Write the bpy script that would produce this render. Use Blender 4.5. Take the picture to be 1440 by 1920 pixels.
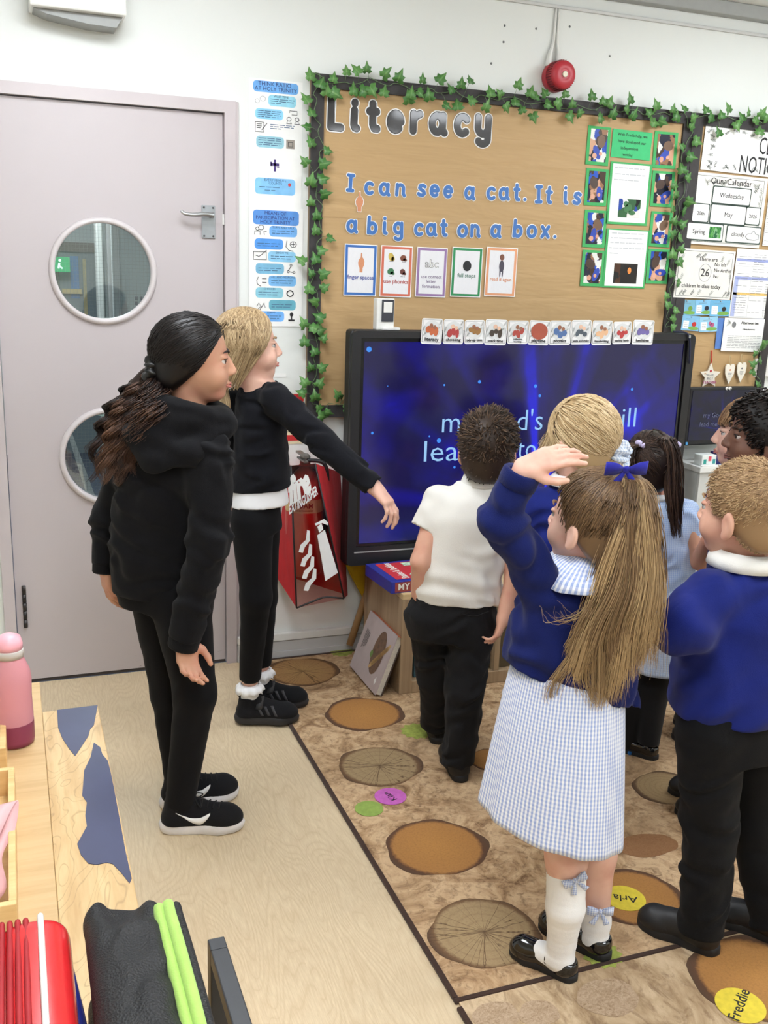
import bpy, bmesh, math, random
import numpy as np
from mathutils import Vector, Matrix

for _o in list(bpy.data.objects): bpy.data.objects.remove(_o)
SC = bpy.context.scene
COL = SC.collection
random.seed(7); RNG = np.random.default_rng(7)
PI = math.pi

# ------------------------------------------------------------------ camera
F_PX, CAM_H = 1850.0, 1.54
_p, _r, _y = [math.radians(a) for a in (13.97, 2.0, 20.85)]
CF = np.array([math.sin(_y)*math.cos(_p), math.cos(_y)*math.cos(_p), -math.sin(_p)])
_rt = np.array([math.cos(_y), -math.sin(_y), 0.0]); _up = np.cross(_rt, CF)
CR = math.cos(_r)*_rt + math.sin(_r)*_up
CU = -math.sin(_r)*_rt + math.cos(_r)*_up
CO = np.array([0.0, 0.0, CAM_H])
HF = np.array([math.sin(_y), math.cos(_y), 0.0]); HR = np.array([math.cos(_y), -math.sin(_y), 0.0])
cd = bpy.data.cameras.new('camera'); cam = bpy.data.objects.new('camera', cd); COL.objects.link(cam)
cd.sensor_fit = 'VERTICAL'; cd.sensor_height = 36.0; cd.lens = F_PX/1920*36.0; cd.clip_start = 0.02
M = Matrix.Identity(4)
for i in range(3):
    M[i][0], M[i][1], M[i][2], M[i][3] = CR[i], CU[i], -CF[i], CO[i]
cam.matrix_world = M
SC.camera = cam

# ------------------------------------------------------------------ world, exposure, ceiling lamps
wd = bpy.data.worlds.new('world'); SC.world = wd; wd.use_nodes = True
wd.node_tree.nodes['Background'].inputs[0].default_value = (0.80, 0.90, 1.0, 1)
wd.node_tree.nodes['Background'].inputs[1].default_value = 1.0
SC.view_settings.view_transform = 'Standard'; SC.view_settings.look = 'None'
SC.view_settings.gamma = 1.0; SC.view_settings.use_curve_mapping = False
SC.view_settings.exposure = 0.85
LAMP_STRENGTH = 14.0
LAMP_SPOTS = [(0.30, 2.45), (2.95, 2.4), (0.3, 0.75), (2.8, 0.75), (0.3, -1.1), (2.8, -1.1)]

# ------------------------------------------------------------------ places measured in the photograph
DW = 3.617                        # the display wall
def ray(px, py): return CR*(px-720)/F_PX - CU*(py-960)/F_PX + CF
def W(px, py, Y=DW):              # point on a plane parallel to the display wall
    d = ray(px, py); return CO + d*(Y/d[1])
def G(px, py, z=0.0):             # point on a level plane
    d = ray(px, py); return CO + d*((z-CAM_H)/d[2])
def V(px, py, dh):                # point on an upright plane dh metres ahead
    d = ray(px, py); return CO + d*(dh/(d@HF))
def mpp(P): return ((np.asarray(P)-CO)@CF)/F_PX      # metres per pixel there

def lin(r, g, b):
    f = lambda c: (c/255/12.92) if c/255 <= .04045 else ((c/255+.055)/1.055)**2.4
    return (f(r), f(g), f(b), 1.0)

# ------------------------------------------------------------------ materials
MATS = {}
class NT:
    def __init__(s, name):
        s.m = bpy.data.materials.new(name); s.m.use_nodes = True
        s.t = s.m.node_tree; s.b = s.t.nodes['Principled BSDF']; s.o = s.t.nodes['Material Output']
    def n(s, typ, **kw):
        x = s.t.nodes.new(typ)
        for k, v in kw.items():
            if k.startswith('i_'):
                key = k[2:]
                key = int(key) if key.isdigit() else key.replace('_', ' ')
                x.inputs[key].default_value = v
            else: setattr(x, k, v)
        return x
    def l(s, a, b): s.t.links.new(a, b)
    def coord(s, kind='Object', scale=(1, 1, 1)):
        c = s.n('ShaderNodeTexCoord'); mp = s.n('ShaderNodeMapping'); mp.inputs['Scale'].default_value = scale
        s.l(c.outputs[kind], mp.inputs['Vector']); return mp.outputs[0]
    def noise(s, vec, scale, detail=3, rough=.55, dist=0):
        x = s.n('ShaderNodeTexNoise'); x.inputs['Scale'].default_value = scale; x.inputs['Detail'].default_value = detail
        x.inputs['Roughness'].default_value = rough; x.inputs['Distortion'].default_value = dist
        if vec is not None: s.l(vec, x.inputs['Vector'])
        return x.outputs['Fac']
    def ramp(s, fac, stops, interp='LINEAR'):
        x = s.n('ShaderNodeValToRGB'); x.color_ramp.interpolation = interp
        e = x.color_ramp.elements
        while len(e) < len(stops): e.new(.5)
        for q, (p, c) in zip(e, stops): q.position = p; q.color = c if len(c) == 4 else (*c, 1)
        s.l(fac, x.inputs['Fac']); return x.outputs['Color']
    def mix(s, fac, a, b, mode='MIX'):
        x = s.n('ShaderNodeMix', data_type='RGBA', blend_type=mode)
        for v, i in ((fac, 0), (a, 6), (b, 7)):
            if hasattr(v, 'node'): s.l(v, x.inputs[i])
            else: x.inputs[i].default_value = v
        return x.outputs[2]
    def math(s, op, a, b=None, c=None, clamp=False):
        x = s.n('ShaderNodeMath', operation=op, use_clamp=clamp)
        for i, v in enumerate((a, b, c)):
            if v is None: continue
            if hasattr(v, 'node'): s.l(v, x.inputs[i])
            else: x.inputs[i].default_value = v
        return x.outputs[0]
    def sep(s, vec):
        x = s.n('ShaderNodeSeparateXYZ'); s.l(vec, x.inputs[0]); return x.outputs
    def bump(s, h, strength=.3, dist=.002):
        x = s.n('ShaderNodeBump'); x.inputs['Strength'].default_value = strength; x.inputs['Distance'].default_value = dist
        s.l(h, x.inputs['Height']); s.l(x.outputs[0], s.b.inputs['Normal'])
    def base(s, c):
        if hasattr(c, 'node'): s.l(c, s.b.inputs['Base Color'])
        else: s.b.inputs['Base Color'].default_value = c
    def rough(s, r):
        if hasattr(r, 'node'): s.l(r, s.b.inputs['Roughness'])
        else: s.b.inputs['Roughness'].default_value = r
    def set(s, **kw):
        for k, v in kw.items(): s.b.inputs[k.replace('_', ' ')].default_value = v

def plain(name, rgb, rough=.6, var=.08, scale=30, bump=0, bscale=200, metal=0, spec=.5, coat=0):
    if name in MATS: return MATS[name]
    t = NT(name); c = lin(*rgb); v = t.coord()
    nz = t.noise(v, scale)
    lo = tuple(max(0, x*(1-var)) for x in c[:3])+(1,); hi = tuple(min(1, x*(1+var)) for x in c[:3])+(1,)
    t.base(t.ramp(nz, [(.3, lo), (.7, hi)])); t.rough(rough)
    t.set(Metallic=metal); t.b.inputs['Specular IOR Level'].default_value = spec
    t.b.inputs['Coat Weight'].default_value = coat
    if bump: t.bump(t.noise(v, bscale, 2), bump, .001)
    MATS[name] = t.m; return t.m

def cloth(name, rgb, rough=.9, weave=900, bump=.25, sheen=.15, var=.12, fold=0, spec=.2):
    if name in MATS: return MATS[name]
    t = NT(name); c = lin(*rgb); v = t.coord()
    nz = t.noise(v, 14, 4)
    lo = tuple(x*(1-var) for x in c[:3])+(1,); hi = tuple(min(1, x*(1+var)) for x in c[:3])+(1,)
    t.base(t.ramp(nz, [(.3, lo), (.7, hi)])); t.rough(rough)
    t.b.inputs['Specular IOR Level'].default_value = spec
    t.b.inputs['Sheen Weight'].default_value = sheen
    w = t.noise(v, weave, 1)
    if fold:
        f = t.noise(t.coord('Object', (1, 1, .55)), fold, 2, .45, .6)
        w = t.math('ADD', t.math('MULTIPLY', w, .12), f)
        t.bump(w, .55, .012)
    else: t.bump(w, bump, .001)
    MATS[name] = t.m; return t.m

def emit(name, rgb, strength):
    if name in MATS: return MATS[name]
    t = NT(name); t.base((0, 0, 0, 1)); t.b.inputs['Emission Color'].default_value = lin(*rgb)
    t.b.inputs['Emission Strength'].default_value = strength
    MATS[name] = t.m; return t.m

def skin(name, rgb, flush=(205, 130, 115)):
    if name in MATS: return MATS[name]
    t = NT(name); v = t.coord(); c = lin(*rgb); f = lin(*flush)
    t.base(t.mix(t.ramp(t.noise(v, 18, 3), [(.45, (0, 0, 0)), (.75, (.5, .5, .5))]), c, f))
    t.rough(.55); t.b.inputs['Subsurface Weight'].default_value = .12
    t.b.inputs['Subsurface Radius'].default_value = (.012, .005, .003); t.b.inputs['Subsurface Scale'].default_value = .4
    t.bump(t.noise(v, 350, 2), .08, .001)
    MATS[name] = t.m; return t.m

def hairmat(name, dark, mid, light, rough=.42):
    if name in MATS: return MATS[name]
    t = NT(name); a = t.n('ShaderNodeAttribute', attribute_name='tone')
    t.base(t.ramp(a.outputs['Fac'], [(0, lin(*dark)), (.5, lin(*mid)), (1, lin(*light))]))
    t.rough(rough); t.b.inputs['Specular IOR Level'].default_value = .35
    MATS[name] = t.m; return t.m

# ------------------------------------------------------------------ objects
def thing(name, label, cat, loc=(0, 0, 0), group=None, kind=None):
    o = bpy.data.objects.new(name, None); COL.objects.link(o); o.location = Vector([float(x) for x in loc])
    o.empty_display_size = .05
    return tag(o, label, cat, group, kind)
def tag(o, label=None, cat=None, group=None, kind=None):
    if label: o['label'] = label
    if cat: o['category'] = cat
    if group: o['group'] = group
    if kind: o['kind'] = kind
    return o
def worldloc(o):
    v = np.array(o.location)
    while o.parent: o = o.parent; v = v+np.array(o.location)
    return v
def link(name, me, mat, parent=None, loc=None):
    """me is in world coordinates; the object's origin goes to loc (or the parent's origin)"""
    o = bpy.data.objects.new(name, me); COL.objects.link(o)
    if mat: me.materials.append(mat)
    base = worldloc(parent) if parent else np.zeros(3)
    org = np.array(loc, float) if loc is not None else base
    if np.abs(org).sum() > 0: me.transform(Matrix.Translation(Vector(-org)))
    o.location = Vector(org-base)
    if parent: o.parent = parent
    return o
def mesh(verts, faces, smooth=False, name='mesh'):
    me = bpy.data.meshes.new(name)
    verts = np.asarray(verts, np.float32)
    if isinstance(faces, np.ndarray):
        n, k = faces.shape
        me.vertices.add(len(verts)); me.vertices.foreach_set('co', verts.ravel())
        me.loops.add(n*k); me.loops.foreach_set('vertex_index', faces.astype(np.int32).ravel())
        me.polygons.add(n); me.polygons.foreach_set('loop_start', np.arange(0, n*k, k, dtype=np.int32))
        me.update(calc_edges=True); me.validate()
    else:
        me.from_pydata([tuple(map(float, v)) for v in verts], [], [tuple(int(i) for i in f) for f in faces]); me.update()
    if smooth: me.polygons.foreach_set('use_smooth', np.ones(len(me.polygons), bool))
    return me
class MB:
    """collects shapes, in world coordinates, into one mesh"""
    def __init__(s): s.v = []; s.f = []; s.sm = []
    def add(s, vs, fs, sm=False):
        k = len(s.v); s.v += [tuple(map(float, v)) for v in vs]; s.f += [tuple(i+k for i in f) for f in fs]; s.sm += [sm]*len(fs); return s
    def box(s, c, d, rot=None, bev=0):
        c = np.array(c, float); h = np.array(d, float)/2
        if bev <= 0:
            vs = [np.array((x, y, z))*h for x in (-1, 1) for y in (-1, 1) for z in (-1, 1)]
            fs = [(0, 1, 3, 2), (4, 6, 7, 5), (0, 4, 5, 1), (2, 3, 7, 6), (0, 2, 6, 4), (1, 5, 7, 3)]
        else:
            bm = bmesh.new(); bmesh.ops.create_cube(bm, size=1)
            for v in bm.verts: v.co = Vector([v.co[i]*d[i] for i in range(3)])
            bmesh.ops.bevel(bm, geom=list(bm.edges), offset=bev, segments=2, affect='EDGES', profile=.5)
            bm.verts.index_update(); vs = [np.array(v.co) for v in bm.verts]; fs = [[v.index for v in f.verts] for f in bm.faces]; bm.free()
        if rot is not None: vs = [np.array(rot) @ v for v in vs]
        return s.add([v+c for v in vs], fs)
    def span(s, a, b, bev=0):
        a = np.array(a, float); b = np.array(b, float); return s.box((a+b)/2, np.abs(b-a), bev=bev)
    def tube(s, pts, r, n=10, caps=True, sm=True):
        pts = np.array(pts, float); m = len(pts); rr = np.full(m, r) if np.isscalar(r) else np.array(r, float)
        tg = np.gradient(pts, axis=0); tg /= np.linalg.norm(tg, axis=1)[:, None]+1e-12
        up = np.array((0, 0, 1.)) if abs(tg[0][2]) < .9 else np.array((1., 0, 0)); vs = []
        u = np.cross(tg[0], up); u /= np.linalg.norm(u)
        for i in range(m):
            u = u-tg[i]*(u@tg[i]); u /= np.linalg.norm(u); w = np.cross(tg[i], u)
            for k in range(n):
                a = 2*PI*k/n; vs.append(pts[i]+rr[i]*(math.cos(a)*u+math.sin(a)*w))
        fs = [(i*n+k, i*n+(k+1) % n, (i+1)*n+(k+1) % n, (i+1)*n+k) for i in range(m-1) for k in range(n)]
        s.add(vs, fs, sm)
        if caps: s.add(vs[:n], [tuple(range(n-1, -1, -1))]); s.add(vs[-n:], [tuple(range(n))])
        return s
    def lathe(s, prof, c=(0, 0, 0), n=32, R=None, sm=True, caps=True):
        """prof: (radius, height) pairs, about z, then R, then c"""
        R = np.eye(3) if R is None else np.array(R); c = np.array(c, float); vs = []
        for (r, h) in prof:
            for k in range(n):
                a = 2*PI*k/n; vs.append(R @ np.array((r*math.cos(a), r*math.sin(a), h))+c)
        m = len(prof)
        s.add(vs, [(i*n+k, i*n+(k+1) % n, (i+1)*n+(k+1) % n, (i+1)*n+k) for i in range(m-1) for k in range(n)], sm)
        if caps: s.add(vs[:n], [tuple(range(n-1, -1, -1))]); s.add(vs[-n:], [tuple(range(n))])
        return s
    def prism(s, poly, a, b, plane='xz'):
        """poly: outline; extruded from a to b on the remaining axis"""
        poly = [tuple(p) for p in poly]; n = len(poly)
        def mk(p, t): return (p[0], t, p[1]) if plane == 'xz' else ((p[0], p[1], t) if plane == 'xy' else (t, p[0], p[1]))
        ar = sum(poly[i][0]*poly[(i+1) % n][1]-poly[(i+1) % n][0]*poly[i][1] for i in range(n))
        if ar < 0: poly.reverse()
        vs = [mk(p, a) for p in poly]+[mk(p, b) for p in poly]
        fs = [tuple(range(n)), tuple(range(2*n-1, n-1, -1))]+[((i+1) % n, i, i+n, (i+1) % n+n) for i in range(n)]
        return s.add(vs, fs)
    def mesh(s, smooth=None):
        me = bpy.data.meshes.new('mesh'); me.from_pydata(s.v, [], s.f); me.update()
        sm = np.array(s.sm if smooth is None else [smooth]*len(s.f), bool)
        me.polygons.foreach_set('use_smooth', sm)
        bm = bmesh.new(); bm.from_mesh(me); bmesh.ops.remove_doubles(bm, verts=bm.verts, dist=1e-6); bmesh.ops.recalc_face_normals(bm, faces=bm.faces); bm.to_mesh(me); bm.free()
        return me
    def build(s, name, mat, parent=None, loc=None, smooth=None): return link(name, s.mesh(smooth), mat, parent, loc)

def curve_mesh(cu):
    o = bpy.data.objects.new('tmp', cu); COL.objects.link(o)
    dg = bpy.context.evaluated_depsgraph_get(); me = bpy.data.meshes.new_from_object(o.evaluated_get(dg))
    bpy.data.objects.remove(o); bpy.data.curves.remove(cu); return me
def sheet(outline, holes=(), thick=.01):
    """flat sheet in local xy with holes, extruded +-thick/2 in z"""
    cu = bpy.data.curves.new('c', 'CURVE'); cu.dimensions = '2D'; cu.fill_mode = 'BOTH'; cu.extrude = thick/2
    for loop in [outline]+list(holes):
        sp = cu.splines.new('POLY'); sp.points.add(len(loop)-1); sp.use_cyclic_u = True
        for q, p in zip(sp.points, loop): q.co = (p[0], p[1], 0, 1)
    return curve_mesh(cu)
def xz(me, Y, X=0, Z=0):
    """local xy -> world x,z at depth Y, front facing the room (-y)"""
    me.transform(Matrix.Translation((X, Y, Z)) @ Matrix.Rotation(PI/2, 4, 'X')); return me
def circle(cx, cy, r, n=48): return [(cx+r*math.cos(2*PI*k/n), cy+r*math.sin(2*PI*k/n)) for k in range(n)]
def rrect(x0, y0, x1, y1, r=.004, n=4):
    out = []
    for cx, cy, a0 in ((x1-r, y1-r, 0), (x0+r, y1-r, PI/2), (x0+r, y0+r, PI), (x1-r, y0+r, 1.5*PI)):
        out += [(cx+r*math.cos(a0+PI/2*k/n), cy+r*math.sin(a0+PI/2*k/n)) for k in range(n+1)]
    return out
_tc = {}
def text_polys(s, size, bold=0.0, align='CENTER', width=None):
    """lettering in local xy: verts, faces; origin at baseline centre/left"""
    cu = bpy.data.curves.new('t', 'FONT'); cu.body = s; cu.size = size; cu.align_x = align
    cu.offset = bold*size; cu.resolution_u = 2; cu.extrude = 0.0002
    me = curve_mesh(cu); vs = np.array([v.co for v in me.vertices]) if len(me.vertices) else np.zeros((0, 3)); fs = [tuple(p.vertices) for p in me.polygons]
    bpy.data.meshes.remove(me)
    if width and len(vs):
        w = vs[:, 0].max()-vs[:, 0].min()
        if w > 0: vs[:, 0] *= width/w
    return vs, fs
def place(mb, vs, fs, o, u, v, n=None):
    u = np.array(u, float); v = np.array(v, float); n = np.cross(u, v) if n is None else np.array(n, float)
    return mb.add([np.array(o)+u*p[0]+v*p[1]+n*p[2] for p in vs], fs)
EX, EY, EZ = np.eye(3)
def wtext(mb, s, X, Z, size, Y, bold=0, align='CENTER', width=None, ang=0):
    vs, fs = text_polys(s, size, bold, align, width)
    u = np.array((math.cos(ang), 0, math.sin(ang))); v = np.array((-math.sin(ang), 0, math.cos(ang)))
    return place(mb, vs, fs, (X, Y-.0003, Z), u, v)

# ------------------------------------------------------------------ sculpting on a distance field
class Field:
    def __init__(s, lo, hi, h):
        s.lo = np.array(lo, np.float64); s.h = h
        s.n = np.ceil((np.array(hi)-s.lo)/h).astype(int)+1
        s.f = np.full(s.n, .2, np.float32)
        s.ax = [(s.lo[i]+h*np.arange(s.n[i])).astype(np.float32) for i in range(3)]
    def sub(s, a, b):
        i0 = np.clip(((np.array(a)-s.lo)/s.h).astype(int), 0, s.n); i1 = np.clip(((np.array(b)-s.lo)/s.h).astype(int)+2, 0, s.n)
        sl = tuple(slice(p, q) for p, q in zip(i0, i1))
        return sl, s.ax[0][sl[0]][:, None, None], s.ax[1][sl[1]][None, :, None], s.ax[2][sl[2]][None, None, :]
    def merge(s, sl, d, k, op='add'):
        f = s.f[sl]
        if f.size == 0: return
        if op == 'add':
            if k <= 0: s.f[sl] = np.minimum(f, d)
            else:
                h = np.clip(.5+.5*(f-d)/k, 0, 1); s.f[sl] = f+(d-f)*h-k*h*(1-h)
        else:
            h = np.clip(.5-.5*(f+d)/k, 0, 1) if k > 0 else (f < -d)
            s.f[sl] = f+(-d-f)*h+k*h*(1-h)
    def cone(s, a, b, ra, rb=None, k=.012, flat=None, op='add'):
        rb = ra if rb is None else rb; a = np.array(a, float); b = np.array(b, float)
        m = max(ra, rb)+k+2*s.h
        sl, x, y, z = s.sub(np.minimum(a, b)-m, np.maximum(a, b)+m)
        px, py, pz = x-a[0], y-a[1], z-a[2]; ba = b-a
        if flat is not None:
            n, q = np.array(flat[0], float), flat[1]; dn = (px*n[0]+py*n[1]+pz*n[2])*(q-1)
            px, py, pz = px+dn*n[0], py+dn*n[1], pz+dn*n[2]; ba = ba+(q-1)*(ba@n)*n
        bb = max(ba@ba, 1e-9); t = np.clip((px*ba[0]+py*ba[1]+pz*ba[2])/bb, 0, 1)
        d = np.sqrt((px-ba[0]*t)**2+(py-ba[1]*t)**2+(pz-ba[2]*t)**2)-(ra+(rb-ra)*t)
        s.merge(sl, d.astype(np.float32), k, op); return s
    def chain(s, pts, rs, k=.012, flat=None):
        for i in range(len(pts)-1): s.cone(pts[i], pts[i+1], rs[i], rs[i+1], k, flat)
        return s
    def ell(s, c, r, R=None, k=.012, op='add'):
        c = np.array(c, float); r = np.array(r, float); R = np.eye(3) if R is None else R
        m = max(r)+k+2*s.h; sl, x, y, z = s.sub(c-m, c+m); x, y, z = x-c[0], y-c[1], z-c[2]
        q = [(x*R[i][0]+y*R[i][1]+z*R[i][2]) for i in range(3)]
        k0 = np.sqrt(sum((q[i]/r[i])**2 for i in range(3))); k1 = np.sqrt(sum((q[i]/r[i]**2)**2 for i in range(3)))+1e-6
        s.merge(sl, (k0*(k0-1)/k1).astype(np.float32), k, op); return s
    def loft(s, secs, k=.012, pw=2.3, wob=0, nw=7, ph=0):
        """secs: (centre xyz, half width along camera right, half depth); near-upright solid through level sections"""
        secs = sorted(secs, key=lambda q: q[0][2]); zz = np.array([q[0][2] for q in secs])
        cx, cy, w, dd = [np.array(v, float) for v in ([q[0][0] for q in secs], [q[0][1] for q in secs], [q[1] for q in secs], [q[2] for q in secs])]
        m = w.max()+.03+dd.max()
        sl, x, y, z = s.sub((cx.min()-m, cy.min()-m, zz[0]-.04), (cx.max()+m, cy.max()+m, zz[-1]+.04))
        zc = np.clip(z.ravel(), zz[0], zz[-1])
        def ip(v):
            o = np.interp(zc, zz, v); 
            if len(o) > 8:
                kk = np.ones(5)/5; e = np.pad(o, 2, mode='edge'); o = np.convolve(e, kk, 'valid')
            return o[None, None, :].astype(np.float32)
        X, Y, Wd, Dp = ip(cx), ip(cy), ip(w), ip(dd)
        u = (x-X)*HR[0]+(y-Y)*HR[1]; v = (x-X)*HF[0]+(y-Y)*HF[1]
        q = (np.abs(u/Wd)**pw+np.abs(v/Dp)**pw)**(1/pw)
        if wob:
            a = np.arctan2(v, u); q = q-wob*np.sin(a*nw+ph+6*(z-zz[0]))
        d = (q-1)*np.minimum(Wd, Dp)
        d = np.maximum(d, np.maximum(zz[0]-z, z-zz[-1]))
        s.merge(sl, d.astype(np.float32), k); return s
    def cut(s, p, n, k=0):
        """remove what lies on the side n points to"""
        p = np.array(p, float); n = np.array(n, float)/np.linalg.norm(n); x, y, z = s.ax
        d = ((x[:, None, None]-p[0])*n[0]+(y[None, :, None]-p[1])*n[1]+(z[None, None, :]-p[2])*n[2]).astype(np.float32)
        s.f = np.maximum(s.f, d); return s
    def fold(s, fn, amp):
        i = np.where(np.abs(s.f) < .035)
        x, y, z = s.ax[0][i[0]], s.ax[1][i[1]], s.ax[2][i[2]]
        s.f[i] += (amp*fn(x, y, z)).astype(np.float32); return s
    def wrinkle(s, amp, freq, d, seed=0):
        """cloth wrinkles running across direction d"""
        d = np.array(d, float)/np.linalg.norm(d); r = np.random.default_rng(seed); q = r.normal(size=(4, 3))*freq*.45; ph = r.uniform(0, 6.28, 4)
        def fn(x, y, z):
            t = freq*(x*d[0]+y*d[1]+z*d[2])
            w = sum(np.sin(q[j][0]*x+q[j][1]*y+q[j][2]*z+ph[j]) for j in range(4))
            m = .5+.5*np.sin(q[0][1]*x*.7+q[1][0]*y*.7+q[2][2]*z*.7+ph[2])
            return np.sin(t+1.5*w)*m
        return s.fold(fn, amp)
    def mesh(s, relax=1):
        f = s.f; n = s.n; ins = f < 0
        c = np.zeros(n-1, np.uint8)
        for dx in (0, 1):
            for dy in (0, 1):
                for dz in (0, 1): c += ins[dx:n[0]-1+dx, dy:n[1]-1+dy, dz:n[2]-1+dz]
        ci = np.argwhere((c > 0) & (c < 8)); N = len(ci)
        if N == 0: return None
        idx = np.full(n-1, -1, np.int32); idx[tuple(ci.T)] = np.arange(N)
        acc = np.zeros((N, 3)); cnt = np.zeros(N)
        cor = np.array([(a, b, e) for a in (0, 1) for b in (0, 1) for e in (0, 1)])
        fv = [f[tuple((ci+o).T)] for o in cor]
        for i in range(8):
            for j in range(i+1, 8):
                if np.abs(cor[i]-cor[j]).sum() != 1: continue
                a, b = fv[i], fv[j]; m = (a < 0) != (b < 0); t = np.where(m, a/np.where(a == b, 1, a-b), 0)
                p = cor[i]+t[:, None]*(cor[j]-cor[i]); acc[m] += p[m]; cnt[m] += 1
        vs = s.lo+s.h*(ci+acc/cnt[:, None]); qs = []
        for ax in range(3):
            o = [1, 1, 1]; sl0 = [slice(None)]*3; sl1 = [slice(None)]*3
            sl0[ax] = slice(0, -1); sl1[ax] = slice(1, None); ed = ins[tuple(sl0)] != ins[tuple(sl1)]
            e = np.argwhere(ed); u, w = [q for q in range(3) if q != ax]
            ok = (e[:, u] > 0) & (e[:, w] > 0) & (e[:, u] < n[u]-1) & (e[:, w] < n[w]-1); e = e[ok]
            du = np.zeros(3, int); du[u] = 1; dw = np.zeros(3, int); dw[w] = 1
            q = np.stack([idx[tuple((e-du-dw).T)], idx[tuple((e-dw).T)], idx[tuple(e.T)], idx[tuple((e-du).T)]], 1)
            flip = ins[tuple(e.T)]
            if ax == 1: flip = ~flip
            q[~flip] = q[~flip][:, ::-1]; qs.append(q)
        q = np.concatenate(qs); q = q[(q >= 0).all(1)]
        for _ in range(relax):
            a2 = np.zeros_like(vs); c2 = np.zeros(len(vs))
            for k in range(4):
                i, j = q[:, k], q[:, (k+1) % 4]
                for col in range(3):
                    a2[:, col] += np.bincount(i, vs[j, col], len(vs))+np.bincount(j, vs[i, col], len(vs))
                c2 += np.bincount(i, minlength=len(vs))+np.bincount(j, minlength=len(vs))
            vs = .5*vs+.5*a2/np.maximum(c2, 1)[:, None]
        return mesh(vs, q, True)

def strands(paths, radii, tones, sides=4):
    """paths (N,M,3), radii (N,M) or (M,), tones (N,) -> one mesh with a tone per strand"""
    P = np.asarray(paths, float); N, Mn, _ = P.shape; r = np.broadcast_to(np.asarray(radii, float), (N, Mn))
    T = np.gradient(P, axis=1); T /= np.linalg.norm(T, axis=2, keepdims=True)+1e-9
    ref = np.where(np.abs(T[..., 2:3]) < .9, np.array((0, 0, 1.)), np.array((1., 0, 0)))
    U = np.cross(T, ref); U /= np.linalg.norm(U, axis=2, keepdims=True)+1e-9; Wv = np.cross(T, U)
    a = 2*PI*np.arange(sides)/sides
    vs = P[:, :, None, :]+r[:, :, None, None]*(np.cos(a)[None, None, :, None]*U[:, :, None, :]+np.sin(a)[None, None, :, None]*Wv[:, :, None, :])
    id_ = np.arange(N*Mn*sides).reshape(N, Mn, sides)
    q = np.stack([id_[:, :-1, :], np.roll(id_, -1, 2)[:, :-1, :], np.roll(id_, -1, 2)[:, 1:, :], id_[:, 1:, :]], -1).reshape(-1, 4)
    me = mesh(vs.reshape(-1, 3), q, True)
    at = me.attributes.new('tone', 'FLOAT', 'POINT')
    tn = np.asarray(tones, float)
    tn = np.repeat(tn, Mn*sides) if tn.ndim == 1 else np.repeat(tn.reshape(-1), sides)
    at.data.foreach_set('value', tn.astype(np.float32))
    return me
def tone_all(me, v):
    at = me.attributes.new('tone', 'FLOAT', 'POINT'); at.data.foreach_set('value', np.full(len(me.vertices), v, np.float32)); return me
def bez(pts, m):
    """smooth curve through pts"""
    pts = np.array(pts, float); n = len(pts); t = np.linspace(0, n-1, m); out = np.zeros((m, pts.shape[1]))
    ext = np.vstack([2*pts[0]-pts[1], pts, 2*pts[-1]-pts[-2]])
    for q, tt in enumerate(t):
        i = min(int(tt), n-2); f = tt-i; p0, p1, p2, p3 = ext[i:i+4]
        out[q] = .5*((2*p1)+(-p0+p2)*f+(2*p0-5*p1+4*p2-p3)*f*f+(-p0+3*p1-3*p2+p3)*f**3)
    return out
def unit(v): v = np.array(v, float); return v/np.linalg.norm(v)
# ================================================================== THE ROOM
RX0, RX1, RY0, CEIL = -1.6, 4.3, -3.2, 2.612
def wall_mat(name, rgb, rough=.75):
    t = NT(name); v = t.coord(); c = lin(*rgb)
    d = tuple(x*.96 for x in c[:3])+(1,)
    t.base(t.mix(t.noise(v, 3, 4), c, d)); t.rough(rough); t.bump(t.noise(v, 160, 3), .05, .001); MATS[name] = t.m; return t.m
M_WALL = wall_mat('white wall paint', (228, 231, 228))
M_CEIL = wall_mat('ceiling paint', (226, 227, 224))
M_TRIM = plain('door frame paint', (196, 187, 189), .38, .04, 6)
M_WHITE_PL = plain('white plastic', (226, 226, 222), .4, .03)
M_SKIRT = plain('skirting paint', (196, 196, 196), .45, .04, 8)

def floor_mat():
    t = NT('oak vinyl floor'); v = t.coord('Object', (1, 1, 1)); x, y, z = t.sep(v)
    pl = t.math('FLOOR', t.math('DIVIDE', x, .184))                       # plank strips along y
    off = t.math('MULTIPLY', t.math('FRACT', t.math('MULTIPLY', pl, .377)), 5.3)
    cmb = t.n('ShaderNodeCombineXYZ'); t.l(x, cmb.inputs[0]); t.l(t.math('ADD', t.math('MULTIPLY', y, .20), off), cmb.inputs[1]); t.l(pl, cmb.inputs[2])
    w = t.n('ShaderNodeTexNoise'); t.l(cmb.outputs[0], w.inputs['Vector']); w.inputs['Scale'].default_value = 6.5; w.inputs['Detail'].default_value = 2; w.inputs['Roughness'].default_value = .45; w.inputs['Distortion'].default_value = .35
    rings = t.math('FRACT', t.math('MULTIPLY', w.outputs['Fac'], 34))
    rr = t.math('ABSOLUTE', t.math('SUBTRACT', rings, .5))
    fine = t.noise(t.coord('Object', (260, 22, 1)), 1, 5, .7)
    c1 = t.ramp(rr, [(.0, lin(208, 187, 153)), (.10, lin(217, 197, 165)), (.5, lin(224, 206, 174))])
    c2 = t.mix(t.ramp(fine, [(.35, (.55, .55, .55)), (.65, (0, 0, 0))]), c1, lin(190, 166, 130))
    tone = t.math('FRACT', t.math('MULTIPLY', pl, .713))
    c3 = t.mix(t.math('MULTIPLY', tone, .25), c2, lin(206, 185, 152))
    t.base(c3); t.rough(.42); t.bump(fine, .05, .001); return t.m
M_FLOOR = floor_mat()

fl = MB().span((RX0, RY0, -.08), (RX1, DW, 0)).build('floor', M_FLOOR); tag(fl, kind='structure')
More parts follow.
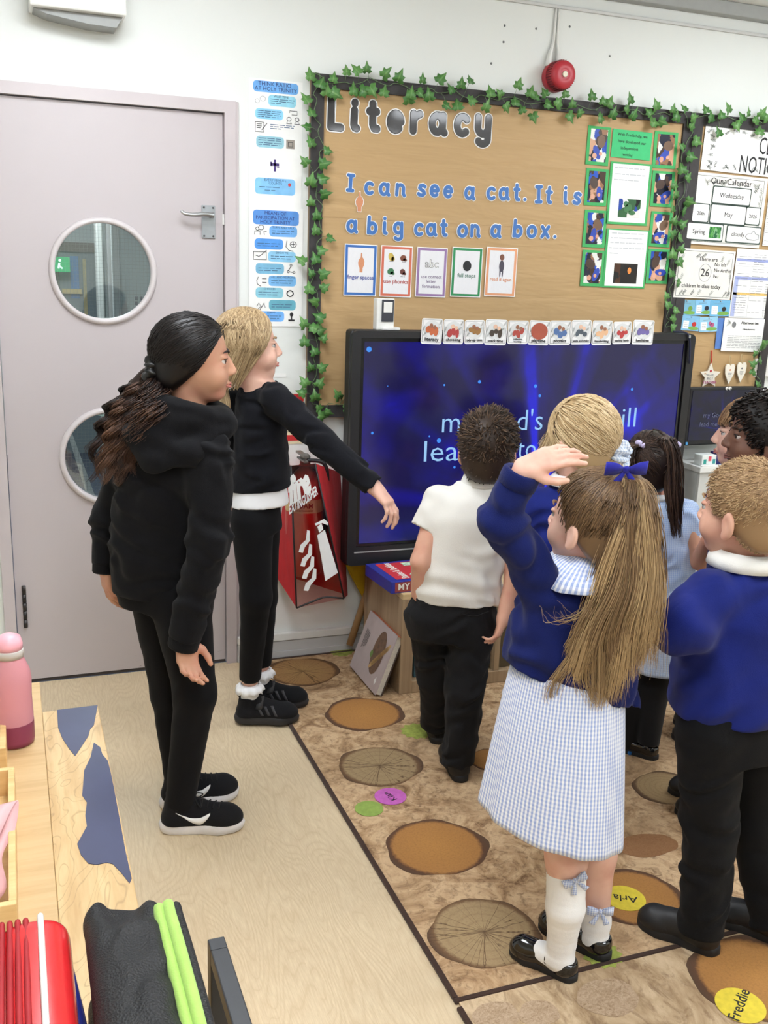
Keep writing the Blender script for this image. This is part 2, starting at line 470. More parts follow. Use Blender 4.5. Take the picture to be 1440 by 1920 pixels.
# display wall with the doorway
DX0, DX1, DZ = -.035, .733, 2.036
me = sheet([(RX0, 0), (DX0-.0395, 0), (DX0-.0395, DZ+.0395), (DX1+.0395, DZ+.0395), (DX1+.0395, 0), (RX1, 0), (RX1, CEIL), (RX0, CEIL)], [], .12)
wb = link('wall_back', xz(me, DW+.06), M_WALL); tag(wb, kind='structure')
for nm, a, b in (('wall_left', (RX0-.1, RY0, 0), (RX0, DW+.12, CEIL)), ('wall_right', (RX1, RY0, 0), (RX1+.1, DW+.12, CEIL)), ('wall_front', (RX0-.1, RY0-.1, 0), (RX1+.1, RY0, CEIL))):
    tag(MB().span(a, b).build(nm, M_WALL), kind='structure')
tag(MB().span((RX0-.1, RY0-.1, CEIL), (RX1+.1, DW+.12, CEIL+.08)).build('ceiling', M_CEIL), kind='structure')
# ceiling edge trim, and the thin batten below it
z1 = 2.515
b = MB(); b.span((RX0+.001, DW-.012, z1-.006), (RX1-.001, DW-.0005, z1+.006), .003)
tag(b.build('trim_2', plain('batten paint', (205, 206, 205), .5, .03)), kind='structure')
b = MB(); b.span((RX0+.001, DW-.05, 2.562), (RX1-.001, DW-.0005, CEIL-.0005), .004)
tag(b.build('trim_3', plain('ceiling trim grey', (158, 160, 158), .5, .03)), kind='structure')
# skirting
b = MB(); b.span((DX1+.0405, DW-.016, .0), (RX1-.001, DW-.0005, .072), .004); b.span((DX1+.0405, DW-.022, .0), (RX1-.001, DW-.0165, .03), .002)
sk = b.build('baseboard_back', M_SKIRT); tag(sk, kind='structure')
b = MB(); b.span((DX1+.0405, DW-.026, .076), (RX1-.001, DW-.0005, .106), .003); b.build('cable_trunking', M_WHITE_PL, sk)

# ------------------------------------------------------------------ ceiling lamps
for i, (lx, ly) in enumerate(LAMP_SPOTS):
    names = ['near the door', 'above the right display board', 'above the camera side left', 'above the camera side right', 'at the back of the room left', 'at the back of the room right']
    t = thing('ceiling_light', 'square white ceiling light panel '+names[i], 'ceiling light', (lx, ly, CEIL), 'ceiling light panels')
    MB().span((lx-.3, ly-.3, CEIL-.02), (lx+.3, ly+.3, CEIL-.001), .004).build('housing', M_WHITE_PL, t)
    MB().span((lx-.28, ly-.28, CEIL-.085), (lx+.28, ly+.28, CEIL-.0205), .01).build('diffuser', (lambda: (emit('lamp diffuser', (244, 249, 255), LAMP_STRENGTH)))(), t)

# ------------------------------------------------------------------ door
WC1 = ((W(93, 508)[0]+W(293, 510)[0])/2, W(193, 509)[2]); WR = .181
WC2 = (WC1[0]+.006, W(205, 763)[2]-WR)
def door_mat():
    t = NT('lilac grey door paint'); v = t.coord(); c = lin(193, 185, 187)
    sc = t.noise(t.coord('Object', (9, 9, 60)), 3, 4, .7)
    x, y, z = t.sep(v)
    low = t.math('MULTIPLY', t.ramp(sc, [(.66, (0, 0, 0)), (.72, (.75, .75, .75))]), t.ramp(z, [(.02, (1, 1, 1)), (.075, (0, 0, 0))]))
    t.base(t.mix(low, t.mix(t.noise(v, 4), c, tuple(q*.97 for q in c[:3])+(1,)), lin(95, 88, 86)))
    t.rough(.36); t.bump(t.noise(v, 120, 3), .06, .001); return t.m
M_DOOR = door_mat()
door = thing('door_1', 'pale lilac grey door with two round windows', 'door', (DX0, DW+.03, 0), kind='structure')
me = sheet([(DX0+.003, .012), (DX1-.003, .012), (DX1-.003, DZ-.004), (DX0+.003, DZ-.004)], [circle(*WC1, WR-.018, 64), circle(*WC2, WR-.018, 64)], .044)
link('door_leaf', xz(me, DW+.028), M_DOOR, door)
M_WINFR = plain('window ring paint', (208, 201, 202), .35, .03)
M_WGLASS = None
def glass_mat(name, tint=(1, 1, 1, 1), rough=.02, alpha=.16):
    t = NT(name); g = t.n('ShaderNodeBsdfGlossy'); g.inputs['Roughness'].default_value = rough
    tr = t.n('ShaderNodeBsdfTransparent'); tr.inputs['Color'].default_value = tint
    fr = t.n('ShaderNodeFresnel'); fr.inputs['IOR'].default_value = 1.45
    mx = t.n('ShaderNodeMixShader'); k = t.math('ADD', t.math('MULTIPLY', fr.outputs[0], .9), alpha-.08, clamp=True)
    t.l(k, mx.inputs[0]); t.l(tr.outputs[0], mx.inputs[1]); t.l(g.outputs[0], mx.inputs[2]); t.l(mx.outputs[0], t.o.inputs['Surface']); return t.m
M_WGLASS = glass_mat('wired window glass', (.86, .92, .92, 1), .03, .15)
M_WIRE = plain('glass wire', (150, 150, 145), .5, .02, metal=.4)
RotX90 = np.array(((1, 0, 0), (0, 0, -1), (0, 1, 0.)))        # lathe axis z -> -y
for (cx, cz) in (WC1, WC2):
    b = MB().lathe([(WR-.02, -.028), (WR-.02, .012), (WR-.012, .018), (WR-.004, .012), (WR, .004), (WR, -.0002), (WR-.018, -.0002)], (cx, DW+.0055, cz), 64, RotX90, caps=False)
    ring = b.build('window_ring', M_WINFR, door)
    b = MB().lathe([(WR-.0205, -.002), (WR-.0205, .002)], (cx, DW+.026, cz), 64, RotX90); b.build('window_glass', M_WGLASS, ring)
    b = MB(); s = .0125; k = int((WR-.022)/s)
    for i in range(-k, k+1):
        q = i*s; hl = math.sqrt(max(0, (WR-.022)**2-q*q))
        if hl < .01: continue
        b.box((cx+q, DW+.030, cz), (.0007, .0007, 2*hl)); b.box((cx, DW+.030, cz+q), (2*hl, .0007, .0007))
    tag(b.build('wire_mesh', M_WIRE, ring), kind='stuff')
# handle
M_CHROME = plain('satin chrome', (196, 200, 204), .28, .03, metal=.95)
hx, hz0, hz1 = W(391, 400)[0], W(391, 447)[2], W(391, 385)[2]
hz = (hz0+hz1)/2
pl = MB().span((hx-.024, DW-.0005, hz0), (hx+.024, DW+.0055, hz1), .002).build('handle_plate', plain('brushed plate', (168, 173, 178), .35, .04, metal=.8), door)
b = MB().tube([(hx+.008, DW, hz+.022), (hx+.008, DW-.03, hz+.022)], .009)
pp = bez([(hx+.012, DW-.034, hz+.022), (hx-.02, DW-.038, hz+.024), (hx-.055, DW-.04, hz+.020), (hx-.088, DW-.038, hz+.022), (hx-.102, DW-.037, hz+.032)], 24)
b.tube(pp, np.linspace(.0095, .005, 24), 12); b.build('lever', M_CHROME, pl)
for sx in (-.016, .016):
    for sz in (hz0+.008, hz1-.008): MB().lathe([(.0035, 0), (.0035, .0012), (.001, .002)], (hx+sx, DW-.0005, sz), 12, RotX90).build('screw', plain('screw dark', (90, 90, 92), .4, .02, metal=.8), pl)
MB().span((DX1-.006, DW+.002, W(416, 415)[2]-.012), (DX1+.002, DW+.02, W(416, 405)[2]+.006), .001).build('latch', M_WHITE_PL, door)
b = MB(); zt, zb = W(3, 1100)[2], W(3, 1180)[2]
for k in range(5):
    z0 = zb+(zt-zb)*k/5; b.lathe([(.007, 0), (.007, (zt-zb)/5-.003)], (DX0+.032, DW-.002, z0), 12)
b.build('hinge', plain('dark steel', (70, 68, 68), .35, .05, metal=.8), door)
MB().span((DX0+.003, DW+.008, .0), (DX1-.003, DW+.05, .0105)).build('gap_shade', plain('door gap shade', (58, 50, 46), .7), door)  # dark strip put in for the shade of the gap under the leaf
# frame
tr = thing('trim_1', 'pale lilac grey door frame', None, (DX1, DW, 0), kind='structure')
o_ = .039
for nm, poly in (('frame_side', [(DX1, 0), (DX1+o_, 0), (DX1+o_, DZ+o_), (DX1, DZ)]), ('frame_side', [(DX0-o_, 0), (DX0, 0), (DX0, DZ), (DX0-o_, DZ+o_)]), ('frame_head', [(DX0, DZ), (DX1, DZ), (DX1+o_, DZ+o_), (DX0-o_, DZ+o_)])):
    MB().prism(poly, DW-.016, DW+.11).build(nm, M_TRIM, tr)
for a_, b_ in (((DX1+o_+.0005, DW-.008, 0), (DX1+o_+.012, DW-.0005, DZ+o_)),): MB().span(a_, b_, .002).build('frame_stop', M_TRIM, tr)

# ------------------------------------------------------------------ corridor beyond the door
CY = 8.2
M_CW = wall_mat('corridor wall', (176, 182, 180))
M_CF = plain('corridor dark carpet', (72, 78, 92), .9, .2, 90, .3, 300)
tag(MB().span((-2.6, DW+.1205, -.08), (2.4, CY, -.001)).build('floor', M_CF), kind='structure')
tag(MB().span((-2.6, CY, 0), (2.4, CY+.1, 2.8)).build('wall_corridor_back', M_CW), kind='structure')
tag(MB().span((-2.7, DW+.1205, 0), (-2.6, CY+.1, 2.8)).build('wall_corridor_left', M_CW), kind='structure')
tag(MB().span((2.4, DW+.1205, 0), (2.5, CY+.1, 2.8)).build('wall_corridor_right', M_CW), kind='structure')
tag(MB().span((-2.7, DW+.1205, 2.8), (2.5, CY+.1, 2.88)).build('ceiling', M_CEIL), kind='structure')
t = thing('ceiling_light', 'unseen corridor ceiling light added to brighten the view beyond the door', 'ceiling light', (.2, 5.9, 2.8), 'ceiling light panels')  # out of view, added only to light the corridor
MB().span((-.3, 5.6, 2.765), (.7, 6.2, 2.799), .004).build('housing', M_WHITE_PL, t)
MB().span((-.27, 5.63, 2.761), (.67, 6.17, 2.7645)).build('diffuser', emit('corridor diffuser', (250, 252, 255), 30), t)
def cpoint(px, py, Y): return W(px, py, Y)
Yc = CY-.05
x0, x1 = W(109, 470, Yc)[0], W(178, 470, Yc)[0]; zt = W(140, 472, Yc)[2]
dr = thing('door_2', 'far corridor doorway with blue panel', 'door', ((x0+x1)/2, CY, 0), kind='structure')
M_DK = plain('brown frame', (104, 96, 90), .6, .05)
MB().span((x0-.06, CY-.04, 0), (x0, CY-.001, zt+.07)).build('frame_side', M_DK, dr); MB().span((x1, CY-.04, 0), (x1+.06, CY-.001, zt+.07)).build('frame_side', M_DK, dr)
MB().span((x0, CY-.04, zt), (x1, CY-.001, zt+.07)).build('frame_head', M_DK, dr)
MB().span((x0, CY-.02, 0), (x1, CY-.001, zt)).build('door_leaf', plain('grey corridor door', (120, 128, 132), .4, .04), dr)
a, c = W(131, 480, Yc), W(150, 560, Yc); MB().span((a[0], CY-.025, c[2]), (c[0], CY-.0205, a[2])).build('blue_panel', plain('blue panel', (92, 128, 178), .4, .1), dr)
a, c = W(155, 485, Yc), W(165, 590, Yc); MB().span((a[0], CY-.027, c[2]), (c[0], CY-.0205, a[2])).build('ochre_panel', plain('ochre panel', (176, 160, 120), .5, .1), dr)
a, c = W(116, 541, Yc), W(154, 551, Yc); MB().span((a[0], CY-.06, c[2]), (c[0], CY-.028, a[2])).build('push_bar', plain('beech rail', (205, 180, 130), .5, .06), dr)
a = W(113, 496, Yc-.2)
t = thing('exit_sign', 'green lit exit sign beyond the round door window', 'sign', (a[0], CY-.14, a[2]))
MB().span((a[0]-.075, CY-.14, a[2]-.055), (a[0]+.075, CY-.001-.04, a[2]+.055), .004).build('sign_box', emit('exit green', (40, 170, 105), .8), t)
b = MB(); b.tube([(a[0]-.01, CY-.142, a[2]-.03), (a[0], CY-.142, a[2]+.01)], .008); b.tube([(a[0], CY-.142, a[2]-.01), (a[0]+.02, CY-.142, a[2]-.03)], .006); b.lathe([(.011, -.002), (.011, .002)], (a[0]+.004, CY-.142, a[2]+.03), 12, RotX90); b.build('running_figure', emit('exit white', (230, 250, 235), 1.0), t)
a, c = W(178, 425, 6.3), W(196, 590, 6.3)
b = MB().span((a[0], 6.25, 0), (c[0], 6.4, 2.7995), .01); tag(b.build('pillar', wall_mat('pillar paint', (205, 205, 200))), 'pale pillar seen through the round door window', 'pillar')
a, c = W(198, 432, 6.7), W(219, 590, 6.7)
t = thing('corridor_frame', 'grey upright door frame seen through round window', 'door frame', ((a[0]+c[0])/2, 6.7, 0))
MB().span((a[0], 6.66, 0), (a[0]+.06, 6.74, 2.5), .004).build('frame_post', plain('grey frame', (150, 148, 146), .5, .04), t); MB().span((c[0], 6.66, 0), (c[0]+.05, 6.74, 2.5), .004).build('frame_post', MATS['grey frame'], t)
MB().span((a[0]+.06, 6.69, .0), (c[0], 6.71, 2.5)).build('dark_panel', plain('dark panel', (98, 102, 104), .35, .05), t)
b = MB().tube([(a[0]-.25, 6.6, 1.93), (a[0]+.02, 6.6, 1.90), (a[0]+.09, 6.65, 1.92)], .012, 8); b.build('door_closer', plain('dark closer', (60, 60, 60), .4), t)
a, c = W(222, 430, 5.6), W(286, 590, 5.6)
t = thing('glazed_screen', 'pale glazed screen beyond the round door window', 'screen', ((a[0]+c[0])/2, 5.6, 0))
MB().span((a[0], 5.58, 0), (c[0]+.25, 5.62, 2.6)).build('pane', plain('pale pane', (190, 202, 202), .3, .06, 3), t)
b = MB().span((a[0]-.04, 5.57, 0), (a[0], 5.63, 2.6), .003); b.build('screen_post', plain('screen post', (206, 208, 206), .4, .03), t)
bb = MB()
for i in range(3):
    for j in range(2):
        q = W(256+i*9, 560+j*9, 5.57); bb.box((q[0], 5.577, q[2]), (.014, .003, .02))
bb.build('printed_notice', plain('print dark', (60, 66, 90), .6), t)
g0, g1 = G(133, 838, .0), G(160, 905, .0)
b = MB(); q = [W(131, 820, 5.2), W(138, 820, 5.2), W(165, 912, 5.2), W(155, 912, 5.2)]
b.prism([(p[0], p[2]) for p in q], 5.19, 5.21); b.span((q[0][0]-.25, 5.19, .001), (q[0][0]+.3, 5.21, .28)) if False else None
t = thing('folded_easel', 'white slanted easel leg behind lower round window', 'easel', (q[2][0], 5.2, 0))
MB().prism([(q[0][0]-.03, q[0][2]+.1), (q[1][0]-.03, q[1][2]+.1), (q[3][0]+.16, 0.0), (q[3][0]+.1, 0.0)], 5.19, 5.21).build('leg', M_WHITE_PL, t)
MB().prism([(q[0][0]+.27, .80), (q[0][0]+.37, .80), (q[0][0]+.37, .70), (q[0][0]+.14, .755), (q[0][0]+.31, .745)], 5.185, 5.2).build('paper_scrap', plain('pale green paper', (205, 220, 205), .6), t)
MB().prism([(q[0][0]-.5, .92), (q[0][0]+.8, .90), (q[0][0]+.8, .885), (q[0][0]-.5, .905)], 5.19, 5.21).build('cross_rail', plain('grey rail', (140, 142, 144), .5), t)

# ------------------------------------------------------------------ wall box at the upper left
a, c = W(55, 12, DW-.10), W(236, 38, DW-.10)
t = thing('wall_unit', 'white box unit on the wall above the door', 'wall unit', ((a[0]+c[0])/2, DW-.1, 2.4))
zc = W(236, 40, DW-.10)[2]
MB().span((a[0], DW-.13, zc+.01), (c[0], DW-.0005, CEIL-.06), .006).build('casing', M_WHITE_PL, t)
pts = [(a[0]+.01, zc+.0095), (a[0]+.05, zc-.004), ((a[0]+c[0])/2+.03, zc-.02), (c[0]-.03, zc-.022), (c[0]-.01, zc+.0095)]
MB().prism([(p[0], p[1]) for p in pts], DW-.10, DW-.0005).build('underside', plain('grey plastic', (150, 152, 150), .5, .03), t)
# ================================================================== DISPLAY WALL
M_BLK = plain('black display border', (54, 51, 52), .7, .15, 40, .3, 120)
def kraft_mat():
    t = NT('brown backing paper'); v = t.coord()
    f = t.noise(t.coord('Object', (.6, 1, 3.2)), 5, 3, .5, .5)
    t.base(t.mix(t.noise(t.coord('Object', (4, 1, 60)), 2, 3), lin(190, 158, 112), lin(178, 146, 102)))
    t.rough(.62); t.bump(f, .35, .02); return t.m
M_KRAFT = kraft_mat()
BX0, BXD0, BXD1 = 1.04, 2.618, 2.664
BZ0, BZ1 = .972, 2.19; FW = .046
BX1 = W(1428, 690)[0]
YB = DW-.022                                   # board face
def board(name, label, x0, x1, z0, z1, seams):
    t = thing(name, label, 'display board', ((x0+x1)/2, DW, z0))
    MB().span((x0, DW-.018, z0), (x1, DW-.0005, z1)).build('backing', plain('board core', (140, 120, 95), .8), t)
    zs = [z0+.01]+seams+[z1-.01]
    for i in range(len(zs)-1):
        MB().span((x0+.01, DW-.0195-.0012*i, zs[i]-(.015 if i else 0)), (x1-.01, DW-.0181-.0012*i, zs[i+1])).build('backing_paper', M_KRAFT, t)
    for nm, poly in (('border_top', [(x0, z1), (x1, z1), (x1-FW, z1-FW), (x0+FW, z1-FW)]), ('border_bottom', [(x0, z0), (x1, z0), (x1-FW, z0+FW), (x0+FW, z0+FW)]),
                     ('border_left', [(x0, z0), (x0+FW, z0+FW), (x0+FW, z1-FW), (x0, z1)]), ('border_right', [(x1, z0), (x1-FW, z0+FW), (x1-FW, z1-FW), (x1, z1)])):
        MB().prism(poly, DW-.030, DW-.0185).build(nm, M_BLK, t)
    return t
zseam = W(700, 404)[2]
board('display_board', 'large brown paper literacy display board with black border and ivy', BX0, BXD1-.006, BZ0, BZ1, [zseam])
board('display_board', 'brown paper notice board at right with black border', BXD1-.004, BX1, BZ0, BZ1, [])

# ------------------------------------------------------------------ cut-out letters (drawn with a round pen)
def arc(cx, cy, rx, ry, a0, a1, n=14): return [(cx+rx*math.cos(math.radians(a0+(a1-a0)*i/n)), cy+ry*math.sin(math.radians(a0+(a1-a0)*i/n))) for i in range(n+1)]
GL = {
 'L': ([[(0, 1.55), (0, 0), (.62, 0)]], .8), 'i': ([[(0.05, 1), (.05, .2), (.12, .03), (.24, 0)], [(.05, 1.42), (.05, 1.44)]], .4),
 't': ([[(.2, 1.42), (.2, .25), (.3, .03), (.48, .02)], [(0, 1.0), (.45, 1.0)]], .62), 'e': ([[(.05, .52), (.72, .52)]+arc(.4, .5, .36, .48, 5, 312)], .88),
 'r': ([[(0, 1), (0, 0)], [(0, .55), (.12, .85), (.42, 1.0)]], .6), 'a': ([arc(.37, .5, .36, .5, 0, 360), [(.74, 1), (.74, .15), (.88, 0)]], 1.0),
 'c': ([arc(.4, .5, .38, .5, 48, 312)], .82), 'y': ([[(0, 1), (0, .42)]+arc(.36, .42, .36, .4, 180, 360)+[(.72, 1)], [(.72, .6), (.72, -.3)]+arc(.38, -.3, .34, .28, 0, -150)], .98),
 'I': ([[(.25, 1.45), (.25, 0)], [(0, 1.45), (.5, 1.45)], [(0, 0), (.5, 0)]], .66), 'n': ([[(0, 1), (0, 0)], [(0, .5)]+arc(.33, .6, .33, .4, 170, 0)+[(.66, .15), (.78, 0)]], .92),
 's': ([[(.62, .88), (.42, 1.0), (.15, .93), (.08, .72), (.3, .54), (.52, .42), (.6, .22), (.4, .02), (.1, .06), (0, .16)]], .74), 'o': ([arc(.4, .5, .4, .5, 0, 360)], .94),
 'b': ([[(0, 1.5), (0, 0)], arc(.36, .48, .36, .48, 0, 360)], .88), 'g': ([arc(.36, .52, .36, .48, 0, 360), [(.72, 1), (.72, -.3)]+arc(.38, -.3, .34, .28, 0, -150)], .94),
 'x': ([[(0, 1), (.66, 0)], [(.66, 1), (0, 0)]], .8), '.': ([[(.05, .05), (.06, .05)]], .3)}
_gc = {}
def glyph(ch, pen, hs=1.0):
    key = (ch, round(pen, 3), hs)
    if key in _gc: return _gc[key]
    h = .03; P = [np.array(s, float)*np.array((hs, 1)) for s in GL[ch][0]]; allp = np.vstack(P)
    f = Field((allp[:, 0].min()-pen-.1, allp[:, 1].min()-pen-.1, -.09), (allp[:, 0].max()+pen+.1, allp[:, 1].max()+pen+.1, .09), h)
    for s in P:
        for i in range(len(s)-1): f.cone((*s[i], 0), (*s[i+1], 0), pen, pen, 0)
    mid = len(f.ax[2])//2; d2 = f.f[:, :, mid][:, :, None]
    f.f = np.maximum(d2, np.abs(f.ax[2])[None, None, :]-.045).astype(np.float32)
    me = f.mesh(0); vs = np.array([v.co for v in me.vertices]); fs = [tuple(p.vertices) for p in me.polygons]; bpy.data.meshes.remove(me)
    _gc[key] = (vs, fs); return _gc[key]
def lam(name, rgb):
    t = NT(name); v = t.coord(); c = lin(*rgb); t.base(c); t.rough(.4)
    t.bump(t.noise(v, 30, 2), .35, .004); t.b.inputs['Coat Weight'].default_value = .45; t.b.inputs['Coat Roughness'].default_value = .06; return t.m
M_LBLK, M_LBLUE, M_LWHITE = lam('laminated black card', (24, 21, 23)), lam('laminated blue card', (52, 108, 180)), lam('laminated white card', (236, 236, 236))
ORD = ['first', 'second', 'third', 'fourth', 'fifth', 'sixth', 'seventh', 'eighth', 'last']
def word(s, px0, px1, b0, b1, xh, pen, mat, border, labelf, group, hs=1.0):
    A, B = W(px0, b0, YB), W(px1, b1, YB); k = xh*mpp(A); full = pen+border
    ext = [(min(p[0] for st in GL[c][0] for p in st), max(p[0] for st in GL[c][0] for p in st)) for c in s]
    wid = [(e[1]-e[0])*hs*k+2*full*k for e in ext]; gap = (B[0]-A[0]-sum(wid))/max(1, len(s)-1) if len(s) > 1 else 0; xl = A[0]
    for i, ch in enumerate(s):
        x = xl+full*k-ext[i][0]*hs*k; f = (xl-A[0])/(B[0]-A[0]); z = A[2]+f*(B[2]-A[2])
        t = thing('cutout_letter', labelf(ch, i), 'letter', (x, YB, z), group)
        ang = random.uniform(-.05, .05)
        for nm, pn, mt, y in (('border', pen+border, M_LWHITE, YB-.0005), ('face', pen, mat, YB-.0025)):
            vs, fs = glyph(ch, pn, hs); m = MB(); u = np.array((math.cos(ang), 0, math.sin(ang))); v = np.array((-math.sin(ang), 0, math.cos(ang)))
            m.add([np.array((x, y, z))+u*p[0]*k+v*p[1]*k+np.array((0, -1, 0))*(p[2]*.02) for p in vs], fs); m.build(nm, mt, t)
        xl += wid[i]+gap
word('Literacy', 611, 922, 237, 252, 31, .235, M_LBLK, .065, lambda c, i: 'large black cut-out letter %s, %s in the display heading' % (c, ORD[i]), 'black heading letters', 1.0)
for s, x0, x1, y0, y1, wl in (('I', 647, 668, 361, 362, 'I'), ('can', 681, 762, 367, 371, 'can'), ('see', 780, 850, 371, 374, 'see'), ('a', 868, 893, 376, 377, 'a'), ('cat.', 910, 988, 377, 380, 'cat'), ('It', 1001, 1036, 383, 384, 'It'), ('is', 1055, 1090, 385, 387, 'is')):
    word(s, x0, x1, y0-5, y1-5, 18.5, .175, M_LBLUE, .075, lambda c, i, wl=wl: 'blue cut-out %s, %s character of word %s on upper line' % ('full stop' if c == '.' else 'letter '+c, ORD[i], wl), 'blue sentence letters', 1.08)
for s, x0, x1, y0, y1, wl in (('a', 647, 673, 438, 439, 'a before big'), ('big', 686, 757, 441, 443, 'big'), ('cat', 774, 840, 444, 446, 'cat'), ('on', 855, 902, 447, 447, 'on'), ('a', 917, 944, 447, 448, 'a before box'), ('box.', 959, 1044, 447, 450, 'box')):
    word(s, x0, x1, y0-5, y1-5, 18.5, .175, M_LBLUE, .075, lambda c, i, wl=wl: 'blue cut-out %s, %s character of word %s on lower line' % ('full stop' if c == '.' else 'letter '+c, ORD[i], wl), 'blue sentence letters', 1.08)

# ------------------------------------------------------------------ flat cards and sheets
def pcard(name, label, cat, px0, py0, px1, py1, mat, Y=None, thick=.0012, group=None, rad=0, tilt=0):
    """a sheet of paper on the wall between two opposite pixel corners; returns thing, frame function"""
    Y = YB-.001 if Y is None else Y
    a, b = W((px0+px1)/2, py0, Y), W((px0+px1)/2, py1, Y); l, r = W(px0, (py0+py1)/2, Y), W(px1, (py0+py1)/2, Y)
    cx, cz = (l[0]+r[0])/2, (a[2]+b[2])/2; w, h = (r[0]-l[0]), (a[2]-b[2])
    t = thing(name, label, cat, (cx, Y, cz), group)
    tl = math.radians(tilt); u = np.array((math.cos(tl), 0, math.sin(tl))); v = np.array((-math.sin(tl), 0, math.cos(tl)))
    def fr(s, q, e=0): return np.array((cx, Y-thick-e, cz))+u*(s-.5)*w+v*(q-.5)*h     # s,q in 0..1 from lower left
    t_ = (cx, Y, cz, w, h, u, v)
    poly = rrect(-w/2, -h/2, w/2, h/2, rad) if rad else [(-w/2, -h/2), (w/2, -h/2), (w/2, h/2), (-w/2, h/2)]
    slab(t, 'sheet', poly, mat, fr, w, h, 0, thick, centred=True)
    return t, fr, w, h, u, v
def slab(t, name, poly, mat, fr, w, h, e0, thick, centred=False):
    """outline in metres (centred) or in 0..1 units; front at e0"""
    m = MB(); n = len(poly)
    pts = [(p[0]/w+.5, p[1]/h+.5) if centred else p for p in poly]
    front = [fr(p[0], p[1], e0) for p in pts]; back = [q+np.array((0, thick, 0)) for q in front]
    m.add(front+back, [tuple(range(n)), tuple(range(2*n-1, n-1, -1))]+[((i+1) % n, i, i+n, (i+1) % n+n) for i in range(n)])
    return m.build(name, mat, t)
def rect(t, name, s0, q0, s1, q1, mat, c, e=.0004, rad=0):
    tt, fr, w, h, u, v = c
    poly = [(s0, q0), (s1, q0), (s1, q1), (s0, q1)]
    if rad: poly = [(x/w, y/h) for x, y in rrect(s0*w, q0*h, s1*w, q1*h, rad, 3)]
    return slab(t, name, poly, mat, fr, w, h, e, .0003)
def lines(t, name, items, mat, c, e=.0006):
    """items: (text, s, q, size in metres, align, bold)"""
    tt, fr, w, h, u, v = c; o = None
    for (s, x, q, size, al, bo) in items:
        m = MB()
        vs, fs = text_polys(s, size, bo, al); tw = (vs[:, 0].max()-vs[:, 0].min()) if len(vs) else 0; lim = w*(min(x, 1-x)*2-.10 if al == 'CENTER' else 1-x-.03)
        if tw > lim > 0: vs = vs*np.array((lim/tw, .5+.5*lim/tw, 1))
        place(m, vs, fs, fr(x, q, e), u, v); o = m.build(name, mat, t)
    return o
def scrib(t, name, rows, mat, c, e=.0005, th=.0011, seed=0):
    """rows of tiny unreadable print: (s0, s1, q)"""
    tt, fr, w, h, u, v = c; m = MB(); r = random.Random(seed)
    for (s0, s1, q) in rows:
        s = s0
        while s < s1-.01:
            l = min(r.uniform(.05, .16), s1-s); a, b = fr(s, q, e), fr(s+l, q, e)
            m.add([a, b, b+v*th, a+v*th], [(0, 1, 2, 3)]); s += l+.018
    return tag(m.build(name, mat, t), kind='stuff')
M_PAPER = plain('white paper', (238, 238, 236), .5, .02)
M_PAPER2 = plain('cream paper', (228, 226, 220), .5, .03)
M_INK = plain('black ink', (30, 30, 34), .6, .02); M_GREY = plain('grey print', (120, 122, 126), .6, .02); M_PALE = plain('pale pencil', (196, 198, 202), .7, .02)
M_GREEN = plain('green sugar paper', (72, 172, 100), .8, .06, 60)
M_INKBLUE = plain('navy print', (40, 52, 120), .6, .02)
def col(name, rgb, r=.5): return plain(name, rgb, r, .05)
def photo_mat(name, stops, scale=9, seed=0):
    t = NT(name); v = t.coord('Object', (1, 1, 1)); vo = t.n('ShaderNodeTexVoronoi'); vo.inputs['Scale'].default_value = scale*6; vo.inputs['Randomness'].default_value = 1
    mp = t.n('ShaderNodeMapping'); mp.inputs['Location'].default_value = (seed*1.7, 0, seed*.9); mp.inputs['Rotation'].default_value = (0, seed, 0); mp.inputs['Scale'].default_value = (1, 1, .55)
    w = t.n('ShaderNodeTexNoise'); w.inputs['Scale'].default_value = 40; t.l(v, w.inputs['Vector'])
    mx = t.mix(.03, v, w.outputs['Color']); t.l(mx, mp.inputs[0]); t.l(mp.outputs[0], vo.inputs['Vector'])
    sp = t.n('ShaderNodeSeparateColor'); t.l(vo.outputs['Color'], sp.inputs[0])
    n = len(stops); t.base(t.ramp(sp.outputs[0], [(i/n, lin(*c)) for i, c in enumerate(stops)], 'CONSTANT')); t.rough(.25); return t.m
def blob(m, c, s, q, rx, ry, e, ang=0, n=18):
    tt, fr, w, h, u, v = c; o = fr(s, q, e); ca, sa = math.cos(ang), math.sin(ang)
    pts = []
    for k in range(n):
        a = 2*PI*k/n; x, y = rx*math.cos(a), ry*math.sin(a); pts.append(o+u*(x*ca-y*sa)+v*(x*sa+y*ca))
    m.add(pts, [tuple(range(n))]); return m

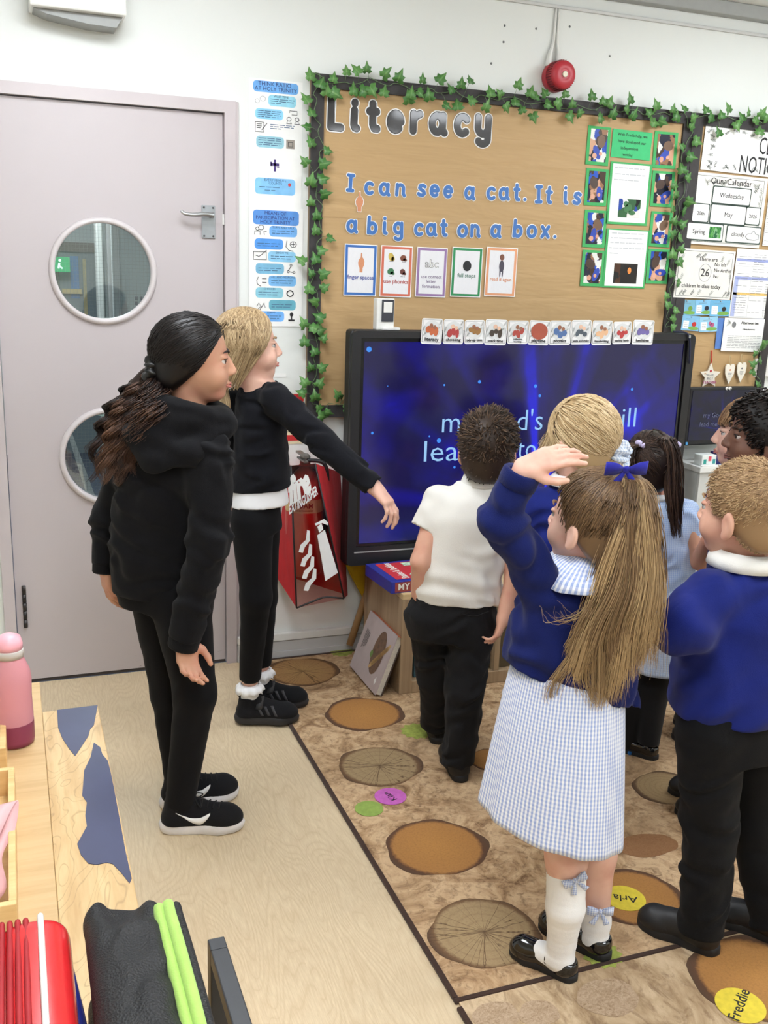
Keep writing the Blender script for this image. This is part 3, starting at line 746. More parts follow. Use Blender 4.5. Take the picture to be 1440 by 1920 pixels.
# photographs on green card
RY_ = [(1100, 237, 1143, 310), (1097, 316, 1139, 386), (1094, 394, 1136, 464), (1090, 469, 1132, 537)]
RR_ = [(1225, 247, 1269, 316), (1221, 321, 1263, 388), (1218, 397, 1258, 463), (1213, 467, 1253, 532)]
PST = [(28, 32, 52), (36, 70, 168), (208, 160, 130), (226, 226, 222), (70, 52, 42), (24, 26, 44), (150, 110, 80), (40, 84, 190)]
for side, R_ in (('left', RY_), ('right', RR_)):
    for i, (a, b_, c_, d_) in enumerate(R_):
        c = pcard('mounted_photo', '%s photograph on green card in the %s column beside the writing' % (['top', 'second', 'third', 'bottom'][i], side), 'photograph', a, b_, c_, d_, M_GREEN, group='photographs on green card', tilt=random.uniform(-1.2, 1.2))
        k = i+(4 if side == 'right' else 0); st = PST[k % 3:]+PST[:k % 3]
        rect(c[0], 'photo_print', .13, .09, .87, .93, photo_mat('photo print %d' % k, st, 7, k), c)
        tt, fr, w, h, u, v = c; m = MB(); blob(m, c, .62-.25*(k % 2), .62, w*.17, h*.17, .0009, .4*k); m.build('photo_figure_head', col('photo hair %d' % (k % 2), [(112, 84, 62), (70, 50, 40)][k % 2]), c[0])
        m = MB(); blob(m, c, .45+.2*(k % 2), .33, w*.13, h*.2, .0009, .5-.3*k); m.build('photo_figure_sleeve', col('photo sleeve', (38, 68, 170)), c[0])
        m = MB(); blob(m, c, .36, .24, w*.1, h*.07, .0011, .3*k); blob(m, c, .62, .3, w*.07, h*.05, .0011); m.build('photo_figure_hand', col('photo skin', (214, 160, 134)), c[0])
c = pcard('heading_card', 'bright green card with handwriting about independent writing', 'card', 1147, 245, 1221, 298, plain('bright green card', (64, 190, 120), .7, .04), tilt=-1)
lines(c[0], 'handwriting', [("With Fred's help, we", .5, .78, .0165, 'CENTER', 0), ('have developed our', .5, .54, .0165, 'CENTER', 0), ('independent', .45, .31, .0165, 'CENTER', 0), ('writing', .42, .08, .0165, 'CENTER', 0)], M_INK, c)
c = pcard('writing_sheet', 'white writing sheet on green card with green dragon picture', 'sheet', 1140, 305, 1218, 422, M_GREEN)
rect(c[0], 'paper', .06, .04, .94, .97, M_PAPER, c)
scrib(c[0], 'pencil_writing', [(.1, .82, .90), (.12, .85, .80), (.1, .7, .71)], M_PALE, c, .001, .004, 3)
rect(c[0], 'picture', .27, .12, .80, .42, photo_mat('dragon photo', [(20, 24, 26), (226, 226, 226), (52, 96, 60), (40, 70, 160), (226, 222, 220), (120, 60, 50)], 6, 11), c, .001)
m = MB(); tt = c; blob(m, c, .5, .27, .02, .016, .0015, .6); blob(m, c, .6, .2, .017, .009, .0015); blob(m, c, .44, .34, .011, .011, .0015); m.build('picture_subject', col('dragon green', (58, 112, 66)), c[0])
c = pcard('writing_sheet', 'white writing sheet on green card with dark firelit picture', 'sheet', 1133, 430, 1213, 540, M_GREEN)
rect(c[0], 'paper', .05, .03, .96, .98, M_PAPER, c)
scrib(c[0], 'pencil_writing', [(.12, .9, .92), (.1, .86, .84), (.1, .9, .76), (.08, .9, .67), (.1, .3, .58)], M_PALE, c, .001, .004, 5)
rect(c[0], 'picture', .24, .08, .79, .42, photo_mat('fire photo', [(22, 18, 18), (34, 26, 22), (16, 16, 18), (70, 40, 24), (26, 22, 20)], 6, 4), c, .001)
m = MB(); blob(m, c, .6, .3, .009, .013, .0015); m.build('picture_fire', col('fire glow', (232, 140, 62)), c[0])

# finger cut-out under the sentence
def finger_poly(k=1): return [(.32, 0), (.72, 0), (.74, .22), (.92, .38), (.95, .56), (.78, .72), (.64, .78), (.60, .98), (.50, 1.0), (.44, .96), (.42, .76), (.2, .66), (.08, .5), (.12, .36), (.3, .22)]
M_FING = col('finger print', (205, 138, 100))
c = pcard('finger_cutout', 'small tan pointing finger cut-out under the word I', 'cut-out', 665, 362, 682, 396, None, group=None) if False else None
a, b_ = W(665, 396, YB), W(682, 360, YB)
t = thing('finger_cutout', 'small tan pointing finger cut-out under the letter I', 'cut-out', ((a[0]+b_[0])/2, YB, a[2]))
fp = finger_poly()
MB().prism([(a[0]+(b_[0]-a[0])*(.5+(p[0]-.5)*1.22), a[2]+(b_[2]-a[2])*(.5+(p[1]-.5)*1.08)) for p in fp], YB-.002, YB-.0005).build('border', M_LWHITE, t)
MB().prism([(a[0]+(b_[0]-a[0])*p[0], a[2]+(b_[2]-a[2])*p[1]) for p in fp], YB-.003, YB-.0021).build('face', M_FING, t)

# five prompt cards
PC = [('finger spaces', 645, 706, 458, 555, (60, 108, 180), (52, 70, 150)), ('use phonics', 713, 772, 461, 557, (206, 110, 88), (170, 60, 50)), ('use correct letter formation', 780, 837, 464, 557, (150, 120, 165), (125, 110, 140)),
      ('full stops', 846, 903, 464, 557, (54, 140, 92), (60, 110, 90)), ('read it again', 910, 968, 464, 556, (226, 160, 120), (215, 150, 115))]
for i, (s, x0, x1, y0, y1, cb, ct) in enumerate(PC):
    c = pcard('prompt_card', 'prompt card with %s border reading %s' % (['blue', 'red', 'purple', 'green', 'orange'][i], s), 'card', x0, y0, x1, y1, M_LWHITE, group='writing prompt cards', tilt=-.4)
    rect(c[0], 'coloured_border', .025, .018, .975, .982, col('card border %d' % i, cb, .25), c); rect(c[0], 'inner_sheet', .10, .065, .90, .935, lam('card inner %d' % i, (226, 226, 230)), c, .0008)
    mt = col('card print %d' % i, ct)
    if i == 2: lines(c[0], 'lettering', [('use correct', .5, .38, .0185, 'CENTER', .01), ('letter', .5, .285, .0185, 'CENTER', .01), ('formation', .5, .185, .0185, 'CENTER', .01)], mt, c, .0012); lines(c[0], 'abc_outline', [('abc', .5, .60, .042, 'CENTER', .02)], M_INK, c, .0012); lines(c[0], 'abc_fill', [('abc', .5, .60, .042, 'CENTER', -.012)], M_PAPER, c, .0016)
    else: lines(c[0], 'lettering', [(s, .5, [.33, .27, 0, .40, .32][i], [.0205, .0215, 0, .0215, .0195][i], 'CENTER', .015)], mt, c, .0012)
    m = MB()
    if i == 0:
        slab(c[0], 'finger_picture', [(.40+p[0]*.22, .46+p[1]*.38) for p in fp], M_FING, c[1], c[2], c[3], .0012, .0003)
    elif i == 1:
        for (sx, sy, rgb, nm, rx, ry) in ((.32, .78, (196, 170, 80), 'jar_picture', .011, .016), (.70, .77, (120, 66, 46), 'boot_picture', .013, .011), (.32, .50, (60, 120, 80), 'book_picture', .014, .012), (.70, .50, (96, 46, 36), 'hen_picture', .011, .011)):
            m = MB(); blob(m, c, sx, sy, rx, ry, .0012, .3, 10); blob(m, c, sx+.06, sy-.035, rx*.7, ry*.5, .0012, -.3, 8); m.build(nm, col(nm, rgb), c[0])
        scrib(c[0], 'captions', [(.26, .4, .69), (.66, .78, .69), (.28, .38, .40), (.64, .78, .40)], M_GREY, c, .0012, .002)
    elif i == 3: m = MB(); blob(m, c, .5, .63, .018, .02, .0012, 0, 24); m.build('dot_picture', M_INK, c[0])
    elif i == 4:
        m = MB(); blob(m, c, .5, .80, .010, .012, .0012); blob(m, c, .5, .62, .008, .02, .0013); m.build('child_picture_skin', col('drawn skin', (120, 74, 56)), c[0])
        m = MB(); blob(m, c, .5, .62, .011, .022, .0016); blob(m, c, .46, .50, .003, .02, .0014); blob(m, c, .54, .50, .003, .02, .0014); m.build('child_picture_clothes', col('drawn clothes', (70, 66, 80)), c[0])

# ------------------------------------------------------------------ posters left of the board
YP = DW-.001
BL = [(100, 168, 232), (140, 205, 232), (120, 190, 240), (150, 200, 215), (110, 165, 225), (86, 150, 226)]
def pill(c, s0, q0, s1, q1, rgb, name='blue_brush_panel'):
    return rect(c[0], name, s0, q0, s1, q1, plain('brush blue %d %d %d' % rgb, rgb, .5, .12, 25), c, .0005, .012)
M_TXT = plain('slate print', (62, 92, 130), .6, .02)
c = pcard('wall_poster', 'white poster with blue brush headings about think ratio', 'poster', 466, 150, 566, 391, M_PAPER, YP)
pill(c, .08, .90, .92, .985, (108, 170, 230)); lines(c[0], 'heading', [('THINK RATIO', .48, .950, .019, 'CENTER', 0), ('AT HOLY TRINITY', .50, .914, .0185, 'CENTER', 0)], M_INKBLUE, c, .001)
for (s0, q0, s1, q1, rgb) in ((.36, .80, .88, .885, (150, 212, 232)), (.12, .695, .64, .775, (140, 205, 240)), (.14, .475, .66, .565, (150, 200, 215)), (.12, .11, .88, .24, (130, 192, 238))):
    pill(c, s0, q0, s1, q1, rgb)
scrib(c[0], 'small_print', [(.4, .85, .85), (.4, .86, .835), (.4, .6, .82), (.16, .6, .755), (.16, .6, .74), (.16, .6, .725), (.16, .55, .71), (.4, .86, .655), (.4, .84, .64), (.4, .6, .625), (.18, .6, .545), (.18, .6, .53), (.18, .62, .51), (.18, .58, .495), (.2, .58, .165), (.3, .5, .14)], M_TXT, c, .001, .0022, 2)
lines(c[0], 'captions', [('WAIT TIME', .6, .866, .011, 'CENTER', 0), ('EVERY MINUTE', .5, .215, .012, 'CENTER', 0), ('COUNTS', .5, .19, .012, 'CENTER', 0)], M_TXT, c, .001)
tt, fr, w, h, u, v = c
m = MB()
for (s, q, sw, sh) in ((.5, .325, .085, .012), (.5, .31, .018, .075)): 
    o = fr(s, q, .001); m.add([o+u*(a*sw*1.0/2*w/.16)+v*(b*h*sh/2/.5*.5*2) for a, b in ((-1, -1), (1, -1), (1, 1), (-1, 1))], [(0, 1, 2, 3)])
m = MB().box(fr(.49, .34, .0012), (.008, .0006, .040)).box(fr(.49, .348, .0012), (.030, .0006, .009)).box(fr(.42, .352, .0012), (.006, .0006, .014)).box(fr(.55, .33, .0012), (.008, .0006, .003)); m.build('cross_emblem', col('cross purple', (72, 50, 120)), c[0])
def icon(c, nm, segs, mat=M_INK, r=.0011):
    tt, fr, w, h, u, v = c; m = MB()
    for sg in segs: m.tube([fr(p[0], p[1], .0006) for p in sg], r, 5)
    return m.build(nm, mat, c[0])
def ring(s, q, a, b, n=10): return [(s+a*math.cos(2*PI*i/n), q+b*math.sin(2*PI*i/n)) for i in range(n+1)]
icon(c, 'people_icon', [ring(.75, .71, .04, .016), ring(.90, .71, .04, .016), [(.72, .69), (.7, .675), (.8, .675), (.78, .69)], [(.87, .69), (.85, .675), (.95, .675), (.93, .69)], [(.76, .76), (.76, .775), (.9, .775), (.9, .745), (.8, .745)]])
icon(c, 'note_icon', [[(.12, .67), (.12, .595), (.28, .595), (.28, .67), (.12, .67)], [(.15, .655), (.24, .655)], [(.15, .64), (.24, .64)], [(.15, .625), (.22, .625)], [(.24, .61), (.34, .665)]])
icon(c, 'heads_icon', [ring(.16, .83, .04, .016), ring(.26, .85, .05, .02)], M_PALE)
r_ = rect(c[0], 'book_icon', .70, .48, .86, .55, plain('taupe print', (150, 142, 134), .6), c, .001); icon(c, 'book_lines', [[(.74, .53), (.74, .495), (.82, .495), (.82, .53), (.74, .53)]], M_INK)
m = MB(); blob(m, c, .77, .195, .0055, .006, .0012); m.build('heart_icon', col('heart red', (200, 60, 70)), c[0])
c = pcard('wall_poster', 'white poster with blue brush headings about means of participation', 'poster', 467, 389, 567, 612, M_PAPER, YP-.0016)
pill(c, .07, .855, .92, .975, (84, 142, 214)); lines(c[0], 'heading', [('MEANS OF', .48, .938, .017, 'CENTER', 0), ('PARTICIPATION AT', .48, .901, .0165, 'CENTER', 0), ('HOLY TRINITY', .48, .865, .017, 'CENTER', 0)], M_INKBLUE, c, .001)
rows = [(.37, .89, .76, (112, 172, 232)), (.10, .63, .652, (80, 150, 226)), (.35, .87, .55, (140, 198, 232)), (.12, .65, .447, (122, 182, 214)), (.36, .88, .345, (116, 178, 228)), (.12, .64, .243, (140, 200, 218)), (.37, .88, .14, (100, 170, 190)), (.17, .66, .042, (110, 172, 236))]
nm_ = ['TURN AND TALK', '', 'SHOW ME', '', 'CALL AND RESPOND', 'CHOICES', '', 'STAMP']
tx, sc_ = [], []
for i, (s0, s1, q, rgb) in enumerate(rows):
    pill(c, s0, q, s1, q+.088, rgb); tx.append((nm_[i], (s0+s1)/2, q+.068, .0105, 'CENTER', 0)); sc_ += [(s0+.05, s1-.06, q+.045), (s0+.05, s1-.1, q+.025)]
lines(c[0], 'captions', [x for x in tx if x[0]], M_TXT, c, .001); scrib(c[0], 'small_print', sc_, M_TXT, c, .001, .0022, 8)
icon(c, 'speaker_icon', [ring(.15, .82, .03, .014), [(.1, .77), (.1, .80), (.2, .80), (.2, .77)], ring(.22, .83, .05, .02), [(.28, .77), (.27, .80), (.32, .80)]])
icon(c, 'phone_icon', [[(.70, .73), (.68, .68), (.74, .65), (.82, .645)], ring(.82, .70, .06, .025), [(.78, .70), (.86, .70)], [(.82, .68), (.82, .72)]])
icon(c, 'board_icon', [[(.08, .63), (.08, .565), (.32, .565), (.32, .63), (.08, .63)], [(.12, .6), (.18, .59), (.24, .61), (.32, .645)]])
icon(c, 'network_icon', [ring(.78, .525, .018, .01), ring(.73, .47, .018, .01), ring(.84, .465, .018, .01), [(.78, .515), (.73, .48)], [(.75, .47), (.82, .465)]])
icon(c, 'call_icon', [[(.17, .42), (.14, .39), (.15, .36), (.22, .34)], [(.24, .405), (.32, .405)], [(.24, .375), (.32, .375)]])
icon(c, 'cycle_icon', [ring(.77, .285, .06, .026)], M_INK, .0022)
icon(c, 'vote_icon', [[(.14, .17), (.18, .20), (.22, .17), (.17, .15)], [(.2, .14), (.28, .2), (.3, .16)]])
m = MB(); blob(m, c, .80, .105, .007, .008, .0012); m.box(fr(.80, .075, .0012), (.001, .0001, .001)); tt, fr, w, h, u, v = c
m.box(fr(.80, .08, .0012), (.005, .0006, .016)); m.box(fr(.80, .055, .0012), (.024, .0006, .006)); m.build('stamp_icon', M_INK, c[0])

# fire sign low on the wall
c = pcard('fire_sign', 'small cream and red foam extinguisher sign behind the girl', 'sign', 535, 738, 569, 832, plain('cream sign', (226, 214, 178), .5), YP, .002, rad=.006)
rect(c[0], 'red_header', .02, .80, .98, .99, col('sign red', (196, 40, 44)), c, .0005, .012); lines(c[0], 'lettering', [('AFFF', .5, .62, .028, 'CENTER', .02), ('FOAM', .5, .48, .028, 'CENTER', .02)], M_INK, c, .001)
rect(c[0], 'red_footer', .06, .06, .94, .18, MATS['sign red'], c, .0005); scrib(c[0], 'small_print', [(.1, .9, .42), (.1, .8, .36), (.1, .9, .30), (.1, .7, .24)], M_GREY, c, .001, .0025)
c = pcard('paper_strip', 'small white paper strip on wall below the posters', 'paper', 500, 700, 536, 707, M_PAPER, YP)

# ------------------------------------------------------------------ notice board at right
YN = YB-.001
c = pcard('notice_header', 'white CLASS NOTICES header with leaf sprigs', 'sign', 1317, 245, 1530, 330, M_PAPER, YN-.002, tilt=-1.5)
tt, fr, w, h, u, v = c
for s_, px_, py_, w_ in (('CLASS', 1421, 288, .155), ('NOTICES', 1384, 322, .235)):
    q_ = W(px_, py_, YN-.004); m = MB(); vs, fs = text_polys(s_, .098, 0, 'LEFT', w_); place(m, vs, fs, (q_[0], YN-.0042, q_[2]), u, v); m.build('lettering', M_INK, c[0])
def sprig(c, nm, spots, mat, L=.03, seed=1):
    tt, fr, w, h, u, v = c; m = MB(); r = random.Random(seed)
    for (s, q, ang) in spots:
        o = fr(s, q, .0006); d = u*math.cos(ang)+v*math.sin(ang); e = -u*math.sin(ang)+v*math.cos(ang); m.tube([o, o+d*L], .0006, 4)
        for k in range(4):
            for sg in (1, -1):
                p = o+d*L*(.25+.22*k); t = unit(d*.8+e*sg); n_ = unit(np.cross(t, np.array((0, 1., 0)))); ll = L*.3; m.add([p, p+t*ll*.5+n_*ll*.18, p+t*ll, p+t*ll*.5-n_*ll*.18], [(0, 1, 2, 3)])
    return m.build(nm, mat, c[0])
M_SPR, M_SPR2 = col('sprig dark', (70, 78, 74)), col('sprig pale', (160, 164, 158))
r_ = random.Random(4)
sprig(c, 'leaf_border', [(.04+.02*r_.random(), .1+.8*i/7, r_.uniform(-.6, 1.2)) for i in range(8)]+[(.06+.9*i/12, .9, r_.uniform(2.6, 4)) for i in range(13)]+[(.05+.9*i/14, .06, r_.uniform(.2, 2.6)) for i in range(15)], M_SPR, .026)
c = pcard('class_calendar', 'white class calendar card with leaf border and date panels', 'calendar', 1280, 327, 1432, 461, M_PAPER2, YN-.004, tilt=-1)
icon(c, 'outline', [[(.03, .04), (.03, .96), (.96, .96), (.96, .04), (.03, .04)]], M_SPR, .0008)
sprig(c, 'leaf_border', [(.06, .2+.09*i, 1.2+.3*(i % 2)) for i in range(7)]+[(.12+.1*i, .92, [3.6, 5.4][i % 2]) for i in range(9)]+[(.95, .25+.1*i, 1.9) for i in range(6)]+[(.1+.1*i, .04, .4) for i in range(4)], M_SPR2, .03)
sprig(c, 'dark_leaves', [(.4, .93, 3.7), (.5, .93, 3.8), (.06, .66, 1.4), (.95, .30, 1.8), (.9, .9, 4.2)], M_SPR, .036)
M_EDGE = col('dark green edge', (60, 78, 70))
for i, (s0, q0, s1, q1, s, al) in enumerate(((.34, .60, .80, .82, 'Wednesday', .5), (.12, .32, .31, .56, '20th', .5), (.34, .32, .77, .57, 'May', .5), (.78, .34, .95, .57, '2026', .5), (.08, .07, .51, .29, 'Spring', .32), (.57, .07, .99, .29, 'cloudy', .32))):
    rect(c[0], 'panel_edge', s0-.012, q0-.02, s1+.012, q1+.015, M_EDGE, c, .0012, .006); rect(c[0], 'panel', s0, q0, s1, q1, M_PAPER, c, .0024, .006)
    lines(c[0], 'panel_lettering', [(s, s0+(s1-s0)*al, (q0+q1)/2-.03, .026 if i != 1 and i != 3 else .021, 'CENTER', 0)], M_INK, c, .0034)
lines(c[0], 'heading', [('Our  Calendar', .55, .86, .036, 'CENTER', 0)], M_INK, c, .0015)
rect(c[0], 'spring_picture', .345, .10, .49, .26, photo_mat('spring photo', [(60, 130, 60), (90, 160, 80), (40, 100, 60), (120, 170, 120)], 14, 2), c, .0032)
icon((c[0], lambda s, q, e=0: c[1](s, q, e+.003), *c[2:]), 'cloud_picture', [[(.83, .12), (.80, .16), (.83, .2), (.87, .2), (.90, .25), (.93, .2), (.97, .19), (.97, .13), (.92, .11), (.83, .12)]], M_GREY)
c = pcard('class_count_card', 'white leaf edged card counting children in class today', 'card', 1267, 468, 1374, 560, M_PAPER2, YN-.006, tilt=-1)
icon(c, 'outline', [[(.03, .04), (.03, .96), (.96, .96), (.96, .04), (.03, .04)]], M_SPR, .0008)
lines(c[0], 'lettering', [('There are', .53, .77, .024, 'CENTER', .005), ('26', .50, .46, .046, 'CENTER', 0), ('children in class today', .46, .22, .0225, 'CENTER', .005)], M_INK, c, .001)
lines(c[0], 'handwriting', [('No Isla', .65, .68, .021, 'LEFT', 0), ('No Archie', .65, .56, .021, 'LEFT', 0), ('No', .65, .44, .021, 'LEFT', 0)], M_INK, c, .001)
icon(c, 'ring', [ring(.50, .53, .105, .18, 20)], M_GREY, .0006)
sprig(c, 'leaf_border', [(.08, .05, .8), (.14, .05, .9), (.28, .05, .9), (.86, .05, .9), (.92, .05, .9), (.5, .93, 3.8), (.4, .92, 3.8)], M_SPR, .028); sprig(c, 'pale_leaves', [(.08, .35, 1.2), (.12, .9, 4), (.8, .92, 4.4), (.92, .85, 4.2), (.4, .05, 1), (.62, .05, 1), (.95, .4, 1.6)], M_SPR2, .03)
def timetable(label, px, bands, seed, Y):
    c = pcard('timetable_sheet', label, 'sheet', *px, M_PAPER, Y, tilt=-.8)
    for (q0, q1, rgb, nm) in bands: rect(c[0], 'table_band', .02, q0, .99, q1, col(nm, rgb), c)
    scrib(c[0], 'small_print', [(.06+.3*k, .06+.3*k+.24, q) for k in range(3) for q in np.arange(.08, .95, .035) if random.Random(seed+int(q*100)+k).random() < .55], M_GREY, c, .001, .0016, seed)
    icon(c, 'grid', [[(.02, q), (.99, q)] for q in (.02, .3, .55, .75)]+[[(s, .02), (s, .8)] for s in (.02, .35, .68)], M_PALE, .0005); return c
c = timetable('white timetable sheet with lilac bands right of the count card', (1374, 468, 1466, 597), [(.82, .86, (150, 160, 210), 'lilac band'), (.56, .60, (150, 160, 210), 'lilac band'), (.335, .37, (225, 190, 110), 'amber band')], 3, YN-.004)
rect(c[0], 'lilac_column', .02, .02, .1, .56, col('lilac column', (170, 180, 220)), c)
timetable('white planning sheet at the right edge beside the calendar', (1436, 352, 1470, 462), [(.8, .84, (190, 196, 214), 'grey band')], 9, YN-.001)
c = pcard('information_sheet', 'blue edged sheet tucked behind the afternoon tea letter', 'sheet', 1343, 597, 1440, 654, col('blue edge', (88, 128, 196)), YN-.002); rect(c[0], 'paper', .25, .03, .98, .97, M_PAPER, c)
c = pcard('letter_sheet', 'white afternoon tea letter with grey flower print', 'sheet', 1355, 597, 1430, 659, M_PAPER, YN-.008, tilt=-1)
lines(c[0], 'heading', [('Afternoon tea', .63, .83, .0165, 'CENTER', .02), ('A blazing day memory', .62, .66, .0075, 'CENTER', .02)], M_INK, c, .001); scrib(c[0], 'small_print', [(.12, .95, q) for q in (.46, .41, .36, .31, .26, .21, .16, .11)], M_GREY, c, .001, .0014, 4)
m = MB(); blob(m, c, .24, .8, .011, .013, .001, 0, 20); m.build('flower_print', M_GREY, c[0]); sprig(c, 'leaf_print', [(.06, .75, .8), (.08, .95, -.8), (.05, .85, .1)], M_SPR2, .022)
BG = [('caterpillar', 1266, 562, 1306, 591, (120, 176, 200), (110, 150, 60)), ('round black bug', 1303, 562, 1334, 591, (130, 188, 224), (30, 34, 50)), ('bee', 1331, 563, 1368, 593, (110, 176, 214), (40, 36, 30)), ('ladybird', 1278, 592, 1311, 620, (130, 186, 222), (190, 44, 40)), ('butterfly', 1311, 594, 1345, 622, (150, 200, 226), (180, 90, 130))]
for i, (nm, x0, y0, x1, y1, bg, fg) in enumerate(BG):
    c = pcard('picture_card', 'small pale blue %s picture card on notice board' % nm, 'card', x0, y0, x1, y1, col('sky card %d' % i, bg), YN-.003-.001*i, group='minibeast cards', tilt=random.uniform(-5, 3))
    rect(c[0], 'text_panel', .08, .12, .40, .66, M_PAPER, c, .0005, .003); m = MB(); blob(m, c, .68, .18, c[2]*.3, c[3]*.12, .0006); m.build('grass_print', col('grass print', (120, 170, 80)), c[0])
    m = MB(); blob(m, c, .7, .45, .011, .010, .001); (blob(m, c, .58, .55, .007, .009, .001) if i == 4 else None); m.build('bug_print', col('bug %d' % i, fg), c[0])
    scrib(c[0], 'small_print', [(.14, .36, .5), (.14, .36, .38), (.14, .36, .26), (.2, .7, .78)], M_GREY, c, .001, .0012); m = MB().lathe([(.003, 0), (.003, .004), (.001, .005)], c[1](.5, .93), 10, RotX90); m.build('drawing_pin', M_CHROME, c[0])

# hanging keepsakes on the notice board
M_IVORY = plain('ivory wood', (232, 226, 212), .5, .03)
def star_poly(cx, cz, R, r, rot=0): return [(cx+(R if i % 2 == 0 else r)*math.sin(2*PI*i/10+rot), cz+(R if i % 2 == 0 else r)*math.cos(2*PI*i/10+rot)) for i in range(10)]
p = W(1331, 705, YN-.012); pt_ = W(1334, 657, YN)
t = thing('hanging_star', 'ivory wooden star plaque hung on red ribbon', 'ornament', (p[0], YN, p[2]))
MB().prism(star_poly(p[0], p[2], .057, .027), YN-.014, YN-.008).build('plaque', M_IVORY, t)
MB().tube([(p[0], YN-.01, p[2]+.052), (p[0]+.004, YN-.006, p[2]+.08), (pt_[0], YN-.003, pt_[2])], .003, 6).build('ribbon', col('red ribbon', (196, 60, 44)), t)
m = MB(); cc = (t, lambda s, q, e=0: np.array((p[0]+(s-.5)*.1, YN-.0145-e, p[2]+(q-.5)*.1)), .1, .1, EX, EZ); blob(m, cc, .5, .72, .006, .006, .0004); m.build('red_apple', col('apple red', (190, 44, 60)), t)
lines(t, 'lettering', [("World's", .5, .5, .013, 'CENTER', 0), ('BEST', .5, .34, .017, 'CENTER', 0)], M_GREY, cc, .0004); lines(t, 'teacher_lettering', [('TEACHER', .5, .17, .017, 'CENTER', .03)], col('plum print', (170, 80, 120)), cc, .0004)
icon(cc, 'rainbow', [ring(.22, .58, .05, .05, 10)[:6]], col('rainbow print', (214, 150, 90)), .001)
for k, (px, py, hpx) in enumerate(((1368, 697, 42), (1390, 694, 44))):
    p = W(px, py, YN-.012)
    t = thing('heart_tag', 'ivory wooden heart tag on string, %s of the pair' % ['left', 'right'][k], 'ornament', (p[0], YN, p[2]), 'heart tags')
    hp = [(0, -.055), (.024, -.01), (.027, .02), (.02, .034), (.008, .034), (0, .026), (-.008, .034), (-.02, .034), (-.027, .02), (-.024, -.01)]
    MB().prism([(p[0]+a*.95, p[2]+b_) for a, b_ in hp], YN-.014, YN-.009).build('plaque', M_IVORY, t)
    MB().tube(bez([(p[0], YN-.012, p[2]+.024), (p[0]-.006, YN-.01, p[2]+.05), (p[0]-.003, YN-.006, p[2]+.07), (p[0]+.004, YN-.008, p[2]+.05), (p[0]+.001, YN-.012, p[2]+.024)], 16), .0012, 6).build('string', col('twine', (190, 170, 130)), t)
    cc = (t, lambda s, q, e=0, p=p: np.array((p[0]+(s-.5)*.05, YN-.0145-e, p[2]+(q-.5)*.08)), .05, .08, EX, EZ); scrib(t, 'small_print', [(.3, .7, .42), (.3, .66, .34), (.38, .62, .26)], M_GREY, cc, .0004, .002)
    m = MB(); blob(m, cc, .5, .6, .004, .004, .0004); m.build('emblem', col('tag emblem %d' % k, [(200, 120, 80), (90, 90, 95)][k]), t)
# wall box right of the notice board
a, b_ = W(1416, 672, DW-.02), W(1475, 706, DW-.02)
t = thing('wall_socket', 'white wall socket beside the notice board corner', 'socket', ((a[0]+b_[0])/2, DW, b_[2])); MB().span((a[0], DW-.025, b_[2]), (b_[0], DW-.0005, a[2]), .004).build('faceplate', M_WHITE_PL, t)
m = MB()
for dx, dz in ((.028, .045), (.015, .025), (.04, .025)): m.box((a[0]+dx, DW-.0252, b_[2]+dz), (.006, .002, .012))
m.build('pin_holes', M_INK, t)

# ------------------------------------------------------------------ fire alarm sounder with its cable sleeves
p = W(1050, 142, DW-.05); R_ = .049
t = thing('fire_alarm', 'round red fire alarm sounder on the wall above the board', 'alarm', (p[0], DW, p[2]))
M_RED = plain('alarm red', (178, 44, 56), .42, .05)
MB().lathe([(.052, -.0495), (.055, -.04), (.055, -.02), (.054, -.015)], (p[0], DW-.05, p[2]), 40, RotX90).build('base', M_RED, t)
MB().lathe([(.052, -.015), (.051, .025), (.046, .035), (.02, .037), (.018, .036)], (p[0], DW-.05, p[2]), 48, RotX90).build('body', M_RED, t)
m = MB()
for k in range(36):
    a = 2*PI*k/36; m.tube([(p[0]+.0535*math.cos(a), DW-.038, p[2]+.0535*math.sin(a)), (p[0]+.0525*math.cos(a), DW-.073, p[2]+.0525*math.sin(a))], .0016, 4)
m.build('ribs', plain('alarm dark red', (120, 26, 36), .5, .05), t)
MB().lathe([(.011, 0), (.011, .003), (.008, .004)], (p[0], DW-.0865, p[2]), 20, RotX90).build('centre_badge', plain('cream badge', (230, 222, 200), .5), t)
q = W(1044, 10)
for k, (xb, xt) in enumerate(((p[0]-.034, q[0]-.004), (p[0]+.012, q[0]+.008))):
    t = thing('cable_sleeve', 'white cable sleeve rising %s from the fire alarm' % ['on the left side', 'on the right side'][k], 'cable', (xb, DW, p[2]), 'alarm cables')
    pp = bez([(xb, DW-.012, p[2]+.035), (xb+(xt-xb)*.25, DW-.012, p[2]+.08), (xt-(.004 if k == 0 else -.002), DW-.008, p[2]+.13), (xt, DW-.006, z1-.007)], 24)
    MB().tube(pp, np.interp(np.linspace(0, 1, 24), [0, .25, .5, 1], [.013, .011, .006, .004]), 8).build('sleeve', M_WHITE_PL, t)
for k, (px, py) in enumerate(((946, 48), (944, 79), (1005, 54), (1068, 50), (921, 119), (1143, 105))):
    pw_ = W(px, py); tag(MB().lathe([(.004, 0), (.0045, .001), (.002, .002)], pw_, 8, RotX90).build('screw_hole', plain('filler grey', (110, 112, 112), .8), wb), None)
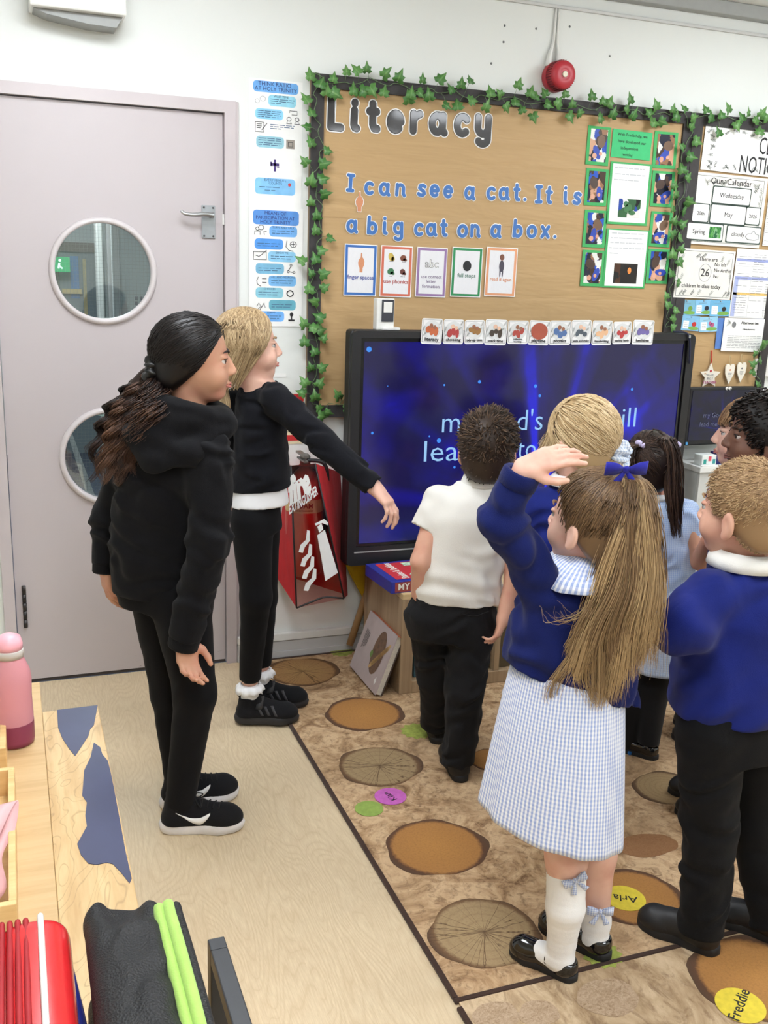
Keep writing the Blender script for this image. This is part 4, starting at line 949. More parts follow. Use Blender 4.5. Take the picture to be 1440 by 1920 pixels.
# ================================================================== IVY GARLANDS
def leaf_mat():
    t = NT('ivy leaf'); v = t.coord(); oi = t.n('ShaderNodeObjectInfo')
    c = t.mix(oi.outputs['Random'], lin(66, 122, 54), lin(112, 164, 86)); x, y, z = t.sep(v)
    vein = t.ramp(t.math('ABSOLUTE', x), [(.0, (1, 1, 1)), (.0022, (0, 0, 0))])
    t.base(t.mix(t.math('MULTIPLY', vein, .4), t.mix(t.noise(v, 70), c, lin(58, 104, 50)), lin(150, 190, 120))); t.rough(.45); t.bump(t.noise(v, 90), .3, .002); return t.m
M_LEAF = leaf_mat()
def leaf_mesh():
    half = [(0, 0), (.20, -.14), (.50, .02), (.34, .20), (.44, .46), (.20, .52), (0, 1.0)]
    vs, fs = [], []
    for sx in (1, -1):
        k = len(vs)
        for (a, b_) in half: vs.append((sx*a*.05, b_*.05-.012, .010*abs(a)*(1 if b_ < .3 else .6)-.006*(b_-.4)**2))
        vs.append((0, .35*.05-.012, 0.0)); c = k+len(half)
        for i in range(1, len(half)-1):
            fs.append((c, k+i, k+i+1) if sx > 0 else (c, k+i+1, k+i))
        fs.append((c, k, k+1) if sx > 0 else (c, k+1, k))
    me = bpy.data.meshes.new('ivy_leaf'); me.from_pydata(vs, [], fs); me.update(); me.polygons.foreach_set('use_smooth', np.ones(len(fs), bool)); me.materials.append(M_LEAF)
    bm = bmesh.new(); bm.from_mesh(me); bmesh.ops.remove_doubles(bm, verts=bm.verts, dist=1e-5)
    bmesh.ops.solidify(bm, geom=list(bm.faces), thickness=.0006); bm.to_mesh(me); bm.free(); return me
LEAF = leaf_mesh(); M_VINE = plain('vine stem', (104, 130, 90), .6, .15, 80)
def garland(label, path, leaves, seed):
    r = random.Random(seed); P = [W(px, py, DW-.036) for px, py in path]; t = thing('ivy_garland', label, 'garland', P[0], 'ivy garlands')
    n = len(P)*8; pp = bez(P, n); pp[:, 0] += .008*np.sin(np.arange(n)*.9); pp[:, 2] += .008*np.cos(np.arange(n)*.7); m = MB(); m.tube(pp, .0013, 5)
    for (px, py) in leaves:
        q = W(px, py, DW-.045-r.uniform(0, .012)); d = pp[np.argmin(((pp-q)**2).sum(1))]
        m.tube([d, (d+q)/2+np.array((0, -.006, .006)), q], .0008, 4)
        o = bpy.data.objects.new('leaf', LEAF); COL.objects.link(o); o.parent = t; o.location = Vector(q-P[0])
        out = np.array(q)-np.array(d); base = math.atan2(out[2], out[0])-PI/2 if np.linalg.norm(out) > .004 else 0
        sc = r.uniform(.74, 1.02); o.scale = (sc, sc, sc)
        Rm = Matrix.Rotation(r.uniform(-.45, .45), 4, 'Z') @ Matrix.Rotation(PI/2+r.uniform(-.5, .35), 4, 'X')
        o.rotation_euler = (Matrix.Rotation(-(base if abs(base) < 3.0 else 0)*.75+r.uniform(-.5, .5), 4, 'Y') @ Rm).to_euler()
    m.build('vine', M_VINE, t)
garland('ivy garland down the left border of the literacy board', [(598, 142), (590, 190), (598, 240), (604, 285), (588, 330), (600, 380), (602, 440), (590, 490), (585, 530), (598, 580), (592, 640), (590, 700), (588, 745), (598, 768), (625, 758), (655, 750)],
 [(582, 143), (575, 187), (584, 212), (577, 239), (583, 268), (613, 283), (573, 304), (606, 307), (604, 336), (583, 341), (608, 364), (583, 380), (594, 405), (592, 433), (618, 447), (602, 470), (567, 489), (592, 487), (584, 514), (606, 514), (580, 543), (607, 540), (591, 566), (570, 608), (601, 596), (600, 619), (606, 635), (571, 642), (590, 660), (603, 690), (583, 690), (572, 718), (599, 720), (567, 737), (591, 745), (602, 780), (614, 773), (634, 743), (650, 766), (598, 766), (588, 615)], 1)
garland('ivy garland along the top border of the literacy board', [(590, 142), (640, 158), (690, 150), (740, 160), (790, 168), (840, 172), (890, 182), (940, 184), (1000, 192), (1060, 200), (1110, 202), (1160, 206), (1210, 212), (1265, 216)],
 [(601, 158), (612, 172), (625, 148), (628, 175), (650, 135), (670, 133), (688, 130), (722, 139), (748, 146), (663, 171), (682, 171), (697, 168), (720, 174), (766, 187), (771, 178), (787, 174), (792, 150), (805, 181), (826, 149), (846, 169), (865, 159), (882, 152), (836, 198), (858, 199), (884, 189), (911, 201), (920, 175), (938, 177), (949, 200), (966, 192), (979, 207), (1000, 218), (972, 160), (995, 175), (1005, 182), (1022, 176), (1027, 196), (1046, 194), (1060, 177), (1068, 218), (1087, 212), (1073, 196), (1110, 181), (1130, 191), (1142, 194), (1126, 222), (1149, 215), (1182, 188), (1175, 205), (1187, 217), (1218, 212), (1231, 200), (1225, 230), (1240, 228), (1262, 206)], 2)
garland('ivy garland down the strip between both display boards', [(1282, 215), (1296, 250), (1280, 290), (1285, 340), (1272, 390), (1270, 440), (1266, 490), (1258, 545), (1252, 600), (1250, 612)],
 [(1268, 221), (1284, 205), (1300, 221), (1297, 236), (1280, 276), (1305, 265), (1294, 294), (1279, 319), (1290, 333), (1264, 350), (1267, 366), (1291, 378), (1261, 392), (1283, 395), (1263, 415), (1279, 421), (1262, 440), (1275, 446), (1277, 468), (1261, 478), (1274, 491), (1259, 514), (1272, 530), (1250, 556), (1253, 573), (1267, 582), (1262, 597), (1262, 614)], 3)
garland('ivy garland along the top of the right notice board', [(1290, 212), (1330, 220), (1370, 222), (1420, 226), (1470, 232)],
 [(1324, 207), (1333, 222), (1353, 217), (1366, 206), (1381, 234), (1392, 222), (1403, 213), (1428, 214), (1348, 250), (1424, 247), (1417, 226), (1438, 222), (1455, 225)], 4)
garland('ivy sprig at the lower right corner of notice board', [(1430, 640), (1420, 665), (1412, 690), (1424, 715), (1440, 740)],
 [(1428, 652), (1416, 664), (1413, 683), (1411, 698), (1425, 676), (1421, 721), (1436, 645)], 5)

# ================================================================== BIG SCREEN
TY = 3.405; TX0, TX1 = W(660, 640, TY)[0], W(1305, 640, TY)[0]; TZ1, TZ0 = W(660, 619, TY)[2], W(656, 1063, TY)[2]
SX0, SX1 = W(683, 700, TY)[0], W(1279, 700, TY)[0]; SZ1, SZ0 = W(690, 641, TY)[2], W(700, 1019, TY)[2]
M_TVB = plain('black bezel plastic', (26, 26, 29), .45, .06, 60); M_TVB2 = plain('black inner bezel', (12, 12, 15), .2, .05)
def screen_mat(name, gain=1.0, cx=0., span=1.45):
    t = NT(name); v = t.coord(); x, y, z = t.sep(v)
    dx = t.math('SUBTRACT', x, .05*span+cx); dz = t.math('ADD', z, .20*span)
    ang = t.math('ARCTAN2', dx, dz); r = t.math('POWER', t.math('ADD', t.math('MULTIPLY', dx, dx), t.math('MULTIPLY', dz, dz)), .5)
    def n1(val, sc, det=1):
        n = t.n('ShaderNodeTexNoise', noise_dimensions='1D'); t.l(val, n.inputs['W']); n.inputs['Scale'].default_value = sc; n.inputs['Detail'].default_value = det; return n.outputs['Fac']
    rays = t.ramp(n1(t.math('ADD', ang, 3.1), 4.6, 1), [(.50, (0, 0, 0)), (.80, (1, 1, 1))])
    fade = t.ramp(t.math('DIVIDE', r, span), [(.05, (1, 1, 1)), (.62, (.25, .25, .25))])
    cl = t.noise(t.coord('Object', (1, 1, 1)), 3.4/span*1.45, 3, .5, .4)
    cloud = t.ramp(cl, [(.46, (0, 0, 0)), (.76, (1, 1, 1))])
    blue = t.math('ADD', t.math('MULTIPLY', t.math('MULTIPLY', rays, fade), .75), t.math('MULTIPLY', cloud, .50), clamp=True)
    low = t.ramp(t.math('DIVIDE', t.math('ADD', z, .30*span), span), [(0, (.55, .55, .55)), (.14, (0, 0, 0))])
    c = t.ramp(blue, [(0, lin(22, 18, 70)), (.34, lin(24, 20, 126)), (.70, lin(20, 22, 240)), (1, lin(104, 122, 255))])
    c = t.mix(low, c, lin(40, 50, 90))
    t.base((.004, .004, .006, 1)); t.rough(.12); t.l(c, t.b.inputs['Emission Color']); t.b.inputs['Emission Strength'].default_value = gain; return t.m
tv = thing('touch_screen', 'large wall mounted touch screen showing blue light rays', 'screen', ((TX0+TX1)/2, TY, TZ0))
MB().span((TX0, TY+.012, TZ0), (TX1, TY+.085, TZ1), .012).build('casing', M_TVB, tv)
me = sheet(rrect(TX0+.002, TZ0+.002, TX1-.002, TZ1-.002, .02, 5), [[(SX0-.014, SZ0-.012), (SX1+.014, SZ0-.012), (SX1+.014, SZ1+.014), (SX0-.014, SZ1+.014)]], .018); link('bezel', xz(me, TY+.009), M_TVB, tv)
me = sheet([(SX0-.0138, SZ0-.0118), (SX1+.0138, SZ0-.0118), (SX1+.0138, SZ1+.0138), (SX0-.0138, SZ1+.0138)], [[(SX0, SZ0), (SX1, SZ0), (SX1, SZ1), (SX0, SZ1)]], .006); link('inner_bezel', xz(me, TY+.010), M_TVB2, tv)
scr = MB().span((SX0, TY+.010, SZ0), (SX1, TY+.0119, SZ1)).build('display', screen_mat('glowing blue display', .56), tv, ((SX0+SX1)/2, TY+.01, (SZ0+SZ1)/2))
b_ = MB(); q = W(668, 1028, TY); b_.span((TX0+.03, TY-.002, SZ0-.034), (TX1-.03, TY-.0002, SZ0-.029)); b_.build('pen_ledge', plain('grey ledge', (150, 150, 150), .4), tv)
M_STX = emit('screen lettering', (160, 210, 255), .5); m = MB()
YS = TY+.0098
for s, px, py, wpx, hpx in (("my God's", 825, 811, 188, 0), ('will', 1126, 802, 64, 0), ('lead', 790, 866, 92, 0), ('me to', 905, 862, 96, 0)):
    p = W(px, py, YS); p2 = W(px+wpx, py, YS); m = MB(); wtext(m, s, p[0], p[2], .118, YS, -.006, 'LEFT', p2[0]-p[0]); m.build('screen_word', M_STX, scr)
m = MB()
for (px, py, r) in ((692, 655, .010), (833, 722, .004), (899, 716, .0065), (1004, 724, .007), (1012, 742, .006), (698, 812, .005), (823, 826, .009), (852, 876, .005), (805, 818, .0035), (727, 724, .002), (1185, 730, .006)):
    p = W(px, py, YS); m.lathe([(r, 0), (r, .0004)], p, 14, RotX90)
tag(m.build('light_spots', emit('screen spots', (60, 150, 255), .5), scr), kind='stuff')
MB().span(((TX0+TX1)/2-.35, TY+.085, .56), ((TX0+TX1)/2+.35, DW-.0005, .96), .01).build('wall_bracket', M_TVB, tv)
# cable loop and lanyard at the screen
p = W(655, 945, TY+.05)
t = thing('cable_loop', 'black cable loop hanging at the left edge of the screen', 'cable', (p[0], TY+.06, p[2])); MB().tube(bez([(TX0+.003, TY+.05, p[2]+.06), (p[0]-.014, TY+.05, p[2]+.03), (p[0]-.02, TY+.05, p[2]-.02), (p[0]-.012, TY+.05, p[2]-.05), (TX0+.003, TY+.05, p[2]-.045)], 24), .0035, 8).build('cable', M_TVB, t)
a = W(1285, 617, TY-.01)
t = thing('lanyard', 'dark lanyard draped over the right corner of the screen', 'lanyard', (a[0], TY, a[2]))
pp = bez([(a[0]-.03, TY+.03, TZ1+.006), (a[0]+.01, TY-.004, TZ1+.004), (a[0]+.03, TY-.008, TZ1-.03), (a[0]+.04, TY-.008, TZ1-.12)], 18); MB().tube(pp, .004, 6).build('strap', plain('navy strap', (30, 34, 60), .7), t)
MB().box((pp[9][0], pp[9][1]-.004, pp[9][2]), (.008, .005, .012), bev=.001).build('clip', M_CHROME, t)

# timetable cards along the top edge of the screen
TC = [(790, 597, 829, 645, 'literacy'), (831, 599, 869, 645, 'choosing'), (871, 600, 908, 645, 'tidy-up time'), (909, 599, 950, 647, 'snack time'), (952, 601, 990, 645, 'collective worship'), (991, 601, 1030, 647, 'playtime'), (1030, 601, 1070, 647, 'phonics'), (1071, 600, 1108, 646, 'wake and shake'), (1110, 601, 1147, 647, 'handwriting'), (1149, 603, 1183, 645, 'washing hands'), (1186, 600, 1225, 646, 'lunchtime')]
CP = [(190, 100, 60), (170, 60, 60), (150, 110, 60), (70, 60, 50), (170, 70, 60), (165, 80, 60), (80, 110, 160), (80, 90, 100), (225, 180, 140), (180, 60, 60), (110, 100, 160)]
for i, (x0, y0, x1, y1, s) in enumerate(TC):
    c = pcard('timetable_card', 'white timetable card reading %s on top edge of screen' % s, 'card', x0, y0, x1, y1, M_LWHITE, TY-.003, .0012, 'visual timetable cards', .008, random.uniform(-2, 2))
    tt, fr, w, h, u, v = c
    icon(c, 'outline', [[(.05, .08), (.05, .95), (.95, .95), (.95, .08), (.05, .08)]], M_GREY, .0006)
    m = MB(); blob(m, c, .5, .56, w*.42, h*.36, .0006, 0, 24); m.build('oval_ground', plain('pale grey print', (212, 214, 214), .5), c[0])
    m = MB(); r = random.Random(i)
    if i == 5: blob(m, c, .5, .56, w*.40, h*.34, .0012, 0, 24)
    else:
        for k in range(3): blob(m, c, .32+.18*k, .5+r.uniform(-.08, .1), w*r.uniform(.09, .15), h*r.uniform(.1, .2), .0012+.0002*k, r.uniform(-.5, .5), 10)
    m.build('picture', col('card picture %d' % i, CP[i]), c[0])
    m = MB(); blob(m, c, .45, .72, w*.09, h*.09, .002); blob(m, c, .62, .66, w*.08, h*.08, .002); m.build('picture_faces', col('card skin %d' % (i % 2), [(150, 100, 76), (226, 186, 160)][i % 2]), c[0]) if i != 5 else None
    sprig(c, 'leaf_print', [(.95, .95, 4.2), (.90, .7, 3.8), (.06, .5, 1.2), (.08, .3, .9)], M_SPR2, .018)
    if i == 4: lines(c[0], 'lettering', [('collective', .5, .17, .0105, 'CENTER', .02), ('worship', .5, .07, .0105, 'CENTER', .02)], M_INK, c, .0014)
    else: lines(c[0], 'lettering', [(s, .5, .12, [.019, .017, .0135, .015, 0, .018, .018, .0112, .0135, .0115, .0155][i], 'CENTER', .02)], M_INK, c, .0014)

# white camera device standing on the screen
a, c_ = W(704, 559, TY+.05), W(735, 612, TY+.05)
t = thing('document_camera', 'small white device with dark front on top of the screen', 'device', ((a[0]+c_[0])/2, TY+.05, TZ1))
zt = a[2]
MB().span((a[0], TY+.03, TZ1), (c_[0], TY+.07, zt), .003).build('casing', M_WHITE_PL, t)
MB().span((a[0]+.018, TY+.026, TZ1+.03), (c_[0]-.004, TY+.0299, zt-.004), .001).build('front_panel', plain('glossy grey front', (60, 62, 70), .15, .05), t)
MB().span((a[0]+.024, TY+.024, zt-.05), (c_[0]-.010, TY+.0259, zt-.012), .001).build('white_badge', M_WHITE_PL, t)
MB().span((a[0]+.02, TY+.02, TZ1+.0003), (c_[0]+.022, TY+.075, TZ1+.010), .002).build('foot', M_WHITE_PL, t)

# ================================================================== CABINET UNDER THE SCREEN
def wood_mat(name, a, b_, sc=(26, 26, 1.2), rough=.45, axis='z', knots=False):
    t = NT(name); v = t.coord('Object', sc); g = t.noise(v, 1.6, 4, .6, .3); c = t.ramp(g, [(.32, lin(*b_)), (.62, lin(*a))])
    if knots:
        v2 = t.coord('Object', (1, .55, 1)); w = t.noise(v2, 7, 2, .5, .8); rr = t.math('ABSOLUTE', t.math('SUBTRACT', t.math('FRACT', t.math('MULTIPLY', w, 16)), .5))
        c = t.mix(t.ramp(rr, [(.0, (.6, .6, .6)), (.1, (0, 0, 0))]), c, lin(*[q*.82 for q in b_]))
    t.base(c); t.rough(rough); t.bump(g, .04, .001); return t.m
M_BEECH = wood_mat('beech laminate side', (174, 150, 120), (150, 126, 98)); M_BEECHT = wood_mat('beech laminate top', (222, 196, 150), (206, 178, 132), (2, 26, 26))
CBX0, CBX1, CBY0, CBY1, CBZ = 1.274, 2.42, 3.125, 3.535, .397
t = thing('storage_cabinet', 'low beech storage cabinet under the big screen', 'cabinet', ((CBX0+CBX1)/2, (CBY0+CBY1)/2, 0))
th = .022
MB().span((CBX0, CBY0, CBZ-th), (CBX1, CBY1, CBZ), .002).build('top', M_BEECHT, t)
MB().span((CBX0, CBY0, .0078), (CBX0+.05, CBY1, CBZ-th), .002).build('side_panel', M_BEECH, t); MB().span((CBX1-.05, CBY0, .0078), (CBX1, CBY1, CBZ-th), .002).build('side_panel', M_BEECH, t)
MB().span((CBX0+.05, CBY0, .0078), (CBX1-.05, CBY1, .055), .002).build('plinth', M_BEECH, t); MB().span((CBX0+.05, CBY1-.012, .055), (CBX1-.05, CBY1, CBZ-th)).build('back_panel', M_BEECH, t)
for k in range(1, 3):
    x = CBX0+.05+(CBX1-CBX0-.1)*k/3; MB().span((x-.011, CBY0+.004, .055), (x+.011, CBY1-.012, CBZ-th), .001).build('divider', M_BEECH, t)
TR = [(58, 92, 104), (96, 84, 62), (104, 88, 60)]
for k in range(3):
    w3 = (CBX1-CBX0-.1)/3; x0 = CBX0+.05+.019+k*w3; x1 = x0+w3-.038; c3 = TR[k]
    tr_ = thing('storage_tray', ['dark teal tray in left bay of the low cabinet', 'brown wicker tray in middle bay of the low cabinet', 'brown wicker tray in right bay of low cabinet'][k], 'tray', ((x0+x1)/2, CBY0+.2, .057))
    mt = plain('tray %d' % k, c3, .5, .1, 40); m = MB()
    for a_, b2 in (((x0, CBY0+.03, .057), (x1, CBY0+.045, .30)), ((x0, CBY0+.36, .057), (x1, CBY0+.375, .30)), ((x0, CBY0+.045, .057), (x0+.012, CBY0+.36, .30)), ((x1-.012, CBY0+.045, .057), (x1, CBY0+.36, .30)), ((x0+.012, CBY0+.045, .057), (x1-.012, CBY0+.36, .066))): m.span(a_, b2)
    m.build('tub', mt, tr_); MB().span((x0-.004, CBY0+.02, .30), (x1+.004, CBY0+.03, .315)).build('rim', mt, tr_)

# snakes and ladders game
gx0, gz = G(723, 1105, CBZ)[0], CBZ; A = G(724, 1106, CBZ); B = G(790, 1106, CBZ)
t = thing('board_game', 'blue and red snakes and ladders board game box on low cabinet', 'game box', (A[0]+.13, CBY0+.17, CBZ))
rz = math.radians(4); Rz = np.array(((math.cos(rz), -math.sin(rz), 0), (math.sin(rz), math.cos(rz), 0), (0, 0, 1)))
L0 = np.array((A[0], CBY0+.015, CBZ)); gw, gd, gh = .27, .235, .045
def gp(x, y, z): return L0+Rz@np.array((x, y, z))
MB().box(gp(gw/2, gd/2, gh/2), (gw, gd, gh), Rz, .002).build('box', plain('game box blue', (44, 52, 150), .35, .05), t)
m = MB(); m.add([gp(.03, .02, gh+.0006), gp(gw-.01, .02, gh+.0006), gp(gw-.01, gd-.02, gh+.0006), gp(.03, gd-.02, gh+.0006)], [(0, 1, 2, 3)]); m.build('lid_print', col('game red', (206, 52, 60), .35), t)
m = MB(); m.add([gp(.10, .06, gh+.001), gp(gw-.02, .03, gh+.001), gp(gw-.02, gd-.05, gh+.001), gp(.16, gd-.1, gh+.001)], [(0, 1, 2, 3)]); m.add([gp(.13, gd-.07, gh+.0012), gp(.24, gd-.07, gh+.0012), gp(.24, gd-.03, gh+.0012), gp(.13, gd-.03, gh+.0012)], [(0, 1, 2, 3)]); m.build('lid_board_picture', plain('board picture', (190, 220, 190), .5, .4, 90), t)
m = MB(); vs, fs = text_polys('Snakes & Ladders', .042, .02, 'CENTER', .19); place(m, vs, fs, gp(.085, .12, gh+.0014), Rz@EY, -Rz@EX); m.build('lid_lettering', col('game cream', (240, 236, 226)), t)
m = MB(); vs, fs = text_polys('MY', .034, .02, 'CENTER'); place(m, vs, fs, gp(.05, -.0006, .012), Rz@EX, EZ); m.build('side_badge_lettering', MATS['game cream'], t); m = MB(); vs, fs = text_polys('Snakes', .026, .02, 'LEFT'); place(m, vs, fs, gp(.105, -.0006, .014), Rz@EX, EZ); m.build('side_lettering', MATS['game cream'], t)
m = MB(); m.add([gp(.015, -.0003, .004), gp(.088, -.0003, .004), gp(.088, -.0003, .041), gp(.015, -.0003, .041)], [(0, 1, 2, 3)]); m.build('side_panel_print', col('game brown', (150, 66, 60)), t)

# cookery book leaning on the cabinet
bl = G(667, 1252), G(712, 1308); tp = W(697, 1190, 3.30)
b0 = np.array((*G(668, 1254)[:2], .008)); b1 = np.array((*G(716, 1310)[:2], .008))
e1 = unit(b1-b0); Lb = np.linalg.norm(b1-b0)
out = unit(np.cross(e1, EZ)); lean = math.radians(20)
if out[0] > 0: out = -out
upv = EZ*math.cos(lean)-out*math.sin(lean); nrm = np.cross(upv, e1); nrm = nrm if nrm@out > 0 else -nrm
Hb, Tb = .235, .03
t = thing('cookery_book', 'thick cookery book with food photo leaning against cabinet', 'book', b0)
def bp(s, q, e): return b0+e1*s*Lb+upv*q*Hb+nrm*e
def bbox(m, s0, s1, q0, q1, e0, e1_):
    P = [bp(s, q, e) for s in (s0, s1) for q in (q0, q1) for e in (e0, e1_)]; return m.add(P, [(0, 1, 3, 2), (4, 6, 7, 5), (0, 4, 5, 1), (2, 3, 7, 6), (0, 2, 6, 4), (1, 5, 7, 3)])
bbox(MB(), .0, 1, 0, 1, Tb-.004, Tb).build('front_cover', plain('mauve cover', (186, 172, 172), .3, .04), t); bbox(MB(), .0, 1, 0, 1, 0, .004).build('back_cover', plain('dark cover', (70, 56, 50), .4), t)
bbox(MB(), .0, 1, .985, 1, .0041, Tb-.0041).build('spine', plain('terracotta spine', (176, 96, 66), .5), t); bbox(MB(), .015, .985, .01, .985, .0042, Tb-.0042).build('pages', plain('page block', (206, 200, 186), .8, .1, 200), t)
cc = (t, lambda s, q, e=0: bp(s, q, Tb+e), Lb, Hb, e1, upv)
m = MB()
for (s, q, rx, ry) in ((.66, .55, .050, .085),): blob(m, cc, s, q, rx, ry, .0006, 0, 24)
m.build('plate_photo', plain('plate brown', (110, 82, 62), .4, .35, 60), t)
m = MB()
for k in range(7): blob(m, cc, .62+.04*k, .36+.055*k, .036, .010, .001, .9, 10)
m.build('bread_photo', plain('bread tan', (206, 168, 112), .4, .2, 60), t)
m = MB(); blob(m, cc, .5, .46, .012, .014, .0014); m.build('herb_photo', col('herb green', (110, 140, 70)), t)
m = MB(); blob(m, cc, .87, .17, .010, .016, .001, 0, 4); m.build('barcode_label', M_PAPER, t)
m = MB()
for k in range(5):
    o = bp(.12+.03*k, .40+.02*k, Tb+.0006); m.add([o, o+upv*Hb*(.34-.03*k), o+upv*Hb*(.34-.03*k)+e1*.0035, o+e1*.0035], [(0, 1, 2, 3)])
m.build('cover_lettering', M_INK, t)

# wooden pole with yellow cloth, behind the cabinet
a = G(652, 1213); a[2] = .013; top = np.array((1.42, DW-.09, .62))
t = thing('tent_pole', 'wooden pole leaning behind the cabinet with yellow cloth', 'pole', (a[0], a[1], 0))
d = unit(top-a); a2 = np.array((W(657, 1205, DW-.07))); a2[2] = max(a2[2], .02); p2 = W(690, 1105, DW-.05)
d = unit(p2-a2); MB().tube([a2-d*.01, p2+d*.25], .0145, 14).build('pole', wood_mat('dowel wood', (170, 134, 92), (150, 112, 72)), t)
q = [W(623, 1000, DW-.03), W(640, 1004, DW-.03), W(700, 1075, DW-.05), W(700, 1145, DW-.06), W(687, 1133, DW-.06), W(655, 1075, DW-.04)]
m = MB(); n = len(q); m.add(list(q)+[p+np.array((0, .004, 0)) for p in q], [tuple(range(n)), tuple(range(2*n-1, n-1, -1))]+[((i+1) % n, i, i+n, (i+1) % n+n) for i in range(n)]); m.build('yellow_cloth', cloth('yellow cloth', (196, 160, 30)), t)

# ================================================================== FIRE EXTINGUISHER AND ITS COVER
YF = DW-.205
p = W(572, 1060, DW-.095); ec = np.array((p[0]-.004, DW-.088, 0)); zb = W(572, 1074, DW-.09)[2]
t = thing('fire_extinguisher', 'red foam fire extinguisher inside a clear fronted cover', 'fire extinguisher', (ec[0], ec[1], zb))
M_FR = plain('extinguisher red', (196, 44, 40), .3, .04); er = .072
MB().lathe([(.055, 0), (er-.004, .006), (er, .02), (er, .33), (er-.012, .375), (.035, .405), (.022, .415), (.022, .43)], (ec[0], ec[1], zb), 40).build('cylinder', M_FR, t)
MB().lathe([(er+.0008, .255), (er+.0008, .305)], (ec[0], ec[1], zb), 40, caps=False).build('cream_band', plain('cream label', (214, 190, 140), .5), t)
m = MB().lathe([(.02, .43), (.02, .46), (.012, .47)], (ec[0], ec[1], zb), 20); m.box((ec[0]-.02, ec[1]-.03, zb+.475), (.02, .11, .008)); m.box((ec[0]-.02, ec[1]-.035, zb+.455), (.016, .10, .006)); m.build('valve_and_lever', plain('valve steel', (120, 118, 112), .35, metal=.7), t)
MB().tube(bez([(ec[0], ec[1]-.02, zb+.45), (ec[0]+.07, ec[1]-.03, zb+.43), (ec[0]+.09, ec[1], zb+.3), (ec[0]+.082, ec[1], zb+.12)], 20), .008, 8).build('hose', M_TVB, t)
MB().box((ec[0], DW-.014, zb+.25), (.05, .027, .2), bev=.003).build('wall_bracket', M_TVB, t)
m = MB()
for s, z, sz in (('FOAM', .275, .026), ('FIRE EXTINGUISHER', .262, .008)):
    vs, fs = text_polys(s, sz, .02)
    m.add([(ec[0]+(er+.0014)*math.sin(p_[0]/er-.3), ec[1]-(er+.0014)*math.cos(p_[0]/er-.3), zb+z+p_[1]) for p_ in vs], fs)
m.build('label_lettering', col('label red print', (150, 40, 30)), t)
# cover
bTL, bTR, bBR, bBL = W(541, 872, DW-.003), W(638, 886, DW-.003), W(652, 1116, DW-.003), W(512, 1072, DW-.003)
fTL, fTR, fBR, fBL = W(545, 873, YF+.02), W(591, 869, YF+.02), W(645, 1122, YF), W(556, 1140, YF)
t = thing('extinguisher_cover', 'red fabric extinguisher cover with clear front panel', 'cover', ((bTL[0]+bTR[0])/2, DW, bBR[2]))
M_RF = cloth('red cover fabric', (196, 34, 42), .7, 700, .2, .05, .1, 14)
def quadsheet(name, A_, B_, C_, D_, mat, par, n=8, th=.0015, sag=0):
    """A top left, B top right, C bottom right, D bottom left"""
    vs = []
    for j in range(n+1):
        for i in range(n+1):
            s, q_ = i/n, j/n; p_ = (1-q_)*((1-s)*A_+s*B_)+q_*((1-s)*D_+s*C_); p_ = p_+np.array((0, -1, 0))*sag*math.sin(PI*s)*math.sin(PI*q_)+EZ*.0; vs.append(p_)
    fs = [(j*(n+1)+i, (j+1)*(n+1)+i, (j+1)*(n+1)+i+1, j*(n+1)+i+1) for j in range(n) for i in range(n)]
    m = MB(); m.add(vs, fs, True); return m.build(name, mat, par)
quadsheet('back_panel', bTL, bTR, bBR, bBL, M_RF, t); quadsheet('right_panel', fTR, bTR, bBR, fBR, M_RF, t, sag=.012); quadsheet('left_panel', bTL, fTL, fBL, bBL, M_RF, t, sag=.01); quadsheet('top_panel', bTL, bTR, fTR, fTL, M_RF, t)
M_CLR = glass_mat('clear vinyl window', (.80, .50, .50, 1), .12, .12)
quadsheet('clear_window', fTL, fTR, fBR, fBL, M_CLR, t, 10, sag=.01)
m = MB(); m.tube([fTL, fBL], .0035, 6); m.tube([fTR, fBR], .0035, 6); m.tube(bez([fBL, fBL*.7+fBR*.3+EZ*.012, fBL*.4+fBR*.6+EZ*.02, fBR], 14), .0035, 6); m.build('black_piping', M_TVB, t)
def fq(s, q_, e=0):
    p_ = (1-q_)*((1-s)*fTL+s*fTR)+q_*((1-s)*fBL+s*fBR); return p_+np.array((0, -1, 0))*(e+.01*math.sin(PI*min(1, max(0, s)))*math.sin(PI*q_))
M_CWH = plain('white cover print', (240, 240, 240), .4, .02); m = MB()
def fplace(m, s, size, x0, y0, width=None, slant=0, bold=.03):
    vs, fs = text_polys(s, size, bold, 'LEFT', width); m.add([fq(x0+p_[0], y0-p_[1]-slant*p_[0], .004) for p_ in vs], fs)
fplace(m, 'fire', .24, -.10, .255, .80, .10, .06); m.build('fire_lettering', M_CWH, t); m = MB(); fplace(m, 'EXTINGUISHER', .09, -.12, .33, .98, .12, .03)
m.build('extinguisher_lettering', M_CWH, t); m = MB()
def fpoly(m, pts): m.add([fq(a_, b2, .004) for a_, b2 in pts], [tuple(range(len(pts)))])
fpoly(m, [(.62, .50), (.86, .47), (.98, .80), (.66, .84)]); fpoly(m, [(.66, .44), (.80, .42), (.82, .465), (.69, .485)]); fpoly(m, [(.60, .415), (.90, .395), (1.0, .425), (.98, .445), (.82, .42), (.62, .43)])
m.build('extinguisher_symbol', M_CWH, t)
for k, (x0, y0) in enumerate(((.10, .50), (.12, .60), (.14, .69), (.16, .78))):
    m = MB(); fpoly(m, [(x0, y0+.10), (x0+.06, y0+.05), (x0+.20, y0+.02), (x0+.26, y0-.05), (x0+.33, y0-.04), (x0+.30, y0+.03), (x0+.16, y0+.07), (x0+.10, y0+.11)]); m.build('flame_symbol', M_CWH, t)
